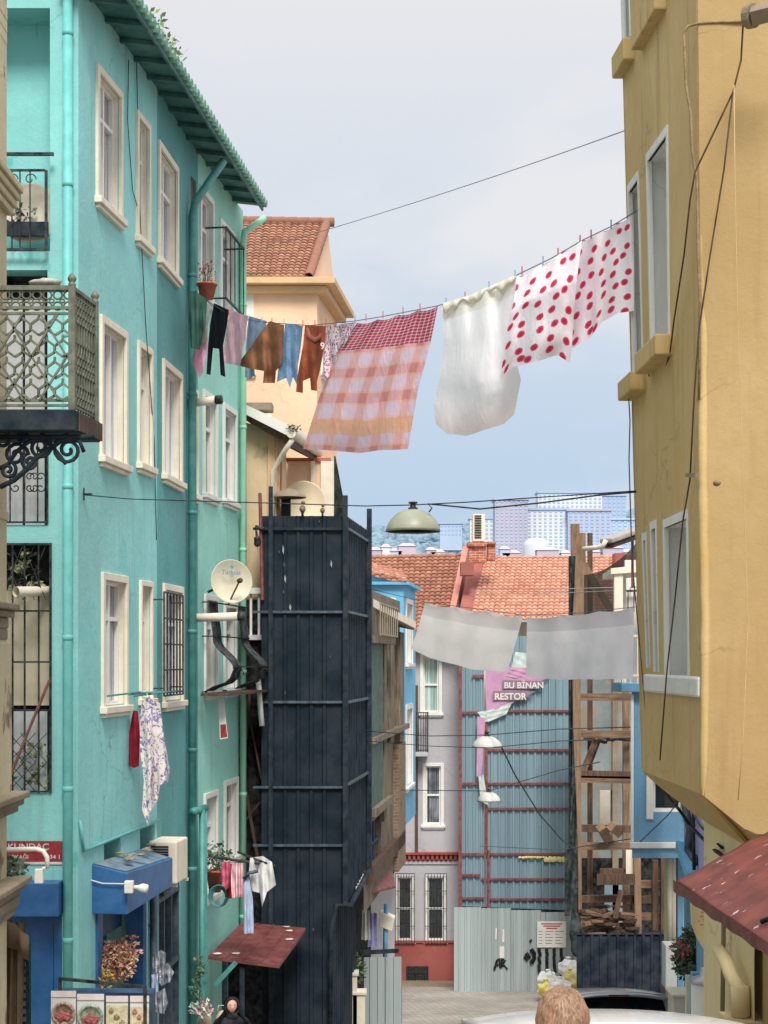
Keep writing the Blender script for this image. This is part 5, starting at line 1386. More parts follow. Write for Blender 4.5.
# lower fence with notice and graffiti
LF = thing('site_fence', 'lower grey corrugated site fence with white notice and black graffiti', 'fence', (3.7, 43, ground(43)))
FLf = Face(P(454, 0, 43.2).x, 43.2, 1, -.005)
def lx(px): return FLf.hit(px)[0]
def lz(py): return FLf.hit(500, py)[1]
for (x0, x1, t_, b_) in ((454, 481, 907, 992), (481, 511, 908, 996), (511, 541, 910, 998), (541, 576, 912, 1000)):
    corrugated(FLf, lx(x0), lx(x1), lz(b_), lz(t_), .004 * (x0 % 7), .17, .028).build('panel', M['corrgrey'], LF)
m = MB(); m.fbox(FLf, lx(454), lx(576), lz(1006), lz(993), -.15, -.0); m.build('footing', M['stonedk'], LF)
NB = thing('notice_board', 'white notice board with red heading lines on the grey site fence', 'notice', FLf.pt(lx(551), lz(935), .05))
m = MB(); m.fbox(FLf, lx(537), lx(566), lz(947), lz(921), .04, .055); m.build('board', M['white'], NB)
M['redink'] = plain('red_ink', srgb(180, 50, 50), .7); M['greyink'] = plain('grey_ink', srgb(130, 135, 140), .7); M['blackink'] = plain('black_spray', srgb(20, 20, 28), .7)
m = MB(); m.v = []; m.f = []
for (x0, x1, y_) in ((541, 562, 923.5), (543, 560, 925.7), (546, 557, 928)): m.add([FLf.pt(lx(x0), lz(y_ + .6), .058), FLf.pt(lx(x1), lz(y_ + .6), .058), FLf.pt(lx(x1), lz(y_ - .6), .058), FLf.pt(lx(x0), lz(y_ - .6), .058)], [(0, 1, 2, 3)])
m.build('red_heading', M['redink'], NB)
m = MB(); rnd = random.Random(2)
for y_ in (931, 934, 937, 940, 943):
    for x0, x1 in ((538.5, 542), (545, 545 + rnd.uniform(5, 8)), (555, 555 + rnd.uniform(3, 9))): m.add([FLf.pt(lx(x0), lz(y_ + .35), .058), FLf.pt(lx(x1), lz(y_ + .35), .058), FLf.pt(lx(x1), lz(y_ - .35), .058), FLf.pt(lx(x0), lz(y_ - .35), .058)], [(0, 1, 2, 3)])
m.build('text_line', M['greyink'], NB)
m = MB(); rnd = random.Random(8)
for x_ in (539.5, 547, 554.5, 561.5):
    for k in range(7):
        y_ = 950 + k * 4; x = x_ + rnd.uniform(-.6, .6); m.add([FLf.pt(lx(x - 1.6), lz(y_ + 2.4), .04), FLf.pt(lx(x + 1.6), lz(y_ + 2.0), .04), FLf.pt(lx(x + 1.3), lz(y_ - 2.2), .04), FLf.pt(lx(x - 1.9), lz(y_ - 1.8), .04)], [(0, 1, 2, 3)])
def stroke(pts, w_=.07):
    m.tube([FLf.pt(lx(x), lz(y), .035) for x, y in pts], w_ / 2, 5)
stroke([(494, 970), (497, 960), (499, 958), (500, 968)]); stroke([(496, 965), (502, 964)]); stroke([(502, 967), (502, 958), (505, 960), (503, 964), (507, 969)]); 
stroke([(526, 953), (529, 957), (527, 959), (525, 956)], .12); stroke([(531, 949), (534, 953), (534, 958), (531, 963)], .12); stroke([(530, 940), (531, 941)], .1)
m.build('graffiti', M['blackink'], LF)
m = MB()
for (x0, x1, y0, y1) in ((495, 496.5, 928, 939), (502, 504, 929, 942), (498, 505, 946, 958)): m.add([FLf.pt(lx(x0), lz(y1), .037), FLf.pt(lx(x1), lz(y1), .037), FLf.pt(lx(x1 + .5), lz(y0), .037), FLf.pt(lx(x0 + .5), lz(y0), .037)], [(0, 1, 2, 3)])
m.build('paint_patch', M['signwhite'], LF)
# rubbish bags
def bag(px, py, Y, r_, mat, lab, seed, flat=1):
    m = MB(); c = P(px, py, Y); m.blob(c, (r_, r_ * .9, r_ * flat), 18, 12, .55, seed); m.lathe(c + Vector((0, 0, r_ * flat * .8)), [(.02, 0), (.05, .06), (.08, .1)], 8)
    o = m.build('rubbish_bag', mat, smooth=False, bevel=0); sub = o.modifiers.new('s', 'SUBSURF'); sub.levels = sub.render_levels = 1
    tag(o, lab, 'rubbish bag', 'rubbish bags heaped against the fence')
bg1 = plain('white_plastic_bag', srgb(222, 222, 220), .35, 0, .1, 12, dirt=srgb(150, 160, 180), dirt_amt=.4); bg2 = plain('yellow_plastic_bag', srgb(216, 200, 96), .4, 0, .2, 12, dirt=srgb(220, 220, 210), dirt_amt=.7)
gb = [(568, 968, 40.5, .26, bg1, 'white plastic rubbish bag on top of the heap by the fence'), (571, 980, 40.2, .28, bg2, 'yellow rubbish bag under the white one beside the navy fence'), (548, 981, 40.6, .28, bg1, 'white rubbish bag at the left end of the heap'), (546, 989, 40.3, .22, bg2, 'small yellow rubbish bag at the foot of the heap'), (560, 989, 40.0, .3, bg1, 'blue white rubbish bag lying lowest in the heap')]
for i, (x, y, Y, r_, mt, lab) in enumerate(gb): bag(x, y, Y, r_, mt, lab, i + 1, .85)
# pavement under the grey house
m = MB(); Yk = 43.6
m.box((P(380, 0, Yk).x, Yk, ground(Yk) - .3), (P(576, 0, Yk).x, 45.6, ground(45) + .06)); tag(m.build('pavement', M['stonedk'], bevel=.02), 'stone pavement along the grey house', kind='structure')

# ------------------------------------------------------------------ timber scaffold with boards, navy fence
TS = thing('timber_scaffold', 'raw timber shoring frame several storeys high beside the blue house', 'scaffold', (5, 38.5, ground(38)))
YT = 38.5
def tb(x0, y0, x1, y1, w_=.16, Y0=YT, Y1=YT, mat='timber', nm='beam'):
    MB().bar(P(x0, y0, Y0), P(x1, y1, Y1), w_, w_ * .8, (0, 1, 0)).build(nm, M[mat], TS)
tb(577.5, 930, 575, 524, .20, nm='post'); tb(581.5, 640, 581, 533, .2, 38.7, 38.7, nm='post'); tb(590, 936, 590, 533, .12, 39.5, 39.5, 'timberdk', nm='post')
tb(626, 934, 626, 690, .16, 39.2, 39.2, nm='post'); tb(655, 930, 655, 860, .14, 38.4, 38.4, 'timberdk', nm='post'); tb(638, 935, 637, 850, .16, 38.2, 38.2, nm='post')
tb(664, 934, 664, 858, .16, 38.2, 38.2, 'timberdk', nm='post')
for (x0, y0, x1, y1, mt) in ((578, 697, 632, 697, 'timber_h'), (578, 734, 632, 734, 'timber_h'), (578, 774, 632, 775, 'timberdk'), (578, 779, 632, 780, 'timber_h'), (578, 828, 632, 829, 'timberdk'), (578, 846, 632, 846, 'timber_h'), (578, 899, 640, 898, 'timberdk'), (580, 918, 667, 916, 'timber_h'), (632, 884, 664, 884, 'timber_h'), (632, 900, 664, 899, 'timberdk'), (600, 872, 640, 872, 'timberdk')):
    tb(x0, y0, x1, y1, .17, mat=mt)
tb(582, 562, 616, 618, .16, 38.9, 38.9, nm='brace'); tb(582, 774, 596, 740, .14, 39, 39, nm='brace'); tb(615, 918, 621, 890, .12, 38.0, 38.0, 'timberdk', nm='brace'); tb(590, 765, 570 + 30, 738, .08, 39, 39, 'timberdk', nm='brace')
MB().box(P(597, 885, 38), P(635, 874, 38) + Vector((0, .04, 0))).build('board', M['timberdk'], TS)
MB().box(P(626, 880, 38.3), P(634, 850, 38.3) + Vector((0, .04, 0))).build('board', M['cream'], TS)
# back wall of the gutted house (dull grey blue with dark openings)
GW = thing('gutted_house', 'gutted house shell seen through the timber shoring', 'house', (5.5, 42, ground(42)))
FGw = Face(P(574, 0, 42).x, 42, 1, 0)
M['gutwall'] = stucco('patchy_grey_render', srgb(128, 140, 140), .3, .6, patch=srgb(150, 130, 108), patch_amt=.08)
wd = FGw.hit(700)[0]
hh_ = [(*FGw.rect(600, 612, 820 - 30, 846 - 16), .3), (*FGw.rect(632, 660, 820, 842), .3)]
wall(FGw, 0, wd, 0.5, FGw.hit(580, 650)[1], hh_).build('wall', M['gutwall'], GW)
for r_ in ((612, 618, 640, 930), ):
    a, b, c, d = FGw.rect(*r_); m = MB(); m.fbox(FGw, a, b, c, d, 0, .1); m.build('pilaster', M['stonedk'], GW)
m = MB(); m.fbox(FGw, 0, wd, FGw.hit(580, 932)[1], FGw.hit(580, 858)[1], -.02, .06); m.build('dark_lower_opening', M['dark'], GW)
for (x0, x1, t_, b_) in ((604, 624, 880, 925), ):
    m = MB(); a, b, c, d = FGw.rect(x0, x1, t_, b_); m.fbox(FGw, a, b, c, d, .06, .1); m.build('pale_panel', M['corrblue'], GW)
# heaps of boards
rnd = random.Random(11)
def heap(x0, x1, y0, y1, Y, n, lab, seed, mats=('timber_h', 'timberdk'), L=(.3, .9), nm='timber_offcuts'):
    rnd = random.Random(seed)
    m = MB()
    for k in range(n):
        c = P(rnd.uniform(x0, x1), rnd.uniform(y0, y1), Y + rnd.uniform(-.4, .4)); a = rnd.uniform(-.5, .5); l = rnd.uniform(*L) / 2
        d = Vector((math.cos(a), rnd.uniform(-.6, .6), math.sin(a) * .6)) * l
        m.bar(c - d, c + d, rnd.uniform(.05, .14), rnd.uniform(.03, .08))
    o = m.build(nm, M[mats[seed % 2]]); tag(o, lab, kind='stuff')
heap(590, 630, 732, 742, 39, 9, 'loose timber offcuts piled on the upper shoring platform', 1)
heap(584, 634, 906, 932, 38.4, 38, 'broken timber and rubble heaped behind the navy fence', 3, L=(.2, .6))
heap(584, 634, 912, 934, 38.2, 20, 'brown rubble in front of the heap', 4, L=(.2, .5))
for k, (x0, y0, x1, y1) in enumerate(((601, 827, 609, 842), (611, 826, 619, 833))):
    tb(x0, y0, x1, y1, .2, 37.8, 38.6, 'timber', 'board')
NF = thing('navy_fence', 'navy blue sheet metal fence below the timber shoring', 'fence', (5, 37.4, ground(37)))
FNf = Face(P(576.5, 0, 37.4).x, 37.4, 1, 0)
corrugated(FNf, 0, FNf.hit(667)[0], ground(37.4) - .3, FNf.hit(600, 935)[1], 0, .2, .03).build('panel', M['navysheet'], NF)
m = MB(); m.fbox(FNf, 0, FNf.hit(667)[0], FNf.hit(600, 936.5)[1], FNf.hit(600, 934)[1], -.03, .0); m.build('top_rail', M['navysheet'], NF)
# dark green net rolled down beside the post, and stretched above
M['net'] = cloth('sheer_dark_net', srgb(70, 74, 70), .25, .4)
m = MB(); m.grid(8, 60, lambda u, v: P(568.5 + 7 * u - 3 * math.sin(v * 5) * u - (4 if v > .8 else 0) * (1 - u), 556 + 360 * v, 38.2 + .1 * math.sin(u * 9 + v * 20))); m.uv = [(0, 0)] * len(m.v)
tag(m.build('net_strip', M['netgreen'], smooth=True), 'long dark green net strip hanging beside the tall timber post', 'netting')
m = MB(); m.blob(P(576, 935, 38), (.16, .1, .5), 10, 8, .4, 3); tag(m.build('net_bundle', M['netgreen'], smooth=True), 'bunched dark green net end beside the white notice', 'netting')
t = NT('see_through_net'); t.set(Base_Color=(.02,.017,.013,1), Roughness=.9)
tr_ = t.new('ShaderNodeBsdfTransparent'); mxs = t.new('ShaderNodeMixShader'); mxs.inputs[0].default_value = .9
t.l.new(tr_.outputs[0], mxs.inputs[1]); t.l.new(t.b.outputs[0], mxs.inputs[2]); t.l.new(mxs.outputs[0], t.n['Material Output'].inputs[0]); M['netsheer'] = t.m
m = MB(); m.grid(20, 14, lambda u, v: P(584 + 54 * u, 575 - 30 * u * u - 4 * u + (70 + 20 * u) * v, 30 + .15 * math.sin(u * 7 + v * 3))); 
tag(m.build('shade_net', M['netsheer'], smooth=True), 'sheer brown debris net stretched from the timber posts to the right', 'netting')

# ------------------------------------------------------------------ hillside city, its haze mixed into the base colours
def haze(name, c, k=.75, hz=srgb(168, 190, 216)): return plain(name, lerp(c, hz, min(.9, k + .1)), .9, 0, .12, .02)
M['hill'] = None
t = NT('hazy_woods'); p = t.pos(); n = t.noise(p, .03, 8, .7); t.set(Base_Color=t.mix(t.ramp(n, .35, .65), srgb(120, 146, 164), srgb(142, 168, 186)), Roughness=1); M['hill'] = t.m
def hy(px):   # skyline row of the far hill
    return 532 + 3 * math.sin(px * .05) - max(0, px - 455) * .14 + max(0, px - 560) * .1
def hillfn(u, v):
    px = -500 + 1500 * u; Y = 700 + 900 * v
    top = P(px, hy(px), 1600); zz = -40 + CZ + (top.z + 40 - CZ) * (v ** 1.2)
    q = P(px, 0, Y); return Vector((q.x, Y, zz + 5 * noise.noise(Vector((u * 60, v * 30, 0))) * (1 if v < .97 else .3)))
m = MB(); m.grid(260, 50, hillfn); m.grid(60, 3, lambda u, v: Vector((P(-500 + 1500 * u, 0, 1600).x, 1600 + v * 900, P(-500 + 1500 * u, hy(-500 + 1500 * u), 1600).z - v * 30)))
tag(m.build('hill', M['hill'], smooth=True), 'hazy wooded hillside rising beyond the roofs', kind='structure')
# woods: crowns in a mass
m = MB(); rnd = random.Random(21)
for k in range(2400):
    px = rnd.uniform(355, 650); v = rnd.random() ** .6; Y = 700 + 900 * v
    q = P(px, 0, Y); b_ = hillfn((px + 500) / 1500, v)
    r_ = rnd.uniform(3, 6); m.blob((q.x, Y, b_.z + r_ * .5), (r_, r_, r_ * 1.1), 6, 4, .5, k)
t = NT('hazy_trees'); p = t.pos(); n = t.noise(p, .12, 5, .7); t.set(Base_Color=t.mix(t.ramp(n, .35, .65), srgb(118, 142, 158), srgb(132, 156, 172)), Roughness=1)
tag(m.build('distant_woods', t.m), 'hazy blue green woods covering the far hillside', kind='stuff')
def tower(x0, x1, yt, yb, Y, c, wc, cols, rows, lab, dpt=18, cat='apartment block', group=None, trim=None):
    a = P(x0, yb, Y); b = P(x1, yt, Y)
    T_ = thing('apartment_tower', lab, cat, Vector(((a.x + b.x) / 2, Y, a.z)), group)
    F_ = Face(a.x, Y, 1, 0); W_ = b.x - a.x
    hl = []; zf = a.z; H_ = b.z - a.z
    for i in range(cols):
        for j in range(rows):
            s = W_ * (i + .25) / cols; z = zf + H_ * (j + .25) / rows; hl.append((s, s + W_ * .5 / cols, z, z + H_ * .5 / rows))
    MB().box((a.x, Y, a.z - 12), (b.x, Y + dpt, b.z)).build('wall', c, T_)
    hl.sort(key=lambda h_: -h_[2])
    for h_ in hl[:100]: MB().fbox(F_, h_[0], h_[1], h_[2], h_[3], .05, .25).build('window', wc, T_)
    if len(hl) > 100:
        m = MB()
        for h_ in hl[100:]: m.fbox(F_, h_[0], h_[1], h_[2], h_[3], .05, .25)
        m.build('lower_windows', wc, T_)['kind'] = 'stuff'
    MB().box((a.x - .8, Y - .8, b.z + .02), (b.x + .8, Y + dpt, b.z + 1.2)).build('roof', trim or wc, T_)
    return T_
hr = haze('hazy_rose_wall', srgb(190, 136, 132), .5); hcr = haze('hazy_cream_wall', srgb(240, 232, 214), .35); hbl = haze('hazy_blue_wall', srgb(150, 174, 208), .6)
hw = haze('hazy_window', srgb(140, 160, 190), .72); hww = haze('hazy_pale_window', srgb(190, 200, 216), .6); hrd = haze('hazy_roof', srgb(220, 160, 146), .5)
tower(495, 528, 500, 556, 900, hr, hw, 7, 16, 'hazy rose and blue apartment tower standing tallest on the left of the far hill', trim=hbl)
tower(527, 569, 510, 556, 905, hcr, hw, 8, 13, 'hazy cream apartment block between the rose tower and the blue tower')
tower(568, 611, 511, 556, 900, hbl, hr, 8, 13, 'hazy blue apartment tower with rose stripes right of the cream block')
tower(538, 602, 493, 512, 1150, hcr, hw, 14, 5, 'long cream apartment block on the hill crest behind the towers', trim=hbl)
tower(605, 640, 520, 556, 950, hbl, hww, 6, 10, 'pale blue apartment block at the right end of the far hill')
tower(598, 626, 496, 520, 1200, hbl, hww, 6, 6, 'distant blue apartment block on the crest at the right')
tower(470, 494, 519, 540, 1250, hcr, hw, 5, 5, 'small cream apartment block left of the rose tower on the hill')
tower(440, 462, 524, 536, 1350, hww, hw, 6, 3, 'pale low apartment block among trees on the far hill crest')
rnd = random.Random(4)
LB = ['pink', 'cream', 'white', 'rose']
spots = [(374, 550, 16), (386, 547, 9), (396, 551, 11), (407, 546, 17), (431, 550, 9), (438, 552, 13), (505, 549, 10), (512, 553, 18), (548, 550, 22), (566, 553, 9), (583, 549, 16), (594, 552, 12), (613, 548, 20), (628, 552, 10)]
for i, (px, py, w_) in enumerate(spots):
    c = [hr, hcr, hww, hrd][i % 4]; Y = 620; a = P(px - w_ / 2, py + 16, Y); b = P(px + w_ / 2, py, Y)
    T_ = thing('hillside_house', 'small hazy %s house just above the tiled roofs at the foot of the hill' % LB[i % 4], 'house', Vector(((a.x + b.x) / 2, Y, a.z)), 'small hazy %s houses at the hill foot' % LB[i % 4])
    MB().box((a.x, Y, a.z - 10), (b.x, Y + 8, b.z)).build('wall', c, T_)
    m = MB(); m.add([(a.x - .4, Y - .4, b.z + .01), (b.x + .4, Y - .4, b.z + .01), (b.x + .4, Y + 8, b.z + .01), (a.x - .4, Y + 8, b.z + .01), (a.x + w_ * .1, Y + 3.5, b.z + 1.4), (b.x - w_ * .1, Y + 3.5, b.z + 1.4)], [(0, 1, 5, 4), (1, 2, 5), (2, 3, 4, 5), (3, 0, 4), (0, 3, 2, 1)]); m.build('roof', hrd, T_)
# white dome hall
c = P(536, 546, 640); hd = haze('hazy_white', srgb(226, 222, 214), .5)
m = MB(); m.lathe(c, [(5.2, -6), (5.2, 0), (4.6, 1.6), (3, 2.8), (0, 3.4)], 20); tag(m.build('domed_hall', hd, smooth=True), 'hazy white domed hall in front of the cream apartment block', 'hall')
# ------------------------------------------------------------------ right: blue house with balcony
RB = thing('blue_house', 'mid blue house with overhanging bay and white framed window on the right', 'house', (4.2, 21, ground(21)))
F6 = Face(P(632, 0, 21).x, 21, 1, 0)
zt6 = F6.hit(640, 692)[1]; zb6 = F6.hit(640, 858)[1]
w6 = window(F6, RB, F6.rect(646, 690, 768, 819), band=.09, transom=0, mull=(), glass='pane_dark', surround='white', sash='white', sill=False)
wall(F6, 0, 1.6, zb6, zt6, [w6]).build('bay_wall', M['blue2'], RB)
F6s = Face(F6.x - .0, 24.0, 0, -1)
m = MB(); m.add([F6.pt(0, zb6), Vector((F6.x + .40, 23.5, zb6)), Vector((F6.x + .40, 23.5, zt6)), F6.pt(0, zt6)], [(0, 1, 2, 3)]); m.add([F6.pt(0, zb6), F6.pt(1.6, zb6), F6.pt(1.6, zb6, -2.5), F6.pt(.42, zb6, -2.5)], [(0, 1, 2, 3)]); m.build('bay_side', M['blue2'], RB)
m = MB(); m.fbox(F6, -.03, .78, F6.hit(640, 848)[1], F6.hit(640, 842)[1], .0, .05); m.fbox(F6, -.02, .02, F6.hit(640, 842)[1], F6.hit(640, 694)[1], .0, .03); m.build('trim', M['white'], RB, bevel=.01)
m = MB(); m.fbox(F6, -.16, 1.6, zt6, F6.hit(640, 683)[1], -.7, .12); m.build('balcony_slab', M['blue2'], RB, bevel=.01)
m = MB(); zr0, zr1 = F6.hit(640, 683)[1], F6.hit(640, 636)[1]
for k in range(14): s = -.12 + k * .09; m.bar(F6.pt(s, zr0, .08), F6.pt(s, zr1, .08), .016)
for k in range(4): m.bar(F6.pt(-.14, zr0, .0 - k * .2), F6.pt(-.14, zr1, -k * .2), .016)
for z in (zr1, zr0 + .1): m.bar(F6.pt(-.14, z, .08), F6.pt(1.2, z, .08), .03); m.bar(F6.pt(-.14, z, .08), F6.pt(-.14, z, -.7), .03)
m.build('balcony_railing', M['cream'], RB)
m = MB()
for px, Yx, w_ in ((618, 22.4, .12), (623, 22.8, .08)): a = P(px, 690, Yx); b = P(px, 572, Yx); m.bar(a, b, w_)
m.build('porch_post', M['cream'], RB)
m = MB(); a = P(611, 574, 22.3); m.box8([a, a + Vector((1.4, 0, .1)), a + Vector((1.5, 1.6, .1)), a + Vector((.1, 1.6, 0)), a + Vector((0, 0, .08)), a + Vector((1.4, 0, .24)), a + Vector((1.5, 1.6, .24)), a + Vector((.1, 1.6, .08))]); m.build('porch_roof', M['cream'], RB)
m = MB(); a = P(625, 690, 24.5); m.box(a, P(660, 560, 24.5) + Vector((0, .1, 0))); m.build('rear_wall', M['white'], RB)
m = MB(); a = P(628, 612, 24.4)
for k in range(8): m.bar(a + Vector((k * .09, 0, 0)), a + Vector((k * .09, 0, .32)), .015)
m.bar(a + Vector((-.05, 0, .32)), a + Vector((.8, 0, .34)), .03); m.build('window_grille', M['iron'], RB)
# pale gutter box and pipe above
M['zincgrey'] = plain('zinc_grey', srgb(176, 172, 162), .5, .2, .2, 8)
gb_ = thing('gutter_box', 'pale round gutter box with curved pipe above the porch roof', 'gutter', P(620, 535, 20.5))
m = MB(); m.bar(P(606, 541, 20.2), P(650, 525, 21), .2, .07); m.build('gutter', M['zincgrey'], gb_, bevel=.02)
m = MB(); m.bar(P(608, 546, 20.25), P(650, 531.5, 21), .15, .06); m.build('gutter_shade_bar', M['timberdk'], gb_, bevel=.02)  # separate dark bar paints in the shade under the gutter
m = MB(); m.tube([P(583, 549, 20.2), P(597, 547.5, 20.1), P(603, 546, 20), P(606, 540, 20)], .03, 8); m.build('pipe', M['cream'], gb_, smooth=True)
for px in (628.5, 632.5): MB().tube([P(px, 534, 20.9), P(px, 588 if px > 630 else 574, 20.9)], .018, 8).build('post', M['redsteel'], gb_) if px > 630 else None
# lower wall of the blue house, pipes, cabinet, plants
F7 = Face(P(668, 0, 21.6).x, 21.6, 1, 0)
m = MB(); m.fbox(F7, 0, 1.6, ground(21.6) - .3, zb6, -.3, 0); m.build('lower_wall', M['yellow3'], RB)
for px0, px1, mt, nm in ((676.5, 682, 'blue2', 'door_jamb'), (688, 692, 'blue2', 'door_jamb')):
    a, _ = F7.hit(px0); b, _ = F7.hit(px1); m = MB(); m.fbox(F7, a, b, ground(21.6) - .2, zb6 - .03, .003, .09); m.build(nm, M[mt], RB)
for px, b_ in ((668.5, 940), (672.5, 945)):
    s, _ = F7.hit(px); MB().tube([F7.pt(s, F7.hit(px, b_)[1], .08), F7.pt(s, zb6, .08)], .035, 8).build('pipe', M['cream'], RB, smooth=True)
cb = thing('meter_cabinet', 'tall grey meter cabinet at the foot of the blue house wall', 'cabinet', F7.pt(.1, ground(21.3), .3))
a = P(665.5, 989, 21.1); b = P(677, 945, 21.1); MB().box((a.x, 21.1, a.z), (b.x, 21.4, b.z)).build('body', M['greywhite'], cb, bevel=.01)
MB().box((a.x, 21.1, ground(21.2)), (b.x, 21.4, a.z - .002)).build('plinth', M['stonedk'], cb)
# lilac narrow frontage nearer the camera
LH = thing('lilac_house', 'narrow lilac and blue house front between the blue house and the ochre house', 'house', (3.8, 18, ground(18)))
lp0, lp1 = P(684, 0, 20.4), P(706, 0, 15.6)
F8 = Face(lp0.x, lp0.y, lp1.x - lp0.x, lp1.y - lp0.y); L8 = math.hypot(lp1.x - lp0.x, lp1.y - lp0.y)
zt8 = 10 - .4; zm8 = F8.hit(690, 862)[1]
hw_ = window(F8, LH, (.8, 1.7, zm8 + .6, zm8 + 2.0), band=.1, glass='pane_dark', surround='white')
wall(F8, 0, L8, zm8, zt8, [hw_]).build('upper_wall', M['lilacwall'], LH)
wall(F8, 0, L8, ground(18) - 1, zm8 - .002, [(.6, 1.5, ground(18) - .8, zm8 - .5)]).build('lower_wall', M['blue2'], LH)
MB().fbox(F8, .6, 1.5, ground(18) - .8, zm8 - .5, -.3, -.14).build('door', M['white'], LH)
m = MB(); m.fbox(F8, -.1, L8, zm8 - .05, zm8 + .06, .0, .1); m.build('string_course', M['sky_blue'], LH)
# pipes & canopy bits hanging there
m = MB(); m.tube([P(684, 800, 17.5), P(690, 830, 17.3), P(688, 850, 17.4), P(697, 862, 17.0)], .045, 8); tag(m.build('bent_duct', M['steelpaint'], smooth=True), 'bent grey duct under the eave between the blue and ochre houses', 'duct')
# round cream hanging shield / rolled awning
m = MB(); pts = [(697, 888), (702, 905), (708, 925), (711, 945), (708, 955), (703, 948), (697, 938), (692, 925), (691, 905)]
m.prism([P(x, y, 15.4) for x, y in pts], (.0, .05, 0)); tag(m.build('folded_awning', M['yellow3'], bevel=.01), 'pale folded awning flap hanging under the maroon awning tip', 'awning')
m = MB(); leaves(m, P(704, 918, 15.3), (.05, .03, .1), 40, .04, 3); tag(m.build('hanging_flowers', fl[0]), 'tiny hanging dried flowers against the pale folded awning', 'flowers')
# wall planter with shrub
c = P(690, 990, 17.6)
pl = thing('potted_shrub', 'leafy green shrub with red flowers in a pot by the blue wall', 'potted shrub', Vector((c.x, c.y, ground(17.6))))
MB().lathe(Vector((c.x, c.y, ground(17.6))), [(0, 0), (.16, 0), (.2, .45), (.23, .45), (.23, .5), (.18, .5), (0, .44)], 16).build('pot', M['terracotta'], pl, smooth=True)
m = MB()
for k in range(7): a = k * .9; m.tube([Vector((c.x, c.y, ground(17.6) + .45)), P(690, 985, 17.6), P(690 + 9 * math.cos(a), 945 + 6 * math.sin(a), 17.6 + .2 * math.sin(a))], [.02, .014, .006], 5)
m.build('stem', M['timberdk'], pl)
m = MB(); leaves(m, P(692, 955, 17.6), (.21, .2, .28), 800, .075, 41); leaves(m, P(684, 962, 17.6), (.12, .15, .14), 160, .07, 42); leaves(m, P(695, 935, 17.6), (.1, .12, .14), 130, .07, 43); m.build('foliage', M['leaf'], pl)
m = MB(); leaves(m, P(695, 970, 17.55), (.18, .2, .12), 200, .085, 44); m.build('foliage', M['leafdk'], pl)
m = MB(); leaves(m, P(681, 950, 17.4), (.12, .1, .1), 46, .055, 45); leaves(m, P(704, 960, 17.4), (.07, .1, .12), 26, .05, 46); m.build('bloom', plain('pink_red_bloom', srgb(186, 74, 86), .7), pl)
# row of small blue stools / posts & pale planter
for i, (px, t_, b_, Y, mt, w_, lab) in enumerate(((688, 975, 1050, 17.0, 'cream', .05, 'thin cream post standing before the leafy shrub'), (696, 972, 1050, 16.6, 'blue2', .10, 'blue door leaf edge standing beside the leafy shrub'))):
    a = P(px, t_, Y); m = MB(); m.bar((a.x, Y, ground(Y)), a, w_); tag(m.build('wooden_post', M[mt], bevel=.005), lab, 'post')
pb = thing('planter', 'pale square planter at the foot of the cream pipes', 'planter', P(684, 1000, 19))
a = P(674, 994, 18.8); b = P(694, 994, 18.8); MB().box((a.x, 18.8, ground(18.8)), (b.x, 19.2, a.z - .04)).build('box', M['cream'], pb); MB().box((a.x - .03, 18.77, a.z - .038), (b.x + .03, 19.23, a.z)).build('rim', M['cream'], pb, bevel=.01)
bn = thing('waste_bin', 'grey cylindrical bin with cap beside the ochre wall', 'bin', Vector((P(705, 0, 14.9).x, 14.9, ground(14.9))))
c = P(706, 982, 14.9); MB().lathe((c.x, c.y, ground(14.9)), [(0, 0), (.13, 0), (.14, c.z - ground(14.9)), (0, c.z - ground(14.9))], 18).build('body', M['greywhite'], bn, smooth=True)
MB().lathe(c, [(.15, 0), (.15, .03), (.06, .06), (.05, .13), (0, .13)], 18).build('cap', M['silver'], bn, smooth=True)

# ------------------------------------------------------------------ ochre house
YH = thing('ochre_house', 'tall ochre yellow house with leaning wall and grey rendered window recesses on the right', 'house', (3.5, 12.5, ground(12.5)))
near = P(703, 0, 11.96)
F9 = Face(P(641, 0, 14.6).x, 14.6, near.x - P(641, 0, 14.6).x, near.y - 14.6)
L9 = math.hypot(near.x - P(641, 0, 14.6).x, near.y - 14.6)
ZB9 = F9.hit(645, 772)[1]; ZT9 = 16.6
# window recesses measured on the photo (near edge px, far edge px)
rc = []
def rr(pf, pn, yt_n, yb_n, dp=.28):   # rows measured at the near edge
    a, _ = F9.hit(pf); b, _ = F9.hit(pn); zt_ = F9.hit(pn, yt_n)[1]; zb_ = F9.hit(pn, yb_n)[1]
    return (a, b, zb_, zt_, dp)
top1 = rr(658.5, 676.5, 133, 335); top2 = rr(641.8, 651.5, 178, 372)
bot1 = rr(666, 690, 518, 676); bot2 = rr(654.5, 659.5, 528, 672, .28); bot3 = rr(647, 650.5, 540, 668, .28)
up1 = rr(641.8, 648, -160, 36, .2)
rc = [top1, top2, bot1, bot2, bot3, up1]
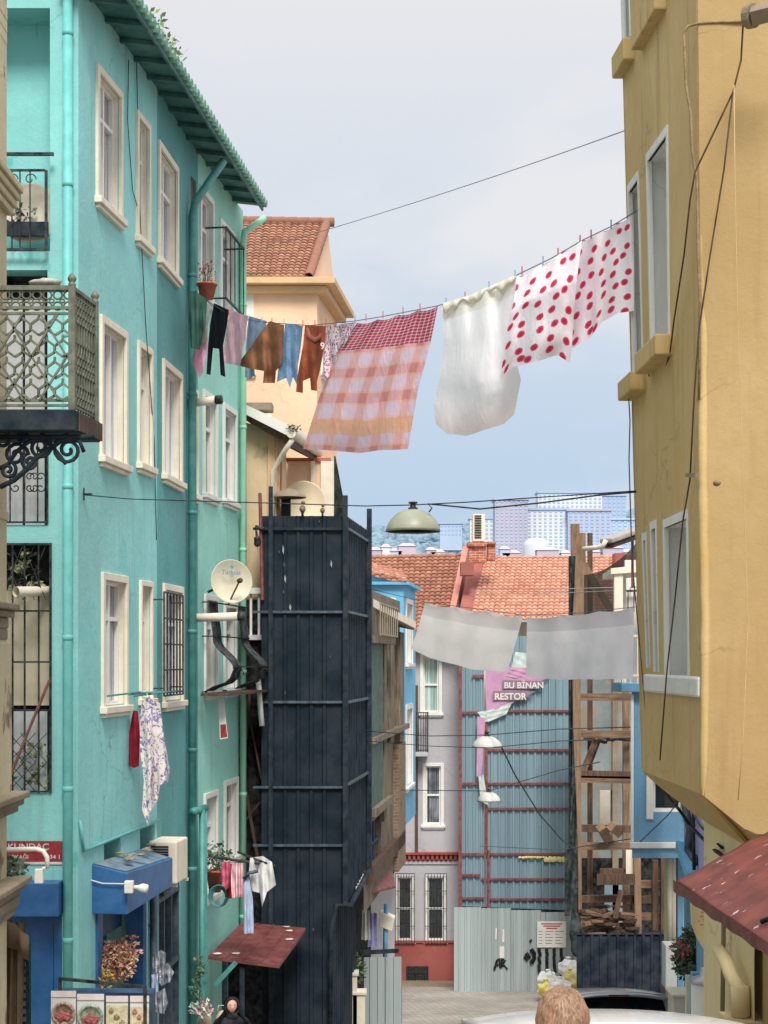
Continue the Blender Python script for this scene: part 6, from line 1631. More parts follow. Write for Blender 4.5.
# facade mesh with a slight lean: the far corner drifts left towards the top
def lean(v):
    h = max(0, v.z - 10.0)
    k = max(0, min(1, (v.y - 11.9) / 2.7))
    v = v.copy(); v.x -= .030 * h * k + (.0 if v.z > 10 else 0)
    v.x += .012 * (1 - k) * -h * .6
    v.x += .012 * noise.noise(Vector((v.y * .8, v.z * .8, 0)))
    return v
def fine_wall(F, s0, s1, z0, z1, holes, stepz=.25, steps=.25, o=0):
    mb = MB()
    ss = sorted({s0, s1, *[h[0] for h in holes], *[h[1] for h in holes]}); zs = sorted({z0, z1, *[h[2] for h in holes], *[h[3] for h in holes]})
    def sub(l, st):
        r_ = []
        for a, b in zip(l, l[1:]):
            n_ = max(1, int((b - a) / st)); r_ += [a + (b - a) * i / n_ for i in range(n_)]
        return r_ + [l[-1]]
    ss = sub([s for s in ss if s0 <= s <= s1], steps); zs = sub([z for z in zs if z0 <= z <= z1], stepz)
    for a, b in zip(ss, ss[1:]):
        for c, d in zip(zs, zs[1:]):
            ms, mz_ = (a + b) / 2, (c + d) / 2
            if any(h[0] < ms < h[1] and h[2] < mz_ < h[3] for h in holes): continue
            mb.add([F.pt(a, c, o), F.pt(b, c, o), F.pt(b, d, o), F.pt(a, d, o)], [(0, 1, 2, 3)])
    return mb
def leaned(mb): mb.v = [lean(v) for v in mb.v]; return mb
leaned(fine_wall(F9, 0, L9, ZB9, ZT9, rc)).build('street_wall', M['yellow'], YH, smooth=True)
for h_ in rc:
    w_ = MB(); a, b, c, d, dp = h_
    for q in (((a, c), (b, c)), ((b, c), (b, d)), ((b, d), (a, d)), ((a, d), (a, c))):
        (p_, r_), (u, v) = q
        w_.add([F9.pt(p_, r_, 0), F9.pt(u, v, 0), F9.pt(u, v, -dp), F9.pt(p_, r_, -dp)], [(0, 1, 2, 3)])
    w_.add([F9.pt(a, c, -dp), F9.pt(b, c, -dp), F9.pt(b, d, -dp), F9.pt(a, d, -dp)], [(0, 1, 2, 3)])
    wo = leaned(w_).build('window', M['greywhite'], YH, label='grey rendered window recess')
    f_ = MB()
    f_.fbox(F9, a - .0, a + .05, c, d, -dp * .1, .012); f_.fbox(F9, b - .05 if b - a > .4 else b - .02, b, c, d, -dp * .1, .010); f_.fbox(F9, a, b, d - .0, d + .07, -.02, .012)
    leaned(f_).build('frame', M['greywhite'], wo)
    s_ = MB()
    if h_ in (top1, top2): s_.fbox(F9, a - .06, b + .06, c - .17, c - .0, -.05, .14); leaned(s_).build('sill', M['yellow'], wo, bevel=.015)
# dark window slit inside the big lower recess
a, b, c, d, dp = bot1; m = MB(); m.fbox(F9, b - .16, b - .05, c + .06, d - .12, -dp - .0, -dp + .02); leaned(m).build('window_slit', M['pane_dark'], YH)
m = MB(); m.fbox(F9, bot3[0] - .05, L9 - .05, bot1[2] - .16, bot1[2] - .002, -.02, .03); leaned(m).build('sill', M['greywhite'], YH, bevel=.02, label='long cracked grey sill under three recesses')
# upper sills at the top edge
for (pf, pn, yn) in ((641, 649.5, 38), (657, 676, -14)):
    a, _ = F9.hit(pf); b, _ = F9.hit(pn); z = F9.hit(pn, yn)[1]
    m = MB(); m.fbox(F9, a - .03, b + .03, z - .2, z, -.05, .10); leaned(m).build('sill', M['yellow'], YH, bevel=.015)
# camera-facing wall, gently bowed
F10 = Face(near.x, near.y, 1, -.32)
def bow(u, v):
    s = u * 2.6; z = ZB9 - .05 + (ZT9 - ZB9) * v
    zlow = ZB9 - .28 * min(1, max(0, s / .35)) - .0
    z = zlow + (ZT9 - zlow) * v
    p_ = F10.pt(s, z, .02 * math.sin(s * 2 + z) + .03 * noise.noise(Vector((s * .9, z * .6, 4))) * min(1, s * 4))
    return lean(p_) if s < .01 else p_ + (lean(F10.pt(0, z)) - F10.pt(0, z)) * max(0, 1 - s / 1.2)
m = MB(); m.grid(26, 70, bow); m.build('corner_wall', M['yellow2'], YH, smooth=True)
m = MB(); pts = []; rr_ = []
for k in range(90):
    z = ZB9 - .02 + (ZT9 - ZB9) * k / 89; q = lean(F10.pt(0, z, 0)); pts.append(q + Vector((.022, .022, 0)) + Vector((.006 * noise.noise(Vector((z * 5, 1, 0))), 0, 0))); rr_.append(.036 + .008 * noise.noise(Vector((z * 4, 0, 3))))
m.tube(pts, rr_, 10); m.build('plaster_arris', M['yellow'], YH, smooth=True)
# corbelled underside sweeping back to the recessed ground floor
xg = 2.86
def corb(u, v):
    a = lean(F9.pt(L9 * u, ZB9)); tgt = Vector((xg + .1, a.y - .0, ZB9 - .42 - .12 * u))
    t_ = v; q = a.lerp(tgt, t_); q.z -= .10 * math.sin(t_ * math.pi) * (1 + .3 * noise.noise(Vector((u * 4, v, 2)))); q.x += .05 * math.sin(t_ * 3.1)
    return q
m = MB(); m.grid(16, 10, corb); m.build('corbel', M['yellow'], YH, smooth=True)
m = MB(); e0 = F10.pt(.35, ZB9 - .28)
def corb2(u, v):
    s = u * 2.6; z = ZB9 - .28 * min(1, max(0, s / .35)); a = F10.pt(s, z)
    if s < .01: a = lean(a)
    tgt = Vector((max(a.x, xg + .1), a.y + .5, z - .30)); q = a.lerp(tgt, v); q.z -= .06 * math.sin(v * math.pi); return q
m.grid(14, 6, corb2); m.build('corbel', M['yellow'], YH, smooth=True)
# ground floor walls
gw = MB(); gw.add([(2.84, 15.0, 4), (xg, 12.35, 4), (xg, 12.35, ZB9 - .2), (2.84, 15.0, ZB9 - .2)], [(0, 1, 2, 3)])
gw.grid(10, 24, lambda u, v: Vector((2.84 + (xg - 2.84) * u - .0 + .015 * noise.noise(Vector((u * 3, v * 5, 1))), 14.2 - 1.85 * u, 4 + (ZB9 - .2 - 4) * v)))
gw.f = gw.f[1:]
gw.build('ground_floor_wall', M['yellow3'], YH, smooth=True)
m = MB(); m.box((xg + .06, 8, 4), (xg + 2.6, 12.34, ZB9 - .6)); m.build('ground_floor_wall', M['yellow2'], YH, label='ground floor wall under the awning, ochre darkened for shade')  # shade under the awning put into a darker wall colour
m = MB(); m.box((2.95, 12.36, 4), (5.4, 14.18, ZB9 - .5)); m.build('rear_wall', M['yellow3'], YH)
MB().box((F9.x + .35, 12.6, ZB9 + .05), (5.5, 14.55, ZT9)).build('inner_wall', M['yellow2'], YH) if False else None
m = MB(); q = lean(F9.pt(0, ZB9)); q1_ = lean(F9.pt(0, ZT9)); m.add([q, q1_, Vector((q1_.x + 3, q1_.y + .3, ZT9)), Vector((q.x + 3, q.y + .3, ZB9))], [(0, 1, 2, 3)]); m.build('far_end_wall', M['yellow'], YH)
# protruding drain and things on the ochre wall
dr = thing('clay_drain', 'grimy square drain spout jutting from the top of the ochre wall', 'drain', P(760, 12, 11.5))
MB().tube([P(752, 16, 11.35), P(800, 4, 11.2)], .075, 4).build('spout', M['stonedk'], dr)
MB().tube([P(748, 17, 11.4), P(754, 15.5, 11.36)], .085, 12).build('collar', M['stonedk'], dr)
cable('dark cable sagging from the drain spout down across the ochre corner', [P(743, 25, 11.45), P(741, 60, 11.5), P(733, 92, 11.55), P(715, 130, 11.65), P(695, 172, 11.75), P(690, 200, 11.8), P(684, 255, 12.1), P(674, 320, 12.6), P(670, 352, 12.9), P(664, 374, 13.35)], .007, 'timberdk')
M['crackm2'] = plain('ochre_cord', srgb(200, 172, 122), .8)
cable('pale cord hanging down the warm ochre wall beside the corner', [P(734, 85, 11.5), P(735, 180, 11.5), P(738, 330, 11.5), P(744, 500, 11.5), P(748, 620, 11.5), P(743, 740, 11.5), P(738, 800, 11.5)], .0035, 'crackm2')
cable('dark cable running down the ochre street wall past the big recess', [P(733, 92, 11.56), P(724, 170, 11.66), P(711, 250, 11.78), P(699, 330, 11.9), P(694, 400, 12.0), P(690, 480, 12.2), P(683, 520, 12.4), P(675, 600, 12.7), P(667, 670, 12.9), P(660, 760, 13.2)], .007, 'timberdk')
cable('thin grey wire hanging under the outermost sill of the ochre house', [P(628, 385, 14.45), P(630, 420, 14.5), P(629, 460, 14.5), P(632, 560, 14.5), P(641, 660, 14.5), P(648, 740, 14.4), P(653, 765, 14.4)], .006, 'steelpaint')
cable('tangled loop of grey cable under the second sill of the ochre house', [P(645, 358, 13.9), P(649, 375, 13.85), P(656, 383, 13.8), P(664, 372, 13.4), P(669, 350, 13.1)], .009, 'steelpaint')
cable('cracked mortar line', [P(684, 30, 11.9), P(687, 26, 11.8)], .001, 'stonedk') if False else None
M['crackm'] = plain('rough_mortar', srgb(150, 128, 88), .95, 0, .3, 20)
m = MB(); pts = [(747, 21), (722, 22), (700, 23), (688, 26), (684, 32), (685, 60), (686, 85), (691, 115), (692, 150), (697, 180), (698, 250), (700, 300), (699, 400)]
P10 = []
for x, y in pts:
    s, z = F10.hit(max(x, 703.5), y); b_ = bow(min(1, s / 2.6), 0); P10.append(P(x, y, near.y - .02 - max(0, s) * .3))
m.tube(P10, .011, 5); m.build('mortar_seam', M['crackm'], YH, smooth=True)
tag(MB().bar(P(687, 475, 12.0), P(697, 475.5, 11.85), .03).build('iron_stub', M['stonedk']), 'small iron stub on the ochre corner above the lower recess', 'bracket')
tag(MB().blob(P(717, 483, 11.5), (.03, .05, .025), 8, 6, .2, 3).build('wall_boss', M['stonedk'], smooth=True), 'small round boss on the warm ochre wall', 'boss')
# big drain pipes at the foot
dp_ = thing('drain_pipe', 'ochre painted drain pipe with bent elbow at the foot of the ochre wall', 'drainpipe', P(735, 1000, 12.6))
MB().tube([P(718, 950, 13.0), P(726, 962, 12.8), P(731, 976, 12.6), P(740, 990, 12.5), P(742, 1060, 12.5)], .055, 12).build('pipe', M['yellow3'], dp_, smooth=True)
MB().tube([P(740, 986, 12.5), P(741, 1016, 12.5)], .075, 12).build('socket', M['yellow3'], dp_, smooth=True)
a = P(724, 1017, 12.5); MB().box((a.x, 12.3, ground(12.4)), (a.x + .3, 12.7, a.z)).build('block', M['yellow3'], dp_)
cable('thin grey pipe running up the pale ochre ground floor wall', [P(722, 1050, 13.2), P(724, 900, 13.2), P(722, 860, 13.2)], .02, 'stonedk', 'pipe', 'thin_pipe')
# maroon awning with flaking paint
MA = thing('flaking_awning', 'large maroon sheet awning with flaking paint under the ochre house', 'awning', (2.6, 10, 8.7))
Af = P(676, 881, 11.5); Bf = P(772, 829, 11.5); Bf2 = Bf + (Bf - Af) * .8
dv = Vector((.13, -5, 0))
def awn(u, v):
    a = Af.lerp(Bf2, v); q = a + dv * u; q.z += .004 * math.sin(v * 34) - .02 * math.sin(u * 3.1) * (1 - v) + .010 * noise.noise(Vector((u * 6, v * 4, 0))); return q
m = MB(); m.grid(60, 60, awn)
t = NT('flaking_maroon'); p = t.pos(); n = t.noise(t.map(p, (3.5, 14, 14), (0, 0, 0), (0, 0, R(20))), 1.3, 7, .6); n2 = t.noise(p, 2.2, 3)
base = t.mix(t.ramp(t.noise(p, 5, 5), .3, .7), srgb(92, 44, 42), srgb(126, 62, 56))
fl_ = t.math('MULTIPLY', t.ramp(n, .63, .65), t.ramp(n2, .48, .6))
t.bump(fl_, .3, .01); M['flaking'] = t.set(Base_Color=t.mix(fl_, base, srgb(216, 196, 186)), Roughness=.6)
o = m.build('sheet', M['flaking'], MA, smooth=True); sol = o.modifiers.new('s', 'SOLIDIFY'); sol.thickness = .02; sol.offset = -1
m = MB()
def fas(u, v):
    q = Af + dv * u; return q + Vector((-.02, 0, .01 - v * (.08 + .006 * math.sin(u * 60) + .008 * noise.noise(Vector((u * 14, 0, 0))))))
m.grid(90, 2, fas); m.build('fascia', M['maroon'], MA)
m = MB(); m.bar(Af + Vector((.02, .02, -.05)), Bf2 + Vector((0, .02, -.05)), .04, .05); m.build('end_bar', M['iron'], MA)
cable('thick black cable lying on the maroon awning edge', [awn(.42, .05) + Vector((0, 0, .03)), awn(.45, .2) + Vector((0, 0, .04)), awn(.5, .3) + Vector((0, 0, .035)), awn(.6, .35) + Vector((0, 0, .03))], .016)
# black cables bundle under the ochre corner to the blue house
for i, (pts, r_, mt, lab) in enumerate((
    ([P(655, 778, 14.4), P(672, 800, 15), P(690, 825, 15.3), P(712, 848, 14), P(726, 858, 13)], .018, 'iron', 'thick black cable swooping under the corner of the ochre house'),
    ([P(680, 790, 17), P(700, 825, 15), P(722, 848, 13.4)], .014, 'iron', 'second black cable below the ochre corner'),
    ([P(693, 790, 17), P(694, 870, 17)], .02, 'iron', 'black vertical pipe on the lilac wall'),
    ([P(640, 842, 20.8), P(668, 815, 20.3), P(684, 795, 19)], .008, 'steelpaint', 'thin wire rising across the blue bay wall'),
    ([P(692, 798, 16.4), P(700, 812, 16.2), P(712, 835, 15.4)], .03, 'greywhite', 'pale conduit on the lilac wall under the ochre corner'))):
    cable(lab, pts, r_, mt)
# ------------------------------------------------------------------ main clothes line
LN = [(189, 287), (196, 292), (212, 304), (225, 312), (245, 319), (262, 322), (310, 325.5), (355, 321), (380, 317), (437, 306), (470, 296), (515, 276), (550, 259), (583, 240), (610, 227), (640, 209)]
XA, YA = -2.78, 23.9; XB, YB_ = 2.36, 14.1
def lineY(px):
    r_ = (px - CX) / FPX; dx, dy = XB - XA, YB_ - YA
    t_ = (YA * r_ - XA) / (dx - dy * r_); return YA + t_ * dy
def lineT(px):
    for (a, ya), (b, yb) in zip(LN, LN[1:]):
        if px <= b: return ya + (yb - ya) * (px - a) / (b - a)
    return LN[-1][1]
cl_ = cable('main laundry line strung across the street carrying clothes and sheets', [P(x, y, lineY(x)) for x, y in LN], .005, 'steelpaint', 'clothes line', 'clothes_line')
# second, empty line close to it
cable('thin high wire crossing the sky from the peach house to the ochre house', [P(215, 262, 29)] + [P(215 + (632 - 215) * t_, 262 + (128 - 262) * t_ + 17 * 4 * t_ * (1 - t_) * .28, 29 - 14 * t_) for t_ in [i / 16 for i in range(1, 17)]], .005, 'steelpaint')
def coons(top, bot, lft, rgt, nu, nv, Yf, amp=.03, fold=10, seed=0, swell=0.0, pegs=3, sag=2.2):
    """outline given as four point lists (px rows); depth along the line, with real folds"""
    def along(pl, t_):
        ds = [0]
        for (a, b), (c, d) in zip(pl, pl[1:]): ds.append(ds[-1] + math.hypot(c - a, d - b))
        x = t_ * ds[-1]
        for i in range(len(pl) - 1):
            if x <= ds[i + 1] or i == len(pl) - 2:
                k = (x - ds[i]) / max(1e-6, ds[i + 1] - ds[i]); return (pl[i][0] + (pl[i + 1][0] - pl[i][0]) * k, pl[i][1] + (pl[i + 1][1] - pl[i][1]) * k)
    c00, c10, c01, c11 = top[0], top[-1], bot[0], bot[-1]
    m = MB(); m.uv = []
    for j in range(nv + 1):
        v = j / nv
        for i in range(nu + 1):
            u = i / nu; T = along(top, u); B = along(bot, u); L_ = along(lft, v); R_ = along(rgt, v)
            q = [(1 - v) * T[k] + v * B[k] + (1 - u) * L_[k] + u * R_[k] - ((1 - u) * (1 - v) * c00[k] + u * (1 - v) * c10[k] + (1 - u) * v * c01[k] + u * v * c11[k]) for k in (0, 1)]
            q[1] += sag * abs(math.sin(u * math.pi * pegs)) * (1 - v) ** 5 + .9 * noise.noise(Vector((u * 5 + seed, v * 6, 7))) * v
            Y = Yf(q[0], u, v) + .05 * math.sin(u * math.pi * pegs * 2) * (1 - v) ** 3
            w_ = amp * v ** .7 * (math.sin(u * fold + v * 1.5 + seed) + .5 * math.sin(u * fold * 2.3 - v * 2 + seed * 2)) + amp * .8 * noise.noise(Vector((u * 3 + seed, v * 3, seed))) + amp * .22 * noise.noise(Vector((u * 11 + seed, v * 5, seed)))
            Y += w_ - swell * math.sin(u * math.pi) * math.sin(min(1, v) * math.pi * .9)
            m.v.append(P(q[0], q[1], Y)); m.uv.append((u, 1 - v))
    for j in range(nv):
        for i in range(nu):
            a = j * (nu + 1) + i; m.f.append([a, a + 1, a + nu + 2, a + nu + 1])
    return m
def ly(q, u, v): return lineY(min(q, 631))
def pat_plaid(t, uv, col):
    s = t.sep(uv); u, v = s[0], s[1]
    def band(x, n_, w_, ph=0):
        f = t.math('FRACT', t.math('ADD', t.math('MULTIPLY', x, n_), ph)); return t.ramp(t.math('ABSOLUTE', t.math('SUBTRACT', f, .5)), w_, w_ + .03, 1, 0)
    a = band(u, 4.5, .24); b = band(v, 5.2, .22); ab = t.math('ADD', a, b)
    peach, lil, rose = srgb(246, 190, 164), srgb(232, 206, 226), srgb(220, 140, 154)
    c = t.mix(t.math('MULTIPLY', ab, .5), peach, lil)
    a2 = band(u, 4.5, .16, .5); b2 = band(v, 5.2, .17, .5)
    c = t.mix(t.math('MULTIPLY', b2, .4), c, rose); c = t.mix(t.math('MULTIPLY', a2, .3), c, rose)
    dark = t.math('MULTIPLY', a2, b2); c = t.mix(t.math('MULTIPLY', dark, .3), c, srgb(180, 70, 90))
    strip = t.ramp(v, .12, .13, 1, 0); strip2 = t.ramp(v, .24, .25, 0, 1)
    # plain peach band near the foot
    foot = t.math('MULTIPLY', t.ramp(v, .115, .12), t.ramp(v, .225, .23, 1, 0)); c = t.mix(t.math('MULTIPLY', foot, .8), c, srgb(240, 184, 146))
    edge = t.ramp(v, .03, .035, 1, 0)
    # red gingham head band
    hd_ = t.ramp(v, .755, .76); g1 = band(u, 19, .12); g2 = band(v, 42, .16)
    g = t.mix(t.math('MULTIPLY', t.math('ADD', g1, g2), .42), srgb(176, 56, 84), srgb(244, 214, 222))
    wr_ = t.noise(t.pos(), 3, 3)
    return t.mix(hd_, c, g)
def pat_dots(t, uv, col):
    u = t.map(uv, (4.9, 7.2, 1)); d = t.vor(u, 1, .62, dim='2D'); n = t.noise(t.pos(), 26, 3)
    d2 = t.math('ADD', d, t.math('MULTIPLY', t.math('SUBTRACT', n, .5), .12))
    d3 = t.vor(t.map(uv, (5.4, 7.6, 1)), 1, .32, 'F1', 'Distance', '2D')
    c = t.mix(t.ramp(d2, .20, .30, 1, 0), srgb(246, 240, 248), srgb(214, 60, 92))
    return t.mix(t.ramp(d2, .05, .16, .5, 0), c, srgb(160, 24, 56))
M['plaid'] = cloth('plaid_cotton', srgb(240, 200, 180), .08, .18, pattern=pat_plaid)
M['dots'] = cloth('polka_dot_cotton', srgb(240, 235, 240), .06, .15, pattern=pat_dots)
def pat_white(t, uv, col):
    v = t.sep(uv)[1]
    return t.mix(t.ramp(v, .885, .89), t.mix(t.ramp(v, .0, .28), srgb(238, 228, 226), srgb(240, 241, 246)), srgb(232, 230, 220))
M['whitesheet'] = cloth('white_duvet_cotton', srgb(232, 232, 238), .04, .14, bump=.2, pattern=pat_white)
CL = 'laundry hanging on the main clothes line'
def sheet(name, label, m, mat, cat='sheet', group=CL): return tag(m.build(name, M[mat], smooth=True), label, cat, group)
sheet('plaid_sheet', 'large pink and peach plaid sheet with red gingham band billowing on the line',
      coons([(357, 323), (380, 319), (410, 312), (438, 306)], [(303, 449), (325, 450), (360, 453), (385, 450), (408, 449)], [(357, 323), (338, 350), (320, 395), (303, 449)], [(438, 306), (430, 345), (418, 390), (408, 449)], 60, 60, ly, .06, 9, 1, .12, 4), 'plaid')
sheet('white_duvet', 'heavy white duvet cover with cream fold sagging in a sack shape on the line',
      coons([(442, 305), (455, 301), (480, 292), (516, 277)], [(436, 424), (447, 434), (466, 436), (490, 428), (504, 424), (514, 415)], [(442, 305), (443, 345), (438, 385), (434, 405), (436, 424)], [(516, 277), (514, 310), (516, 360), (521, 380), (514, 415)], 60, 54, ly, .055, 5, 3, .2), 'whitesheet')
# cream rolled hem over the line
m = MB(); 
def hem(u, v): 
    px = 443 + 73 * u; y_ = lineT(px) + (-1 + (8 + 3 * math.sin(u * 17) + 2 * math.sin(u * 41)) * v); return P(px, y_, lineY(px) - .03 - .04 * math.sin(v * 3.1) - .012 * math.sin(u * 50))
m.grid(50, 6, hem); m.uv = [(0, .95)] * len(m.v); M['creamcl'] = cloth('cream_cotton', srgb(238, 233, 216), .06, .2)
sheet('cream_pillowcase', 'crumpled cream cloth folded over the line above the white duvet', m, 'creamcl', 'cloth')
sheet('polka_dot_sheet', 'white sheet with red polka dots and pointed lower corner, nearer the duvet',
      coons([(517, 277), (540, 265), (560, 253), (582, 240)], [(500, 381), (511, 367), (535, 362), (558, 355), (570, 363)], [(517, 277), (514, 300), (507, 330), (500, 381)], [(582, 240), (578, 270), (574, 310), (572, 345), (570, 363)], 48, 44, lambda q, u, v: lineY(q) - .04 - .3 * min(1, v * 3), .07, 8, 5, .08), 'dots')
sheet('polka_dot_sheet', 'white red dotted sheet against the ochre house with a lifted lower edge',
      coons([(580, 241), (592, 235), (612, 226), (634, 213)], [(567, 352), (581, 343), (590, 338), (602, 322), (618, 313), (634, 311)], [(580, 241), (577, 280), (572, 320), (567, 352)], [(634, 213), (634, 311)], 34, 36, lambda q, u, v: lineY(min(q, 631)) + .1, .05, 9, 8, .0), 'dots')
def hemstrip(px0, px1, dy, seed):
    m = MB(); m.grid(30, 3, lambda u, v: P(px0 + (px1 - px0) * u, lineT(px0 + (px1 - px0) * u) + dy * v + 1.2 * math.sin(u * 21) * v, lineY(px0 + (px1 - px0) * u) - .05 - .015 * v)); m.uv = [(i % 31 / 30 * .8, .9 + .1 * (i // 31) / 3) for i in range(len(m.v))]; return m
# small clothes -------------------------------------------------------
def garment(name, label, outline, mat, Yoff=0, amp=.02, fold=7, seed=0, step=2.4, group=CL, Yfn=None, cat='garment', vert=True):
    bm = bmesh.new(); vs = [bm.verts.new((x, y, 0)) for x, y in outline]; bm.faces.new(vs)
    x0, x1 = min(p[0] for p in outline), max(p[0] for p in outline); y0, y1 = min(p[1] for p in outline), max(p[1] for p in outline)
    def cut(co, no): bmesh.ops.bisect_plane(bm, geom=bm.verts[:] + bm.edges[:] + bm.faces[:], plane_co=co, plane_no=no)
    x = x0 + step * .5
    while x < x1: cut((x, 0, 0), (1, 0, 0)); x += step * .5
    y = y0 + step
    while y < y1: cut((0, y, 0), (0, 1, 0)); y += step
    m = MB(); m.uv = []
    yf = Yfn or (lambda px: lineY(max(191, px)))
    for v in bm.verts:
        u, t_ = (v.co.x - x0) / (x1 - x0), (v.co.y - y0) / (y1 - y0)
        w_ = 2.6 * amp * (math.sin(u * fold * 2 + seed + t_ * 1.4) + .6 * math.sin(u * fold * 4.7 + seed * 3 - t_ * 2)) * (.25 + t_) + amp * noise.noise(Vector((u * 4, t_ * 5, seed)))
        m.v.append(P(v.co.x, v.co.y, yf(v.co.x) + Yoff + w_)); m.uv.append((u, 1 - t_)); v.index = len(m.v) - 1
    m.f = [[v.index for v in f.verts] for f in bm.faces]; bm.free()
    o = m.build(name, M[mat], smooth=True)
    return tag(o, label, cat, group)
def pat_paisley(t, uv, col):
    d = t.vor(t.map(t.pos(), (1, 1, 1)), 17, 1); n = t.noise(t.pos(), 24, 3, .6, 2)
    c = t.mix(t.ramp(d, .25, .4), srgb(214, 130, 170), srgb(240, 220, 228)); return t.mix(t.ramp(n, .52, .58), c, srgb(90, 50, 78))
def pat_floral(t, uv, col):
    d = t.vor(t.pos(), 13, 1); n = t.noise(t.pos(), 14, 3, .6, 1.5)
    c = t.mix(t.ramp(n, .5, .58), srgb(232, 222, 214), srgb(128, 122, 176)); return t.mix(t.ramp(d, .0, .2, 1, 0), c, srgb(226, 186, 150))
def pat_stripe(t, uv, col):
    s = t.sep(uv); f = t.math('FRACT', t.math('MULTIPLY', s[0], 5)); return t.mix(t.ramp(f, .35, .45), srgb(236, 220, 222), srgb(222, 150, 160))
def pat_denim(t, uv, col):
    n = t.noise(t.pos(), 60, 3); n2 = t.noise(t.pos(), 5, 4); c = t.mix(t.ramp(n, .3, .7, 0, .4), col, srgb(190, 210, 228)); return t.mix(t.ramp(n2, .45, .7, 0, .5), c, srgb(80, 110, 150))
for k, c_, pt in (('c_green', (52, 84, 76), None), ('c_black', (26, 24, 34), None), ('c_mauve', (184, 148, 162), None), ('c_jean', (140, 166, 194), pat_denim), ('c_brown', (124, 84, 62), None), ('c_jean2', (112, 150, 192), pat_denim), ('c_rust', (138, 72, 54), None), ('c_pink', (232, 170, 196), None), ('c_maroon', (118, 30, 42), None), ('c_paisley', (214, 130, 170), pat_paisley), ('c_floral', (230, 220, 214), pat_floral), ('c_stripe', (230, 200, 205), pat_stripe), ('c_rose', (204, 96, 126), None), ('c_paleblue', (178, 196, 222), None), ('c_white', (232, 230, 232), None), ('c_greysheet', (188, 184, 188), None), ('c_olive', (122, 128, 112), None)):
    M[k] = cloth(k[2:] + '_cloth', srgb(*[min(235, int(q_ * (1.25 if max(c_) < 190 else 1.04))) for q_ in c_]), .18, .08 if k not in ('c_greysheet',) else .3, pattern=pt)
garment('green_shirt', 'dark green shirt bunched at the left end of the clothes line', [(190, 291), (196, 291), (207, 300), (206, 325), (203, 332), (200, 350), (191, 348), (189, 320)], 'c_green', 0, .03, 4, 1, Yfn=lambda px: 22.6)
garment('olive_shirt', 'narrow olive grey shirt between the green shirt and black trousers', [(205, 303), (210, 305), (208, 325), (206, 342), (202, 345), (203, 320)], 'c_olive', 0, .02, 3, 2, Yfn=lambda px: 22.9)
garment('pink_blouse', 'pale pink buttoned blouse hanging behind the green shirt', [(198, 322), (206, 318), (208, 330), (207, 350), (205, 360), (203, 372), (200, 378), (196, 370), (192, 362), (195, 345)], 'c_pink', 0, .02, 3, 3, Yfn=lambda px: 22.9)
garment('black_trousers', 'black trousers with two narrow legs on the clothes line', [(214, 303), (229, 310), (227, 325), (223, 346), (224, 360), (225.5, 377), (220.5, 375), (219, 349), (213, 348), (210.5, 375), (206.5, 374), (208, 345), (210, 325)], 'c_black', 0, .02, 4, 4)
garment('mauve_trousers', 'dusty mauve sweatpants folded over the clothes line', [(230, 310), (248, 316), (245, 340), (240, 366), (224, 363), (224, 345), (228, 325)], 'c_mauve', -.05, .02, 3, 5)
garment('light_jeans', 'light blue jeans shorts with ragged hem behind the brown shirt', [(249, 316), (267, 321), (262, 340), (254, 365), (255, 375), (250, 379), (245, 377), (246, 350), (247, 330)], 'c_jean', .12, .02, 4, 6)
garment('brown_shirt', 'brown shirt blown sideways to the left by the wind', [(270, 321), (284, 325), (284, 345), (281, 365), (276, 371), (275, 383), (263, 383), (264, 371), (252, 369), (240, 366), (240, 361), (252, 345), (262, 330)], 'c_brown', -.1, .05, 4, 7)
garment('blue_denim_shirt', 'blue denim shirt with torn hem beside the brown shirt', [(285, 323), (303, 326), (301, 345), (298, 365), (297, 385), (293, 377), (290, 388), (286, 378), (277, 382), (279, 362), (283, 345)], 'c_jean2', -.02, .025, 4, 8)
hd = garment('rust_hoodie', 'rust brown hoodie with hood and hanging sleeves and a white number', [(305, 325), (326, 326), (325, 340), (323, 355), (320, 370), (317, 382), (317, 391), (311, 390), (310, 378), (303, 381), (303, 393), (296, 392), (297, 378), (300, 362), (303, 345)], 'c_rust', -.05, .025, 4, 9)
FTn = Face(P(320, 0, lineY(322) - .13).x, lineY(322) - .13, 1, 0)
ftext(FTn, FTn.hit(320.2)[0], FTn.hit(320, 349)[1], 0, '9', .115, 'signwhite', hd, 'number', bold=.02)
m = MB(); m.uv = None; m.tube([P(307, 328, lineY(315) - .12), P(309, 337, lineY(315) - .2), P(315, 341, lineY(315) - .22), P(321, 337, lineY(315) - .2), P(323, 328, lineY(315) - .12)], [.02, .035, .045, .035, .02], 8); m.build('hood', M['c_rust'].copy() if False else M['maroon'].copy() if False else plain('rust_hood', srgb(130, 64, 48), .9), hd, smooth=True)
garment('paisley_shirt', 'pink and purple paisley blouse between rust hoodie and plaid sheet', [(327, 326), (356, 322), (350, 335), (342, 350), (334, 365), (328, 378), (322, 377), (324, 355), (326, 340)], 'c_paisley', .02, .02, 4, 10)
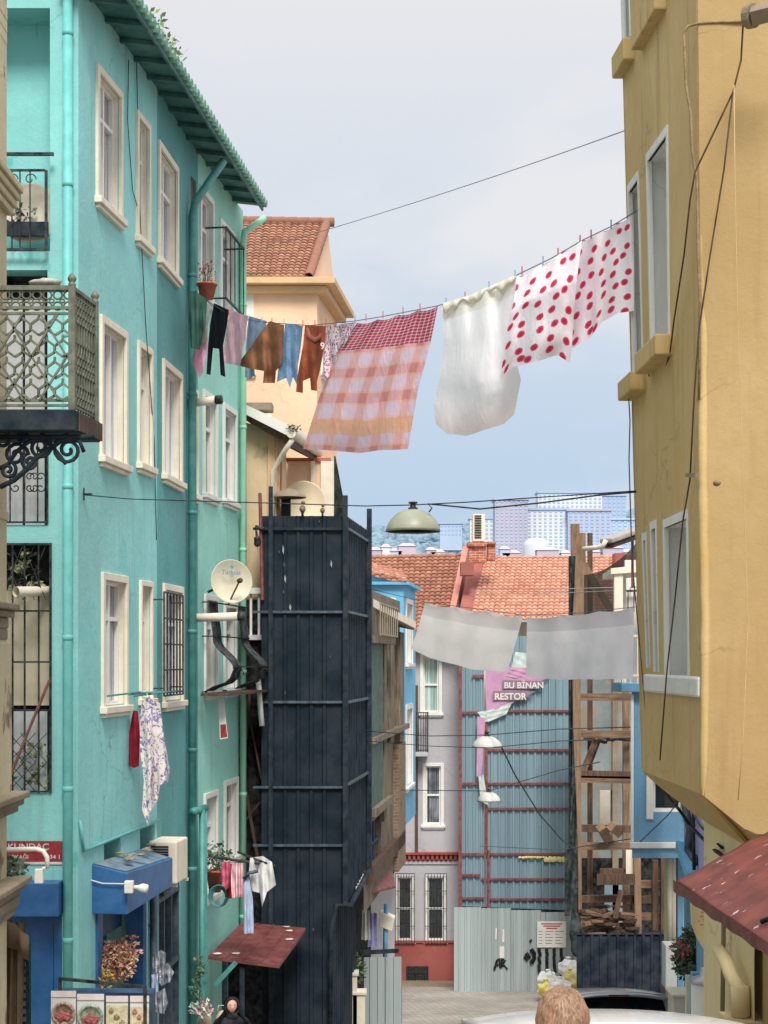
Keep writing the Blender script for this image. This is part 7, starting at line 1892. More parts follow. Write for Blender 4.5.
# clothes pegs: one built, the rest copied
pg0 = thing('clothes_peg', 'small clothes peg clipped on the main clothes line', 'clothes peg', P(437, 306, lineY(437)), 'clothes pegs on the main line')
def pegmesh(mat):
    a = MB(); a.box((-.006, -.012, -.035), (-.001, .0, .05)); a.box((.001, -.012, -.035), (.006, .0, .05)); return a.build('prong', mat, None, local=True)
mats_ = [plain('red_peg', srgb(190, 50, 70), .4), plain('blue_peg', srgb(110, 160, 190), .4)]
pm = [pegmesh(mats_[0]), pegmesh(mats_[1])]
PG = [(229, 309, 0), (248, 316, 1), (262, 319, 1), (272, 320, 0), (284, 323, 1), (303, 325, 0), (315, 324, 0), (326, 324, 0), (355, 321, 0), (366, 319, 0), (383, 314, 0), (403, 311, 0), (420, 307, 0), (446, 302, 1), (465, 295, 0), (489, 286, 1), (515, 276, 1), (543, 261, 1), (522, 271, 0), (558, 252, 0), (580, 240, 0), (591, 233, 0), (611, 222, 1)]
lab_c = ['red clothes peg on the main clothes line', 'pale blue clothes peg on the main clothes line']
for i, (px, py, c_) in enumerate(PG):
    r_ = pg0 if i == 0 else pg0.copy()
    if i: COL.objects.link(r_)
    r_.location = P(px, lineT(px) - 1, lineY(px) - .02); r_['label'] = lab_c[c_]; r_['group'] = ('red' if c_ == 0 else 'pale blue') + ' pegs on the main clothes line'
    ch = pm[c_] if not any(k for k in pm[c_:c_ + 1] if k.parent) else pm[c_].copy()
    if ch is not pm[c_]: COL.objects.link(ch)
    ch.parent = r_; ch.location = (0, 0, 0)

# ------------------------------------------------------------------ two grey sheets lower down
g2 = [(366, 588), (425, 602), (523, 615), (580, 613), (634, 607), (650, 606)]
def l2Y(px): return 26.2 - (px - 366) / (650 - 366) * 6.3
cable('lower clothes line carrying two grey sheets across the street end', [P(x, y, l2Y(x)) for x, y in g2], .005, 'steelpaint', 'clothes line', 'clothes_line')
G2 = 'grey sheets on the lower line'
def pat_grey(c1, c2):
    def f(t, uv, col):
        v = t.sep(uv)[1]; n = t.noise(t.pos(), 3, 4)
        c = t.mix(t.ramp(n, .3, .7), c1, c2); c = t.mix(t.ramp(v, .74, .745), c, dk(c1, .84))
        return t.mix(t.math('MULTIPLY', t.ramp(v, .735, .74), t.ramp(v, .75, .755, 1, 0)), c, srgb(230, 228, 224))
    return f
M['gs1'] = cloth('pale_grey_cotton', srgb(200, 194, 198), .08, .35, pattern=pat_grey(srgb(250, 240, 238), srgb(253, 247, 246)), bump=.13)
M['gs2'] = cloth('mid_grey_cotton', srgb(170, 172, 178), .08, .35, pattern=pat_grey(srgb(222, 218, 222), srgb(232, 230, 234)), bump=.13)
tag(coons([(425, 602), (470, 609), (523, 616)], [(411, 649), (430, 658), (470, 669), (507, 672)], [(425, 602), (419, 625), (411, 649)], [(523, 616), (516, 642), (507, 672)], 70, 36, lambda q, u, v: l2Y(q), .02, 11, 2, .04).build('grey_sheet', M['gs1'], smooth=True), 'pale warm grey sheet tilted left on the lower line', 'sheet', G2)
tag(coons([(527, 617), (560, 615), (600, 611), (634, 607)], [(526, 676), (560, 680), (600, 679), (633, 679)], [(527, 617), (526, 676)], [(634, 607), (633, 679)], 70, 36, lambda q, u, v: l2Y(q), .02, 10, 6, .03).build('grey_sheet', M['gs2'], smooth=True), 'cooler grey sheet hanging square on the lower line near the ochre house', 'sheet', G2)

# ------------------------------------------------------------------ laundry on the small rails of the turquoise house
Yr = 19.9
garment('maroon_shirt', 'small maroon shirt hanging under the teal laundry rail', [(133, 710), (138, 711), (140, 735), (139, 766), (134, 768), (128, 765), (127, 745)], 'c_maroon', 0, .02, 3, 1, group='laundry on the teal rail', Yfn=lambda px: Yr + .2)
garment('floral_dress', 'white and violet floral dress hanging from a hanger on the teal rail', [(142, 700), (149, 697), (160, 703), (163, 730), (170, 770), (168, 782), (160, 785), (158, 800), (150, 812), (148, 826), (142, 810), (144, 780), (140, 750), (140, 720)], 'c_floral', -.1, .03, 4, 2, group='laundry on the teal rail', Yfn=lambda px: Yr)
m = MB(); m.tube([P(140, 716, Yr - .08), P(148, 702, Yr - .08), P(160, 706, Yr - .08)], .008, 5); m.tube([P(148, 702, Yr - .08), P(147, 693, Yr - .05)], .005, 5); tag(m.build('clothes_hanger', M['white']), 'white clothes hanger in the neck of the floral dress', 'hanger')
# drying rack in front of the mint bay, above the maroon awning
Yd = 23.6
dr_ = thing('drying_rack', 'black folding drying rack fixed under the lower mint window', 'drying rack', P(245, 858, Yd))
MB().tube([P(238, 852, Yd + .6), P(252, 858, Yd), P(275, 866, Yd)], .018, 6).build('arm', M['iron'], dr_)
MB().tube([P(214, 857, Yd + .2), P(259, 863.5, Yd)], .022, 6).build('rail', M['iron'], dr_)
RG = 'laundry on the black drying rack'
ry = lambda px: Yd
garment('rose_cloth', 'crumpled rose pink cloth beside the potted plant on the drying rack', [(222, 862), (230, 861), (232, 872), (231, 885), (226, 890), (220, 880)], 'c_rose', .1, .04, 3, 1, group=RG, Yfn=ry)
garment('red_cloth', 'narrow dark red cloth between the rose and striped ones', [(228, 864), (233, 864), (233, 898), (227, 899), (226, 880)], 'c_maroon', .16, .02, 3, 4, group=RG, Yfn=ry)
garment('striped_towel', 'pink and white striped towel on the drying rack', [(232, 863), (243, 863), (244, 880), (243, 897), (232, 898), (231, 880)], 'c_stripe', 0, .03, 3, 2, group=RG, Yfn=ry)
garment('pale_blue_legging', 'pale blue trouser leg hanging long from the drying rack', [(243, 880), (249, 876), (253, 900), (254, 933), (244, 934), (243, 905)], 'c_paleblue', -.05, .02, 3, 3, group=RG, Yfn=ry)
garment('white_blouse', 'white blouse with blue spots blown sideways on the drying rack', [(250, 858), (263, 856), (272, 862), (276, 885), (267, 892), (262, 907), (260, 893), (252, 891), (249, 872)], 'c_white', 0, .04, 4, 5, group=RG, Yfn=ry)
m = MB(); m.tube([P(244, 879, Yd - .08), P(249, 873, Yd - .1), P(258, 871, Yd - .08)], .03, 6); tag(m.build('sleeve_roll', M['steelpaint'], smooth=True), 'grey rolled sleeve draped on the drying rack above the pale blue leg', 'garment')

# ------------------------------------------------------------------ wires and hanging lamps
def wire(lab, pts, r_=.006, mat='iron'): return cable(lab, pts, r_, mat)
Yw = lambda px: 18.2 - (px - 85) / (640 - 85) * 3.9
WP = [(85, 495), (130, 499), (250, 502.5), (365, 506), (412, 505), (470, 502), (560, 496), (636, 491)]
wire('long horizontal wire carrying the big dome street lamp', [P(x, y, Yw(x)) for x, y in WP], .006)
wire('power cable looping from the big dome lamp to the ochre house', [P(429, 512, Yw(429)), P(432, 508, Yw(432)), P(428, 504, Yw(428)), P(440, 505, Yw(440)), P(480, 509, Yw(480)), P(540, 503, Yw(540)), P(600, 495, Yw(600)), P(636, 492, Yw(636))], .008)
m = MB(); m.tube([P(84, 488, 18.25), P(84, 500, 18.2)], .01, 5); m.tube([P(82, 494, 18.25), P(92, 494, 18.15)], .01, 5); tag(m.build('wall_hook', M['iron']), 'iron hook on the turquoise wall holding the lamp wire', 'hook')
def domelamp(px, py_top, py_rim, w_, Y, lab, mat, grp=None):
    rad = w_ / 2 / FPX * Y; h = (py_rim - py_top) / FPX * Y; c = P(px, py_rim, Y)
    t_ = thing('dome_lamp', lab, 'street lamp', c, grp)
    prof_ = [(rad, 0), (rad * 1.0, .012), (rad * .97, h * .22), (rad * .85, h * .5), (rad * .6, h * .8), (rad * .3, h * .96), (.02, h)]
    MB().lathe(c, prof_, 40).build('lamp_shade', mat, t_, smooth=True)
    MB().lathe(c, [(rad * .98, .004), (rad * .9, h * .35), (rad * .5, h * .7), (0, h * .8)], 32).build('reflector', M['dark'], t_, smooth=True)
    MB().lathe(c, [(rad * 1.01, -.008), (rad * 1.02, .0), (rad * 1.01, .012)], 40).build('rim', M['olive'], t_, smooth=True)
    MB().lathe(c + Vector((0, 0, h)), [(.045, -.01), (.05, .01), (.03, .02), (.025, .05), (.045, .055), (.045, .07), (0, .075)], 12).build('cap', M['iron'], t_, smooth=True)
    MB().lathe(c + Vector((0, 0, h * .45)), [(0, -.07), (.04, -.05), (.05, 0), (.03, .06), (.02, .1)], 12).build('bulb', M['signwhite'], t_, smooth=True)
    return t_
lampm = plain('grey_green_enamel', srgb(150, 156, 134), .45, 0, .1, 7, dirt=srgb(110, 100, 80), dirt_amt=.35)
lamp2 = plain('pale_enamel', srgb(196, 196, 188), .5, 0, .1, 7)
domelamp(413, 509, 531, 54, Yw(413), 'big grey green dome street lamp hanging from the wire in mid air', lampm)
domelamp(487, 736, 747, 30, 26, 'small pale dome lamp in front of the blue grey hoarding, upper one', lamp2)
domelamp(489, 792, 801, 23, 34, 'small pale dome lamp in front of the blue grey hoarding, lower one', lamp2)
wire('wire holding the upper small dome lamp across the street', [P(366, 731, 28.8), P(430, 736, 27.5), P(487, 735, 26), P(560, 729, 23.5), P(636, 727, 21)], .008, 'steelpaint')
wire('second parallel wire just below the upper small lamp wire', [P(366, 741, 28.8), P(430, 746, 27.5), P(487, 748, 26), P(560, 741, 23.5), P(636, 738, 21)], .007, 'steelpaint')
wire('wire holding the lower small dome lamp across the street', [P(400, 790, 36), P(489, 791, 34), P(560, 770, 30), P(600, 762, 26)], .009, 'steelpaint')
wire('black power cable drooping from the upper small lamp to the right', [P(496, 738, 26), P(502, 748, 26), P(515, 775, 27), P(540, 815, 29), P(562, 840, 30), P(574, 848, 31)], .013)
wire('thin wires crossing in front of the timber posts', [P(470, 590, 40), P(560, 589, 34), P(636, 587, 24)], .008, 'silver')
wire('another thin pale wire crossing below the timber post tops', [P(470, 594, 40), P(560, 593, 34), P(636, 590, 24)], .008, 'silver')
wire('thin wire crossing low in front of the hoarding to the blue bay', [P(480, 846, 40), P(560, 850, 32), P(636, 838, 21.2)], .008, 'steelpaint')
# ------------------------------------------------------------------ people
def head(c, h, parent, skin, face, yaw=0, name='head', eyes=True):
    """a modelled head: h is chin-to-crown height, face direction given by yaw (0 looks to -Y)"""
    m = MB(); n_, k_ = 36, 26; rot = Matrix.Rotation(yaw, 3, 'Z'); c = Vector(c)
    for j in range(k_ + 1):
        t_ = math.pi * j / k_
        for i in range(n_):
            a = 2 * math.pi * i / n_
            d = Vector((math.sin(t_) * math.sin(a), -math.sin(t_) * math.cos(a), math.cos(t_)))
            x, y, z = d.x * .36, d.y * .44, d.z * .5
            if z < 0: x *= 1 - .42 * (-z / .5) ** 1.6; y *= 1 - .18 * (-z / .5) ** 2
            if d.y < 0: y *= .92
            fr_ = max(0, -d.y)
            nose = math.exp(-((d.x / .13) ** 2)) * math.exp(-(((z + .07) / .09) ** 2)) * fr_; y -= .085 * nose
            sock = (math.exp(-(((x - .13) / .07) ** 2)) + math.exp(-(((x + .13) / .07) ** 2))) * math.exp(-(((z - .03) / .05) ** 2)) * fr_; y += .03 * sock
            lip = math.exp(-((x / .1) ** 2)) * math.exp(-(((z + .24) / .035) ** 2)) * fr_; y -= .02 * lip
            chin = math.exp(-((x / .1) ** 2)) * math.exp(-(((z + .42) / .07) ** 2)) * fr_; y -= .03 * chin
            m.v.append(c + rot @ (Vector((x, y, z)) * h))
    for j in range(k_):
        for i in range(n_):
            a = j * n_ + i; b = j * n_ + (i + 1) % n_; m.f.append([a, b, b + n_, a + n_])
    for sx in (-1, 1):      # ears
        e = c + rot @ (Vector((sx * .36, .03, -.02)) * h); m.blob(e, (.045 * h, .07 * h, .11 * h), 8, 6, .1, 2)
    o = m.build(name, skin, parent, smooth=True)
    if eyes:
        for sx in (-1, 1):
            q = c + rot @ (Vector((sx * .13, -.375, .03)) * h); MB().blob(q, .045 * h, 10, 8, 0).build('eye', M['signwhite'], parent, smooth=True)
            q = c + rot @ (Vector((sx * .13, -.41, .03)) * h); MB().blob(q, .02 * h, 8, 6, 0).build('iris', M['dark'], parent, smooth=True)
            b0 = c + rot @ (Vector((sx * .07, -.405, .10)) * h); b1 = c + rot @ (Vector((sx * .2, -.36, .105)) * h); MB().bar(b0, b1, .012 * h, .022 * h).build('eyebrow', M['dark'], parent)
        m = MB(); m.tube([c + rot @ (Vector((x, -.425 + abs(x) * .35, -.24)) * h) for x in (-.09, -.03, .03, .09)], [.008 * h, .018 * h, .018 * h, .008 * h], 6); m.build('lips', plain('lips', srgb(176, 96, 92), .6), parent, smooth=True)
    return o
def skinbody(joints, edges, name, mat, parent, lv=2):
    me = bpy.data.meshes.new(name); off = wloc(parent)
    me.from_pydata([tuple(Vector(j[0]) - off) for j in joints], edges, []); me.materials.append(mat)
    o = bpy.data.objects.new(name, me); COL.objects.link(o); o.parent = parent
    s = o.modifiers.new('skin', 'SKIN'); s.use_smooth_shade = True
    for v, j in zip(me.skin_vertices[0].data, joints): v.radius = j[1] if isinstance(j[1], tuple) else (j[1], j[1])
    me.skin_vertices[0].data[0].use_root = True
    sb = o.modifiers.new('sub', 'SUBSURF'); sb.levels = lv; sb.render_levels = lv
    return o
def person(x, y, H_, label, yaw, coat, trousers, skin, hairfn, hold=False):
    gz = ground(y); root = thing('person', label, 'person', (x, y, gz))
    Rz = Matrix.Rotation(yaw, 3, 'Z')
    def W(a, b, c): return Vector((x, y, gz)) + Rz @ Vector((a * H_, b * H_, c * H_))
    hip, kn, an = .50, .27, .04
    J = [(W(0, 0, .53), (.085 * H_, .06 * H_)), (W(0, .0, .62), (.07 * H_, .052 * H_)), (W(0, .0, .73), (.088 * H_, .058 * H_)), (W(0, 0, .81), (.06 * H_, .045 * H_)), (W(0, 0, .86), .032 * H_)]
    E = [(0, 1), (1, 2), (2, 3), (3, 4)]
    for sx in (-1, 1):
        b = len(J); J += [(W(sx * .055, 0, .48), .052 * H_), (W(sx * .06, -.01, kn), .036 * H_), (W(sx * .06, .02, .06), .023 * H_), (W(sx * .065, -.06, .02), .022 * H_)]; E += [(0, b), (b, b + 1), (b + 1, b + 2), (b + 2, b + 3)]
        b = len(J); J += [(W(sx * .115, 0, .80), .036 * H_), (W(sx * .15, .01, .64), .026 * H_), (W(sx * .14, -.07 if hold else -.03, .52 if hold else .50), .019 * H_)]; E += [(3, b), (b, b + 1), (b + 1, b + 2)]
    skinbody(J, E, 'body', skin, root)
    # coat
    K = [(W(0, 0, .47), (.098 * H_, .075 * H_)), (W(0, 0, .62), (.085 * H_, .066 * H_)), (W(0, 0, .73), (.1 * H_, .07 * H_)), (W(0, 0, .815), (.07 * H_, .052 * H_))]
    EE = [(0, 1), (1, 2), (2, 3)]
    for sx in (-1, 1): b = len(K); K += [(W(sx * .115, 0, .80), .045 * H_), (W(sx * .152, .01, .64), .036 * H_), (W(sx * .142, -.06 if hold else -.025, .535 if hold else .52), .027 * H_)]; EE += [(3, b), (b, b + 1), (b + 1, b + 2)]
    skinbody(K, EE, 'coat', coat, root)
    T = [(W(0, 0, .5), (.09 * H_, .068 * H_))]; TE = []
    for sx in (-1, 1): b = len(T); T += [(W(sx * .055, 0, .44), .06 * H_), (W(sx * .06, -.01, kn), .045 * H_), (W(sx * .06, .015, .06), .033 * H_)]; TE += [(0, b), (b, b + 1), (b + 1, b + 2)]
    skinbody(T, TE, 'trousers', trousers, root)
    for sx in (-1, 1):
        m = MB(); m.blob(W(sx * .063, -.03, .022), (.03 * H_, .075 * H_, .024 * H_), 12, 8, 0); m.build('shoe', M['dark'], root, smooth=True)
        # hand: palm and five bent fingers
        wr_ = W(sx * .14, -.075 if hold else -.035, .505 if hold else .485); dn = (Rz @ Vector((0, -.25, -1))).normalized(); sd_ = Rz @ Vector((0, 1, -.1)); out = Rz @ Vector((sx, 0, 0))
        m = MB(); m.blob(wr_ + dn * .035, (.022, .04, .045), 10, 8, 0)
        for k in range(4):
            L_ = (.062, .072, .068, .052)[k]; f0 = wr_ + dn * .07 + sd_ * (-.026 + .018 * k); m.tube([f0, f0 + dn * L_ * .5 - out * .006, f0 + dn * L_ * .95 - out * .022], [.0095, .0085, .0065], 7)
        m.tube([wr_ + dn * .02 - sd_ * .03, wr_ + dn * .05 - sd_ * .055 - out * .012, wr_ + dn * .078 - sd_ * .06 - out * .02], [.011, .010, .008], 7); m.build('hand', skin, root, smooth=True)
    hh_ = H_ / 7.4; hc = W(0, -.005, 1) - Vector((0, 0, hh_ * .5))
    head(hc, hh_, root, skin, True, yaw)
    hairfn(root, hc, hh_, Rz)
    return root
skin1 = plain('warm_skin', srgb(214, 168, 144), .55, 0, .05, 10)
M['hijab'] = cloth('black_scarf_cloth', srgb(20, 20, 26), .3, .03)
def scarf(root, c, h, Rz):
    # hood around the face, open towards the viewer, falling over shoulders
    m = MB(); n_, k_ = 40, 22
    for j in range(k_ + 1):
        v = j / k_
        for i in range(n_ + 1):
            a = R(50) + (2 * math.pi - R(100)) * i / n_
            if v < .55:
                t_ = v / .55 * R(115); rr = .60 * math.sin(t_) + .02; z = .56 * math.cos(t_); 
                q = Vector((rr * math.sin(a) * .78, -rr * math.cos(a) * .9 + .03, z))
                if j == 0: q = Vector((0, -.25, .58))
                # pull the top forward so that the brow edge frames the forehead
            else:
                t_ = (v - .55) / .45; rr = .545 + .75 * t_ ** 1.3; z = -.237 - t_ * .75; q = Vector((rr * math.sin(a) * .85, -rr * math.cos(a) * .62 + .03, z))
            q += Vector((0, 0, 0)) + q.normalized() * .02 * math.sin(a * 7 + v * 9)
            m.v.append(c + Rz @ (q * h))
    for j in range(k_):
        for i in range(n_): a = j * (n_ + 1) + i; m.f.append([a, a + 1, a + n_ + 2, a + n_ + 1])
    m.uv = [(0, 0)] * len(m.v); o = m.build('headscarf', M['hijab'], root, smooth=True); s = o.modifiers.new('s', 'SOLIDIFY'); s.thickness = .012
    m = MB(); m.uv = None
    m.tube([c + Rz @ (Vector((.43 * math.sin(a), -.26 * (1 - .1 * abs(math.sin(a))), -.02 + .53 * math.cos(a))) * h) for a in [R(18) * k for k in range(-10, 11)]], .07 * h, 8)
    m.blob(c + Rz @ (Vector((0, -.12, -.62)) * h), (.42 * h, .34 * h, .26 * h), 14, 8, .15, 3); m.build('scarf_fold', plain('scarf_black', srgb(20, 20, 26), .85), root, smooth=True)
wx = P(231.5, 0, 20.3).x
person(wx, 20.3, 1.53, 'woman in black headscarf and dark coat standing under the maroon awning', R(14), plain('dark_coat', srgb(28, 28, 36), .85), plain('dark_skirt', srgb(24, 24, 30), .9), skin1, scarf)
hairm = NT('auburn_hair'); p = hairm.pos()
nn = hairm.noise(hairm.map(p, (60, 60, 14)), 1.6, 6, .65); hairm.bump(nn, .25, .004)
hairmat = hairm.set(Base_Color=hairm.mix(hairm.ramp(nn, .3, .7), srgb(122, 94, 74), srgb(176, 142, 114)), Roughness=.5)
def hair(root, c, h, Rz):
    m = MB(); n_, k_ = 72, 40
    for j in range(k_ + 1):
        t_ = R(132) * j / k_
        for i in range(n_):
            a = 2 * math.pi * i / n_; d = Vector((math.sin(t_) * math.sin(a), math.sin(t_) * math.cos(a), math.cos(t_)))
            back = .5 + .5 * d.y
            lim = 1.0 if (d.z > -.05 or d.y > .05) else .86
            st = 1 + .007 * math.sin(a * 16 + t_ * 5) + .05 * noise.noise(d * 3.3) + .02 * noise.noise(d * 11)
            m.v.append(c + Rz @ (Vector((d.x * .42 * st * lim, -.0 + d.y * .50 * st, d.z * .555 * st - (.02 if t_ > R(100) else 0))) * h))
    for j in range(k_):
        for i in range(n_): a = j * n_ + i; b = j * n_ + (i + 1) % n_; m.f.append([a, b, b + n_, a + n_])
    o = m.build('hair', hairmat, root, smooth=True)
    # strands combed from the crown, standing a little proud
    m = MB(); rnd = random.Random(5)
    for k in range(420):
        a = rnd.uniform(0, 2 * math.pi); t0 = rnd.uniform(R(2), R(70)); L_ = rnd.uniform(R(25), R(55)); pts = []
        for s in range(7):
            t_ = t0 + L_ * s / 6; aa = a + .25 * (s / 6) ** 2 * math.sin(k); d = Vector((math.sin(t_) * math.sin(aa), math.sin(t_) * math.cos(aa), math.cos(t_)))
            st = 1.006 + .007 * math.sin(aa * 16 + t_ * 5) + .05 * noise.noise(d * 3.3) + .02 * noise.noise(d * 11) + .004 * math.sin(s / 6 * math.pi)
            pts.append(c + Rz @ (Vector((d.x * .42 * st, d.y * .50 * st, d.z * .555 * st)) * h))
        m.tube(pts, [.0003, .0007, .0009, .0009, .0008, .0006, .0002], 4)
    m.build('strands', hairmat, root, smooth=True)
px_ = P(563, 0, 5.9).x
zh = P(0, 989, 5.9).z - ground(5.9)
person(px_, 5.9, zh - .005, 'pedestrian with short auburn hair seen from behind walking down the street', R(180), plain('navy_jacket', srgb(40, 48, 66), .85), plain('jeans', srgb(60, 74, 104), .9), skin1, hair)
# ------------------------------------------------------------------ cars
def car(x, y, label, body, Lc, Wc, Hc, spoiler, name='parked_car', pitch=0):
    gz = ground(y); root = thing(name, label, 'car', (x, y, gz)); root.rotation_euler = (pitch, 0, 0)
    w2 = Wc / 2
    # side profile stations: (y, z_low, z_belt, half width)
    st = [(-Lc / 2, .42, .72, w2 * .80), (-Lc / 2 + .08, .28, .86, w2 * .93), (-Lc / 2 + .35, .22, .93, w2), (-Lc * .25, .2, .96, w2), (0, .2, .95, w2), (Lc * .25, .2, .92, w2), (Lc / 2 - .75, .22, .86, w2), (Lc / 2 - .25, .25, .74, w2 * .94), (Lc / 2, .38, .62, w2 * .78)]
    m = MB(); n_ = 14
    for (yy, zl, zb_, hw) in st:
        pr = [(-hw * .9, zl), (-hw * .98, zl + .1), (-hw, (zl + zb_) / 2), (-hw * .97, zb_ - .1), (-hw * .9, zb_ - .02), (-hw * .6, zb_ + .015), (-hw * .2, zb_ + .03)]
        pr += [(-a, b) for a, b in reversed(pr)]
        for a, b in pr: m.v.append(Vector((a, yy, b)))
    for j in range(len(st) - 1):
        for i in range(n_): a = j * n_ + i; b = j * n_ + (i + 1) % n_; m.f.append([a, b, b + n_, a + n_])
    m.f.append(list(range(n_))); m.f.append([(len(st) - 1) * n_ + i for i in range(n_)])
    o = m.build('body', body, root, smooth=True, local=True); s = o.modifiers.new('s', 'SUBSURF'); s.levels = s.render_levels = 2
    # greenhouse: bottom ring at the belt, top ring at the roof
    yb0, yb1 = -Lc / 2 + .12, Lc / 2 - 1.05; yt0, yt1 = -Lc / 2 + .42, Lc / 2 - 1.75; zb_, zt_ = .90, Hc - .07; wb, wt = w2 * .9, w2 * .74
    B_ = [(-wb, yb0), (wb, yb0), (wb, yb1), (-wb, yb1)]; T_ = [(-wt, yt0), (wt, yt0), (wt, yt1), (-wt, yt1)]
    m = MB(); m.box8([(a, b, zb_) for a, b in B_] + [(a, b, zt_) for a, b in T_]); m.build('pillars', body, root, local=True)
    gl = plain('car_glass_' + name, srgb(14, 18, 22), .05, 0, .05)
    def pane(q, nm, e=.012):
        c = sum((Vector(v) for v in q), Vector()) / 4; nrm = (Vector(q[1]) - Vector(q[0])).cross(Vector(q[3]) - Vector(q[0])).normalized()
        if nrm.dot(c - Vector((0, 0, .8))) < 0: nrm = -nrm
        q = [c + (Vector(v) - c) * .9 + nrm * e for v in q]; MB().add(q, [(0, 1, 2, 3)]).build(nm, gl, root, local=True)
    V = [Vector((a, b, zb_)) for a, b in B_] + [Vector((a, b, zt_)) for a, b in T_]
    pane([V[0], V[1], V[5], V[4]], 'rear_window'); pane([V[2], V[3], V[7], V[6]], 'windscreen')
    mid = lambda a, b, t_: a.lerp(b, t_)
    for (b0, b1, t0, t1) in ((V[1], V[2], V[5], V[6]), (V[0], V[3], V[4], V[7])):
        for u0, u1 in ((0, .48), (.5, 1)): pane([mid(b0, b1, u0), mid(b0, b1, u1), mid(t0, t1, u1), mid(t0, t1, u0)], 'side_window')
    m = MB()
    def rf(u, v):
        X = -1 + 2 * u; Yy = -1 + 2 * v; return Vector((X * (wt + .03), (yt0 - .04) + (yt1 - yt0 + .1) * v, Hc - .065 * abs(X) ** 2.6 - .05 * abs(Yy) ** 3))
    m.grid(24, 24, rf); o = m.build('roof', body, root, smooth=True, local=True); s = o.modifiers.new('s', 'SOLIDIFY'); s.thickness = .04; s.offset = -1
    if spoiler:
        m = MB(); m.grid(16, 4, lambda u, v: Vector(((-1 + 2 * u) * wt * .96, yt0 + .06 - .26 * v, Hc - .04 - .055 * abs(-1 + 2 * u) ** 2.6 - .035 * v))); o = m.build('spoiler', body, root, smooth=True, local=True); s = o.modifiers.new('s', 'SOLIDIFY'); s.thickness = .03; s.offset = -1
        MB().box((-.12, yt0 - .215, Hc - .105), (.12, yt0 - .20, Hc - .08)).build('brake_light', plain('dark_red_lens', srgb(110, 16, 20), .2), root, local=True)
    red = plain('red_lens', srgb(150, 20, 24), .2); 
    for sx in (-1, 1):
        MB().blob((sx * w2 * .86, -Lc / 2 + .07, .76), (.09, .08, .14), 10, 8, 0).build('tail_light', red, root, smooth=True, local=True)
        MB().blob((sx * w2 * .72, Lc / 2 - .1, .62), (.17, .1, .08), 10, 8, 0).build('headlight', M['signwhite'], root, smooth=True, local=True)
        MB().blob((sx * (w2 + .09), yb1 - .25, .98), (.09, .05, .07), 10, 8, 0).build('wing_mirror', body, root, smooth=True, local=True)
        for yy in (-Lc * .31, Lc * .31):
            tyre = MB().lathe((sx * (w2 - .12), yy, .31), [(.2, -.09), (.3, -.09), (.315, -.05), (.315, .05), (.3, .09), (.2, .09)], 24, (1, 0, 0)).build('wheel', M['dark'], root, smooth=True, local=True)
            MB().lathe((sx * (w2 - .03), yy, .31), [(0, 0), (.06, .01), (.19, .0), (.2, -.02)], 16, (1, 0, 0)).build('rim', M['silver'], tyre, smooth=True, local=True)
    MB().box((-.26, -Lc / 2 - .02, .50), (.26, -Lc / 2 - .005, .61)).build('number_plate', M['signwhite'], root, local=True)
    return root
whitep = plain('white_car_paint', srgb(236, 236, 234), .25, 0, .02, 3, coat=.6); silverp = plain('silver_car_paint', srgb(150, 156, 160), .3, .6, .04, 3, coat=.6)
def slope(y): return math.atan2(ground(y + 1) - ground(y - 1), 2)
yc = 8.4
car(P(591, 0, yc).x, yc, 'white car with smooth bright roof parked just beyond the pedestrian', whitep, 4.1, 1.76, 1.57, False, pitch=slope(8.4))
yc = 21
car(P(623, 0, 19.2).x, yc, 'silver hatchback with roof spoiler and dark rear window farther down the street', silverp, 4.0, 1.66, 1.62, True, pitch=slope(21))
# ------------------------------------------------------------------ souvenir stand lower left
Ys = 16.4
so_ = thing('souvenir_stand', 'black metal souvenir stand with white topped shelf at the lower left', 'stand', P(100, 1000, Ys))
MB().tube([P(60, 978, Ys), P(60, 1060, Ys)], .018, 6).build('post', M['iron'], so_); MB().tube([P(145, 986, Ys - .1), P(145, 1060, Ys - .1)], .018, 6).build('post', M['iron'], so_)
MB().bar(P(59, 978.5, Ys), P(146, 987, Ys - .1), .03, .03).build('top_rail', M['iron'], so_)
MB().box(P(52, 1060, Ys + .02), P(152, 993, Ys + .02) + Vector((0, .25, 0))).build('shelf', M['bluedk'], so_)
SG = 'souvenirs on the stand'
def mag(i, x0, x1, y0, lab, c1, c2, rnd_=True):
    t_ = thing('souvenir', lab, 'souvenir', P((x0 + x1) / 2, y0, Ys), SG)
    a, b = P(x0, y0 + 44, Ys - .06), P(x1, y0, Ys - .06); MB().box(a, b + Vector((0, .012, 0))).build('bag', M['c_white_pl'], t_)
    MB().box(P(x0, y0 + 5, Ys - .075), P(x1, y0 - 1, Ys - .075) + Vector((0, .01, 0))).build('header_card', M['signwhite'], t_)
    c = P((x0 + x1) / 2, y0 + 22, Ys - .075); r_ = (x1 - x0) / 2 / FPX * Ys * .96
    if rnd_:
        MB().lathe(c, [(r_, .0), (r_, .014), (r_ * .8, .02), (r_ * .8, .012), (0, .012)], 24, (0, -1, 0)).build('plate', c1, t_, smooth=True)
        m = MB(); m.blob(c + Vector((0, -.02, -.02)), (r_ * .7, .02, r_ * .35), 14, 8, .6, i); m.build('painted_scene', c2, t_)
    else:
        MB().box(c + Vector((-r_, -.012, -r_ * 1.9)), c + Vector((r_, 0, r_ * 1.3))).build('plate', c1, t_)
        m = MB()
        for k in range(5): m.blob(c + Vector((r_ * (-.5 + .5 * (k % 3)), -.015, r_ * (.8 - .6 * k))), (r_ * .28, .01, r_ * .3), 8, 6, .5, k + i)
        m.build('painted_scene', c2, t_)
t = NT('clear_plastic'); t.set(Base_Color=srgb(214, 216, 216), Roughness=.15); M['c_white_pl'] = t.m
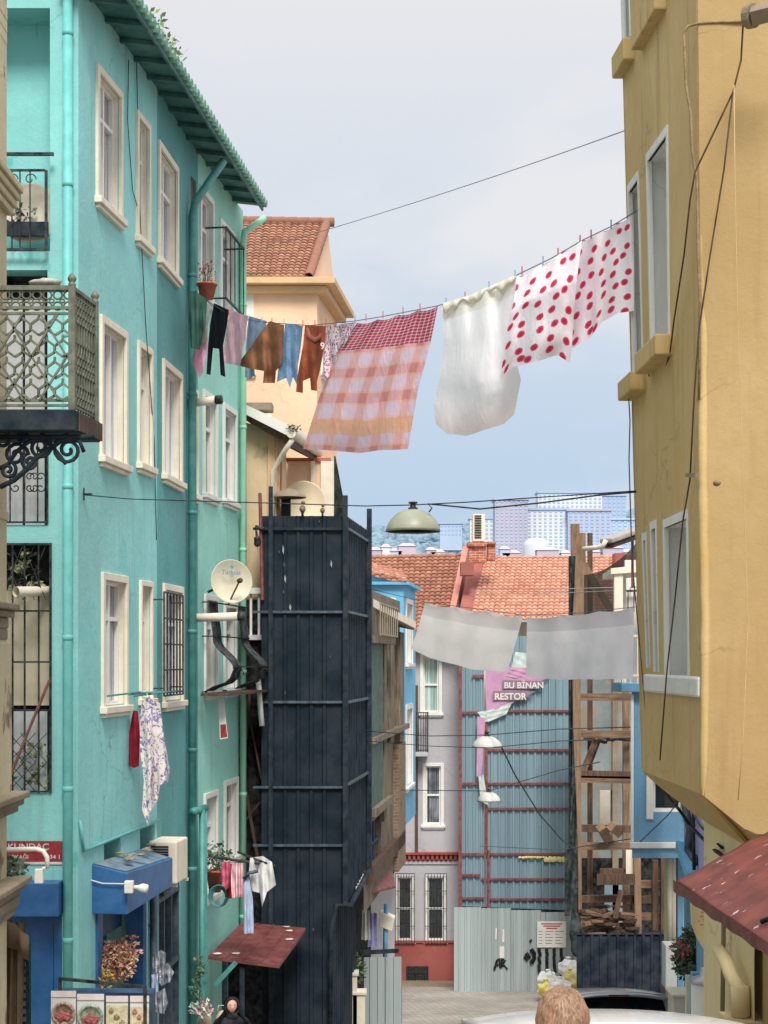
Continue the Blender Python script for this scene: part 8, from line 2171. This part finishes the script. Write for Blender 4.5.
mc = [plain('floral_rim', srgb(190, 150, 120), .6, 0, .7, 40), plain('cream_plate', srgb(210, 200, 160), .6, 0, .3, 30), plain('green_rim', srgb(170, 190, 160), .6, 0, .7, 40)]
mag(1, 51, 76, 992, 'round souvenir plate with red scene, leftmost on the stand', mc[0], plain('red_scene', srgb(176, 60, 66), .6, 0, .5, 40))
mag(2, 77, 104, 995, 'round souvenir plate with green rim and red house scene, second on the stand', mc[2], plain('red_scene2', srgb(160, 60, 60), .6, 0, .5, 40))
mag(3, 106, 128, 997, 'rectangular cream souvenir board with tiny pictures, third on the stand', mc[1], plain('brown_dots', srgb(150, 130, 90), .6, 0, .5, 40), False)
mag(4, 130, 149, 997, 'rectangular striped souvenir with hanging strings, fourth on the stand', mc[1], plain('red_strings', srgb(180, 110, 90), .6, 0, .5, 40), False)
# bags of goods hanging beside the shop post
M['clearbag'] = plain('clear_bag_plastic', srgb(150, 158, 170), .12, 0, .5, 9)
for i, (out, c_, lab) in enumerate((
    ([(153, 955), (161, 950), (166, 953), (165, 970), (156, 973), (152, 966)], 'clearbag', 'upper clear bag hanging beside the shop post'),
    ([(158, 968), (168, 963), (174, 972), (170, 982), (161, 986), (157, 978)], 'clearbag', 'large round clear bag hanging by the shop grille'),
    ([(151, 975), (158, 973), (158, 992), (152, 994)], 'c_paleblue', 'violet blue bag hanging under the clear bags'),
    ([(154, 994), (165, 988), (168, 1003), (164, 1014), (155, 1012)], 'clearbag', 'lowest clear bag of goods by the shop grille'))):
    garment('hanging_bag', lab, out, c_, -.04 * i, .03, 5, i, group='bags hanging by the shop grille', Yfn=lambda px: 19.6, cat='bag', step=2)
# climbing garland and fabric flowers near the woman
m = MB()
for k in range(9): leaves(m, P(199 + 3 * math.sin(k), 960 + k * 7, 21.6), (.07, .07, .06), 26, .06, 60 + k)
tag(m.build('climbing_plant', M['leaf']), 'thin climbing plant rising by the teal pipes left of the woman', 'plant')
bunch(202, 1009, 22, 16, 20.9, [plain('mint_ribbon', srgb(160, 210, 200), .6), plain('pink_ribbon', srgb(226, 150, 176), .6), plain('cream_ribbon', srgb(220, 210, 190), .6)], 9, 'ribbon_bunch', 'mint and pink fabric ribbon bunch beside the woman', 'ribbons', 170, .07)
for i, (x, y, w_, lab) in enumerate(((205, 1022, 12, 'tan cloth bag on the ground display left of the woman'), (221, 1022, 10, 'second tan cloth bag nearer the woman'))):
    c = P(x, y, 21.2); m = MB(); m.blob(c, (w_ / FPX * 21 * .6, .1, .14), 14, 9, .3, i + 4)
    m.tube([c + Vector((-.05, 0, .1)), c + Vector((-.03, 0, .22)), c + Vector((.04, 0, .22)), c + Vector((.06, 0, .1))], .01, 5)
    m.box(c + Vector((-.12, -.05, -.9)), c + Vector((.1, .05, -.1))); tag(m.build('cloth_bag', plain('tan_bag', srgb(196, 178, 150), .85, 0, .2, 12), smooth=True), lab, 'bag')
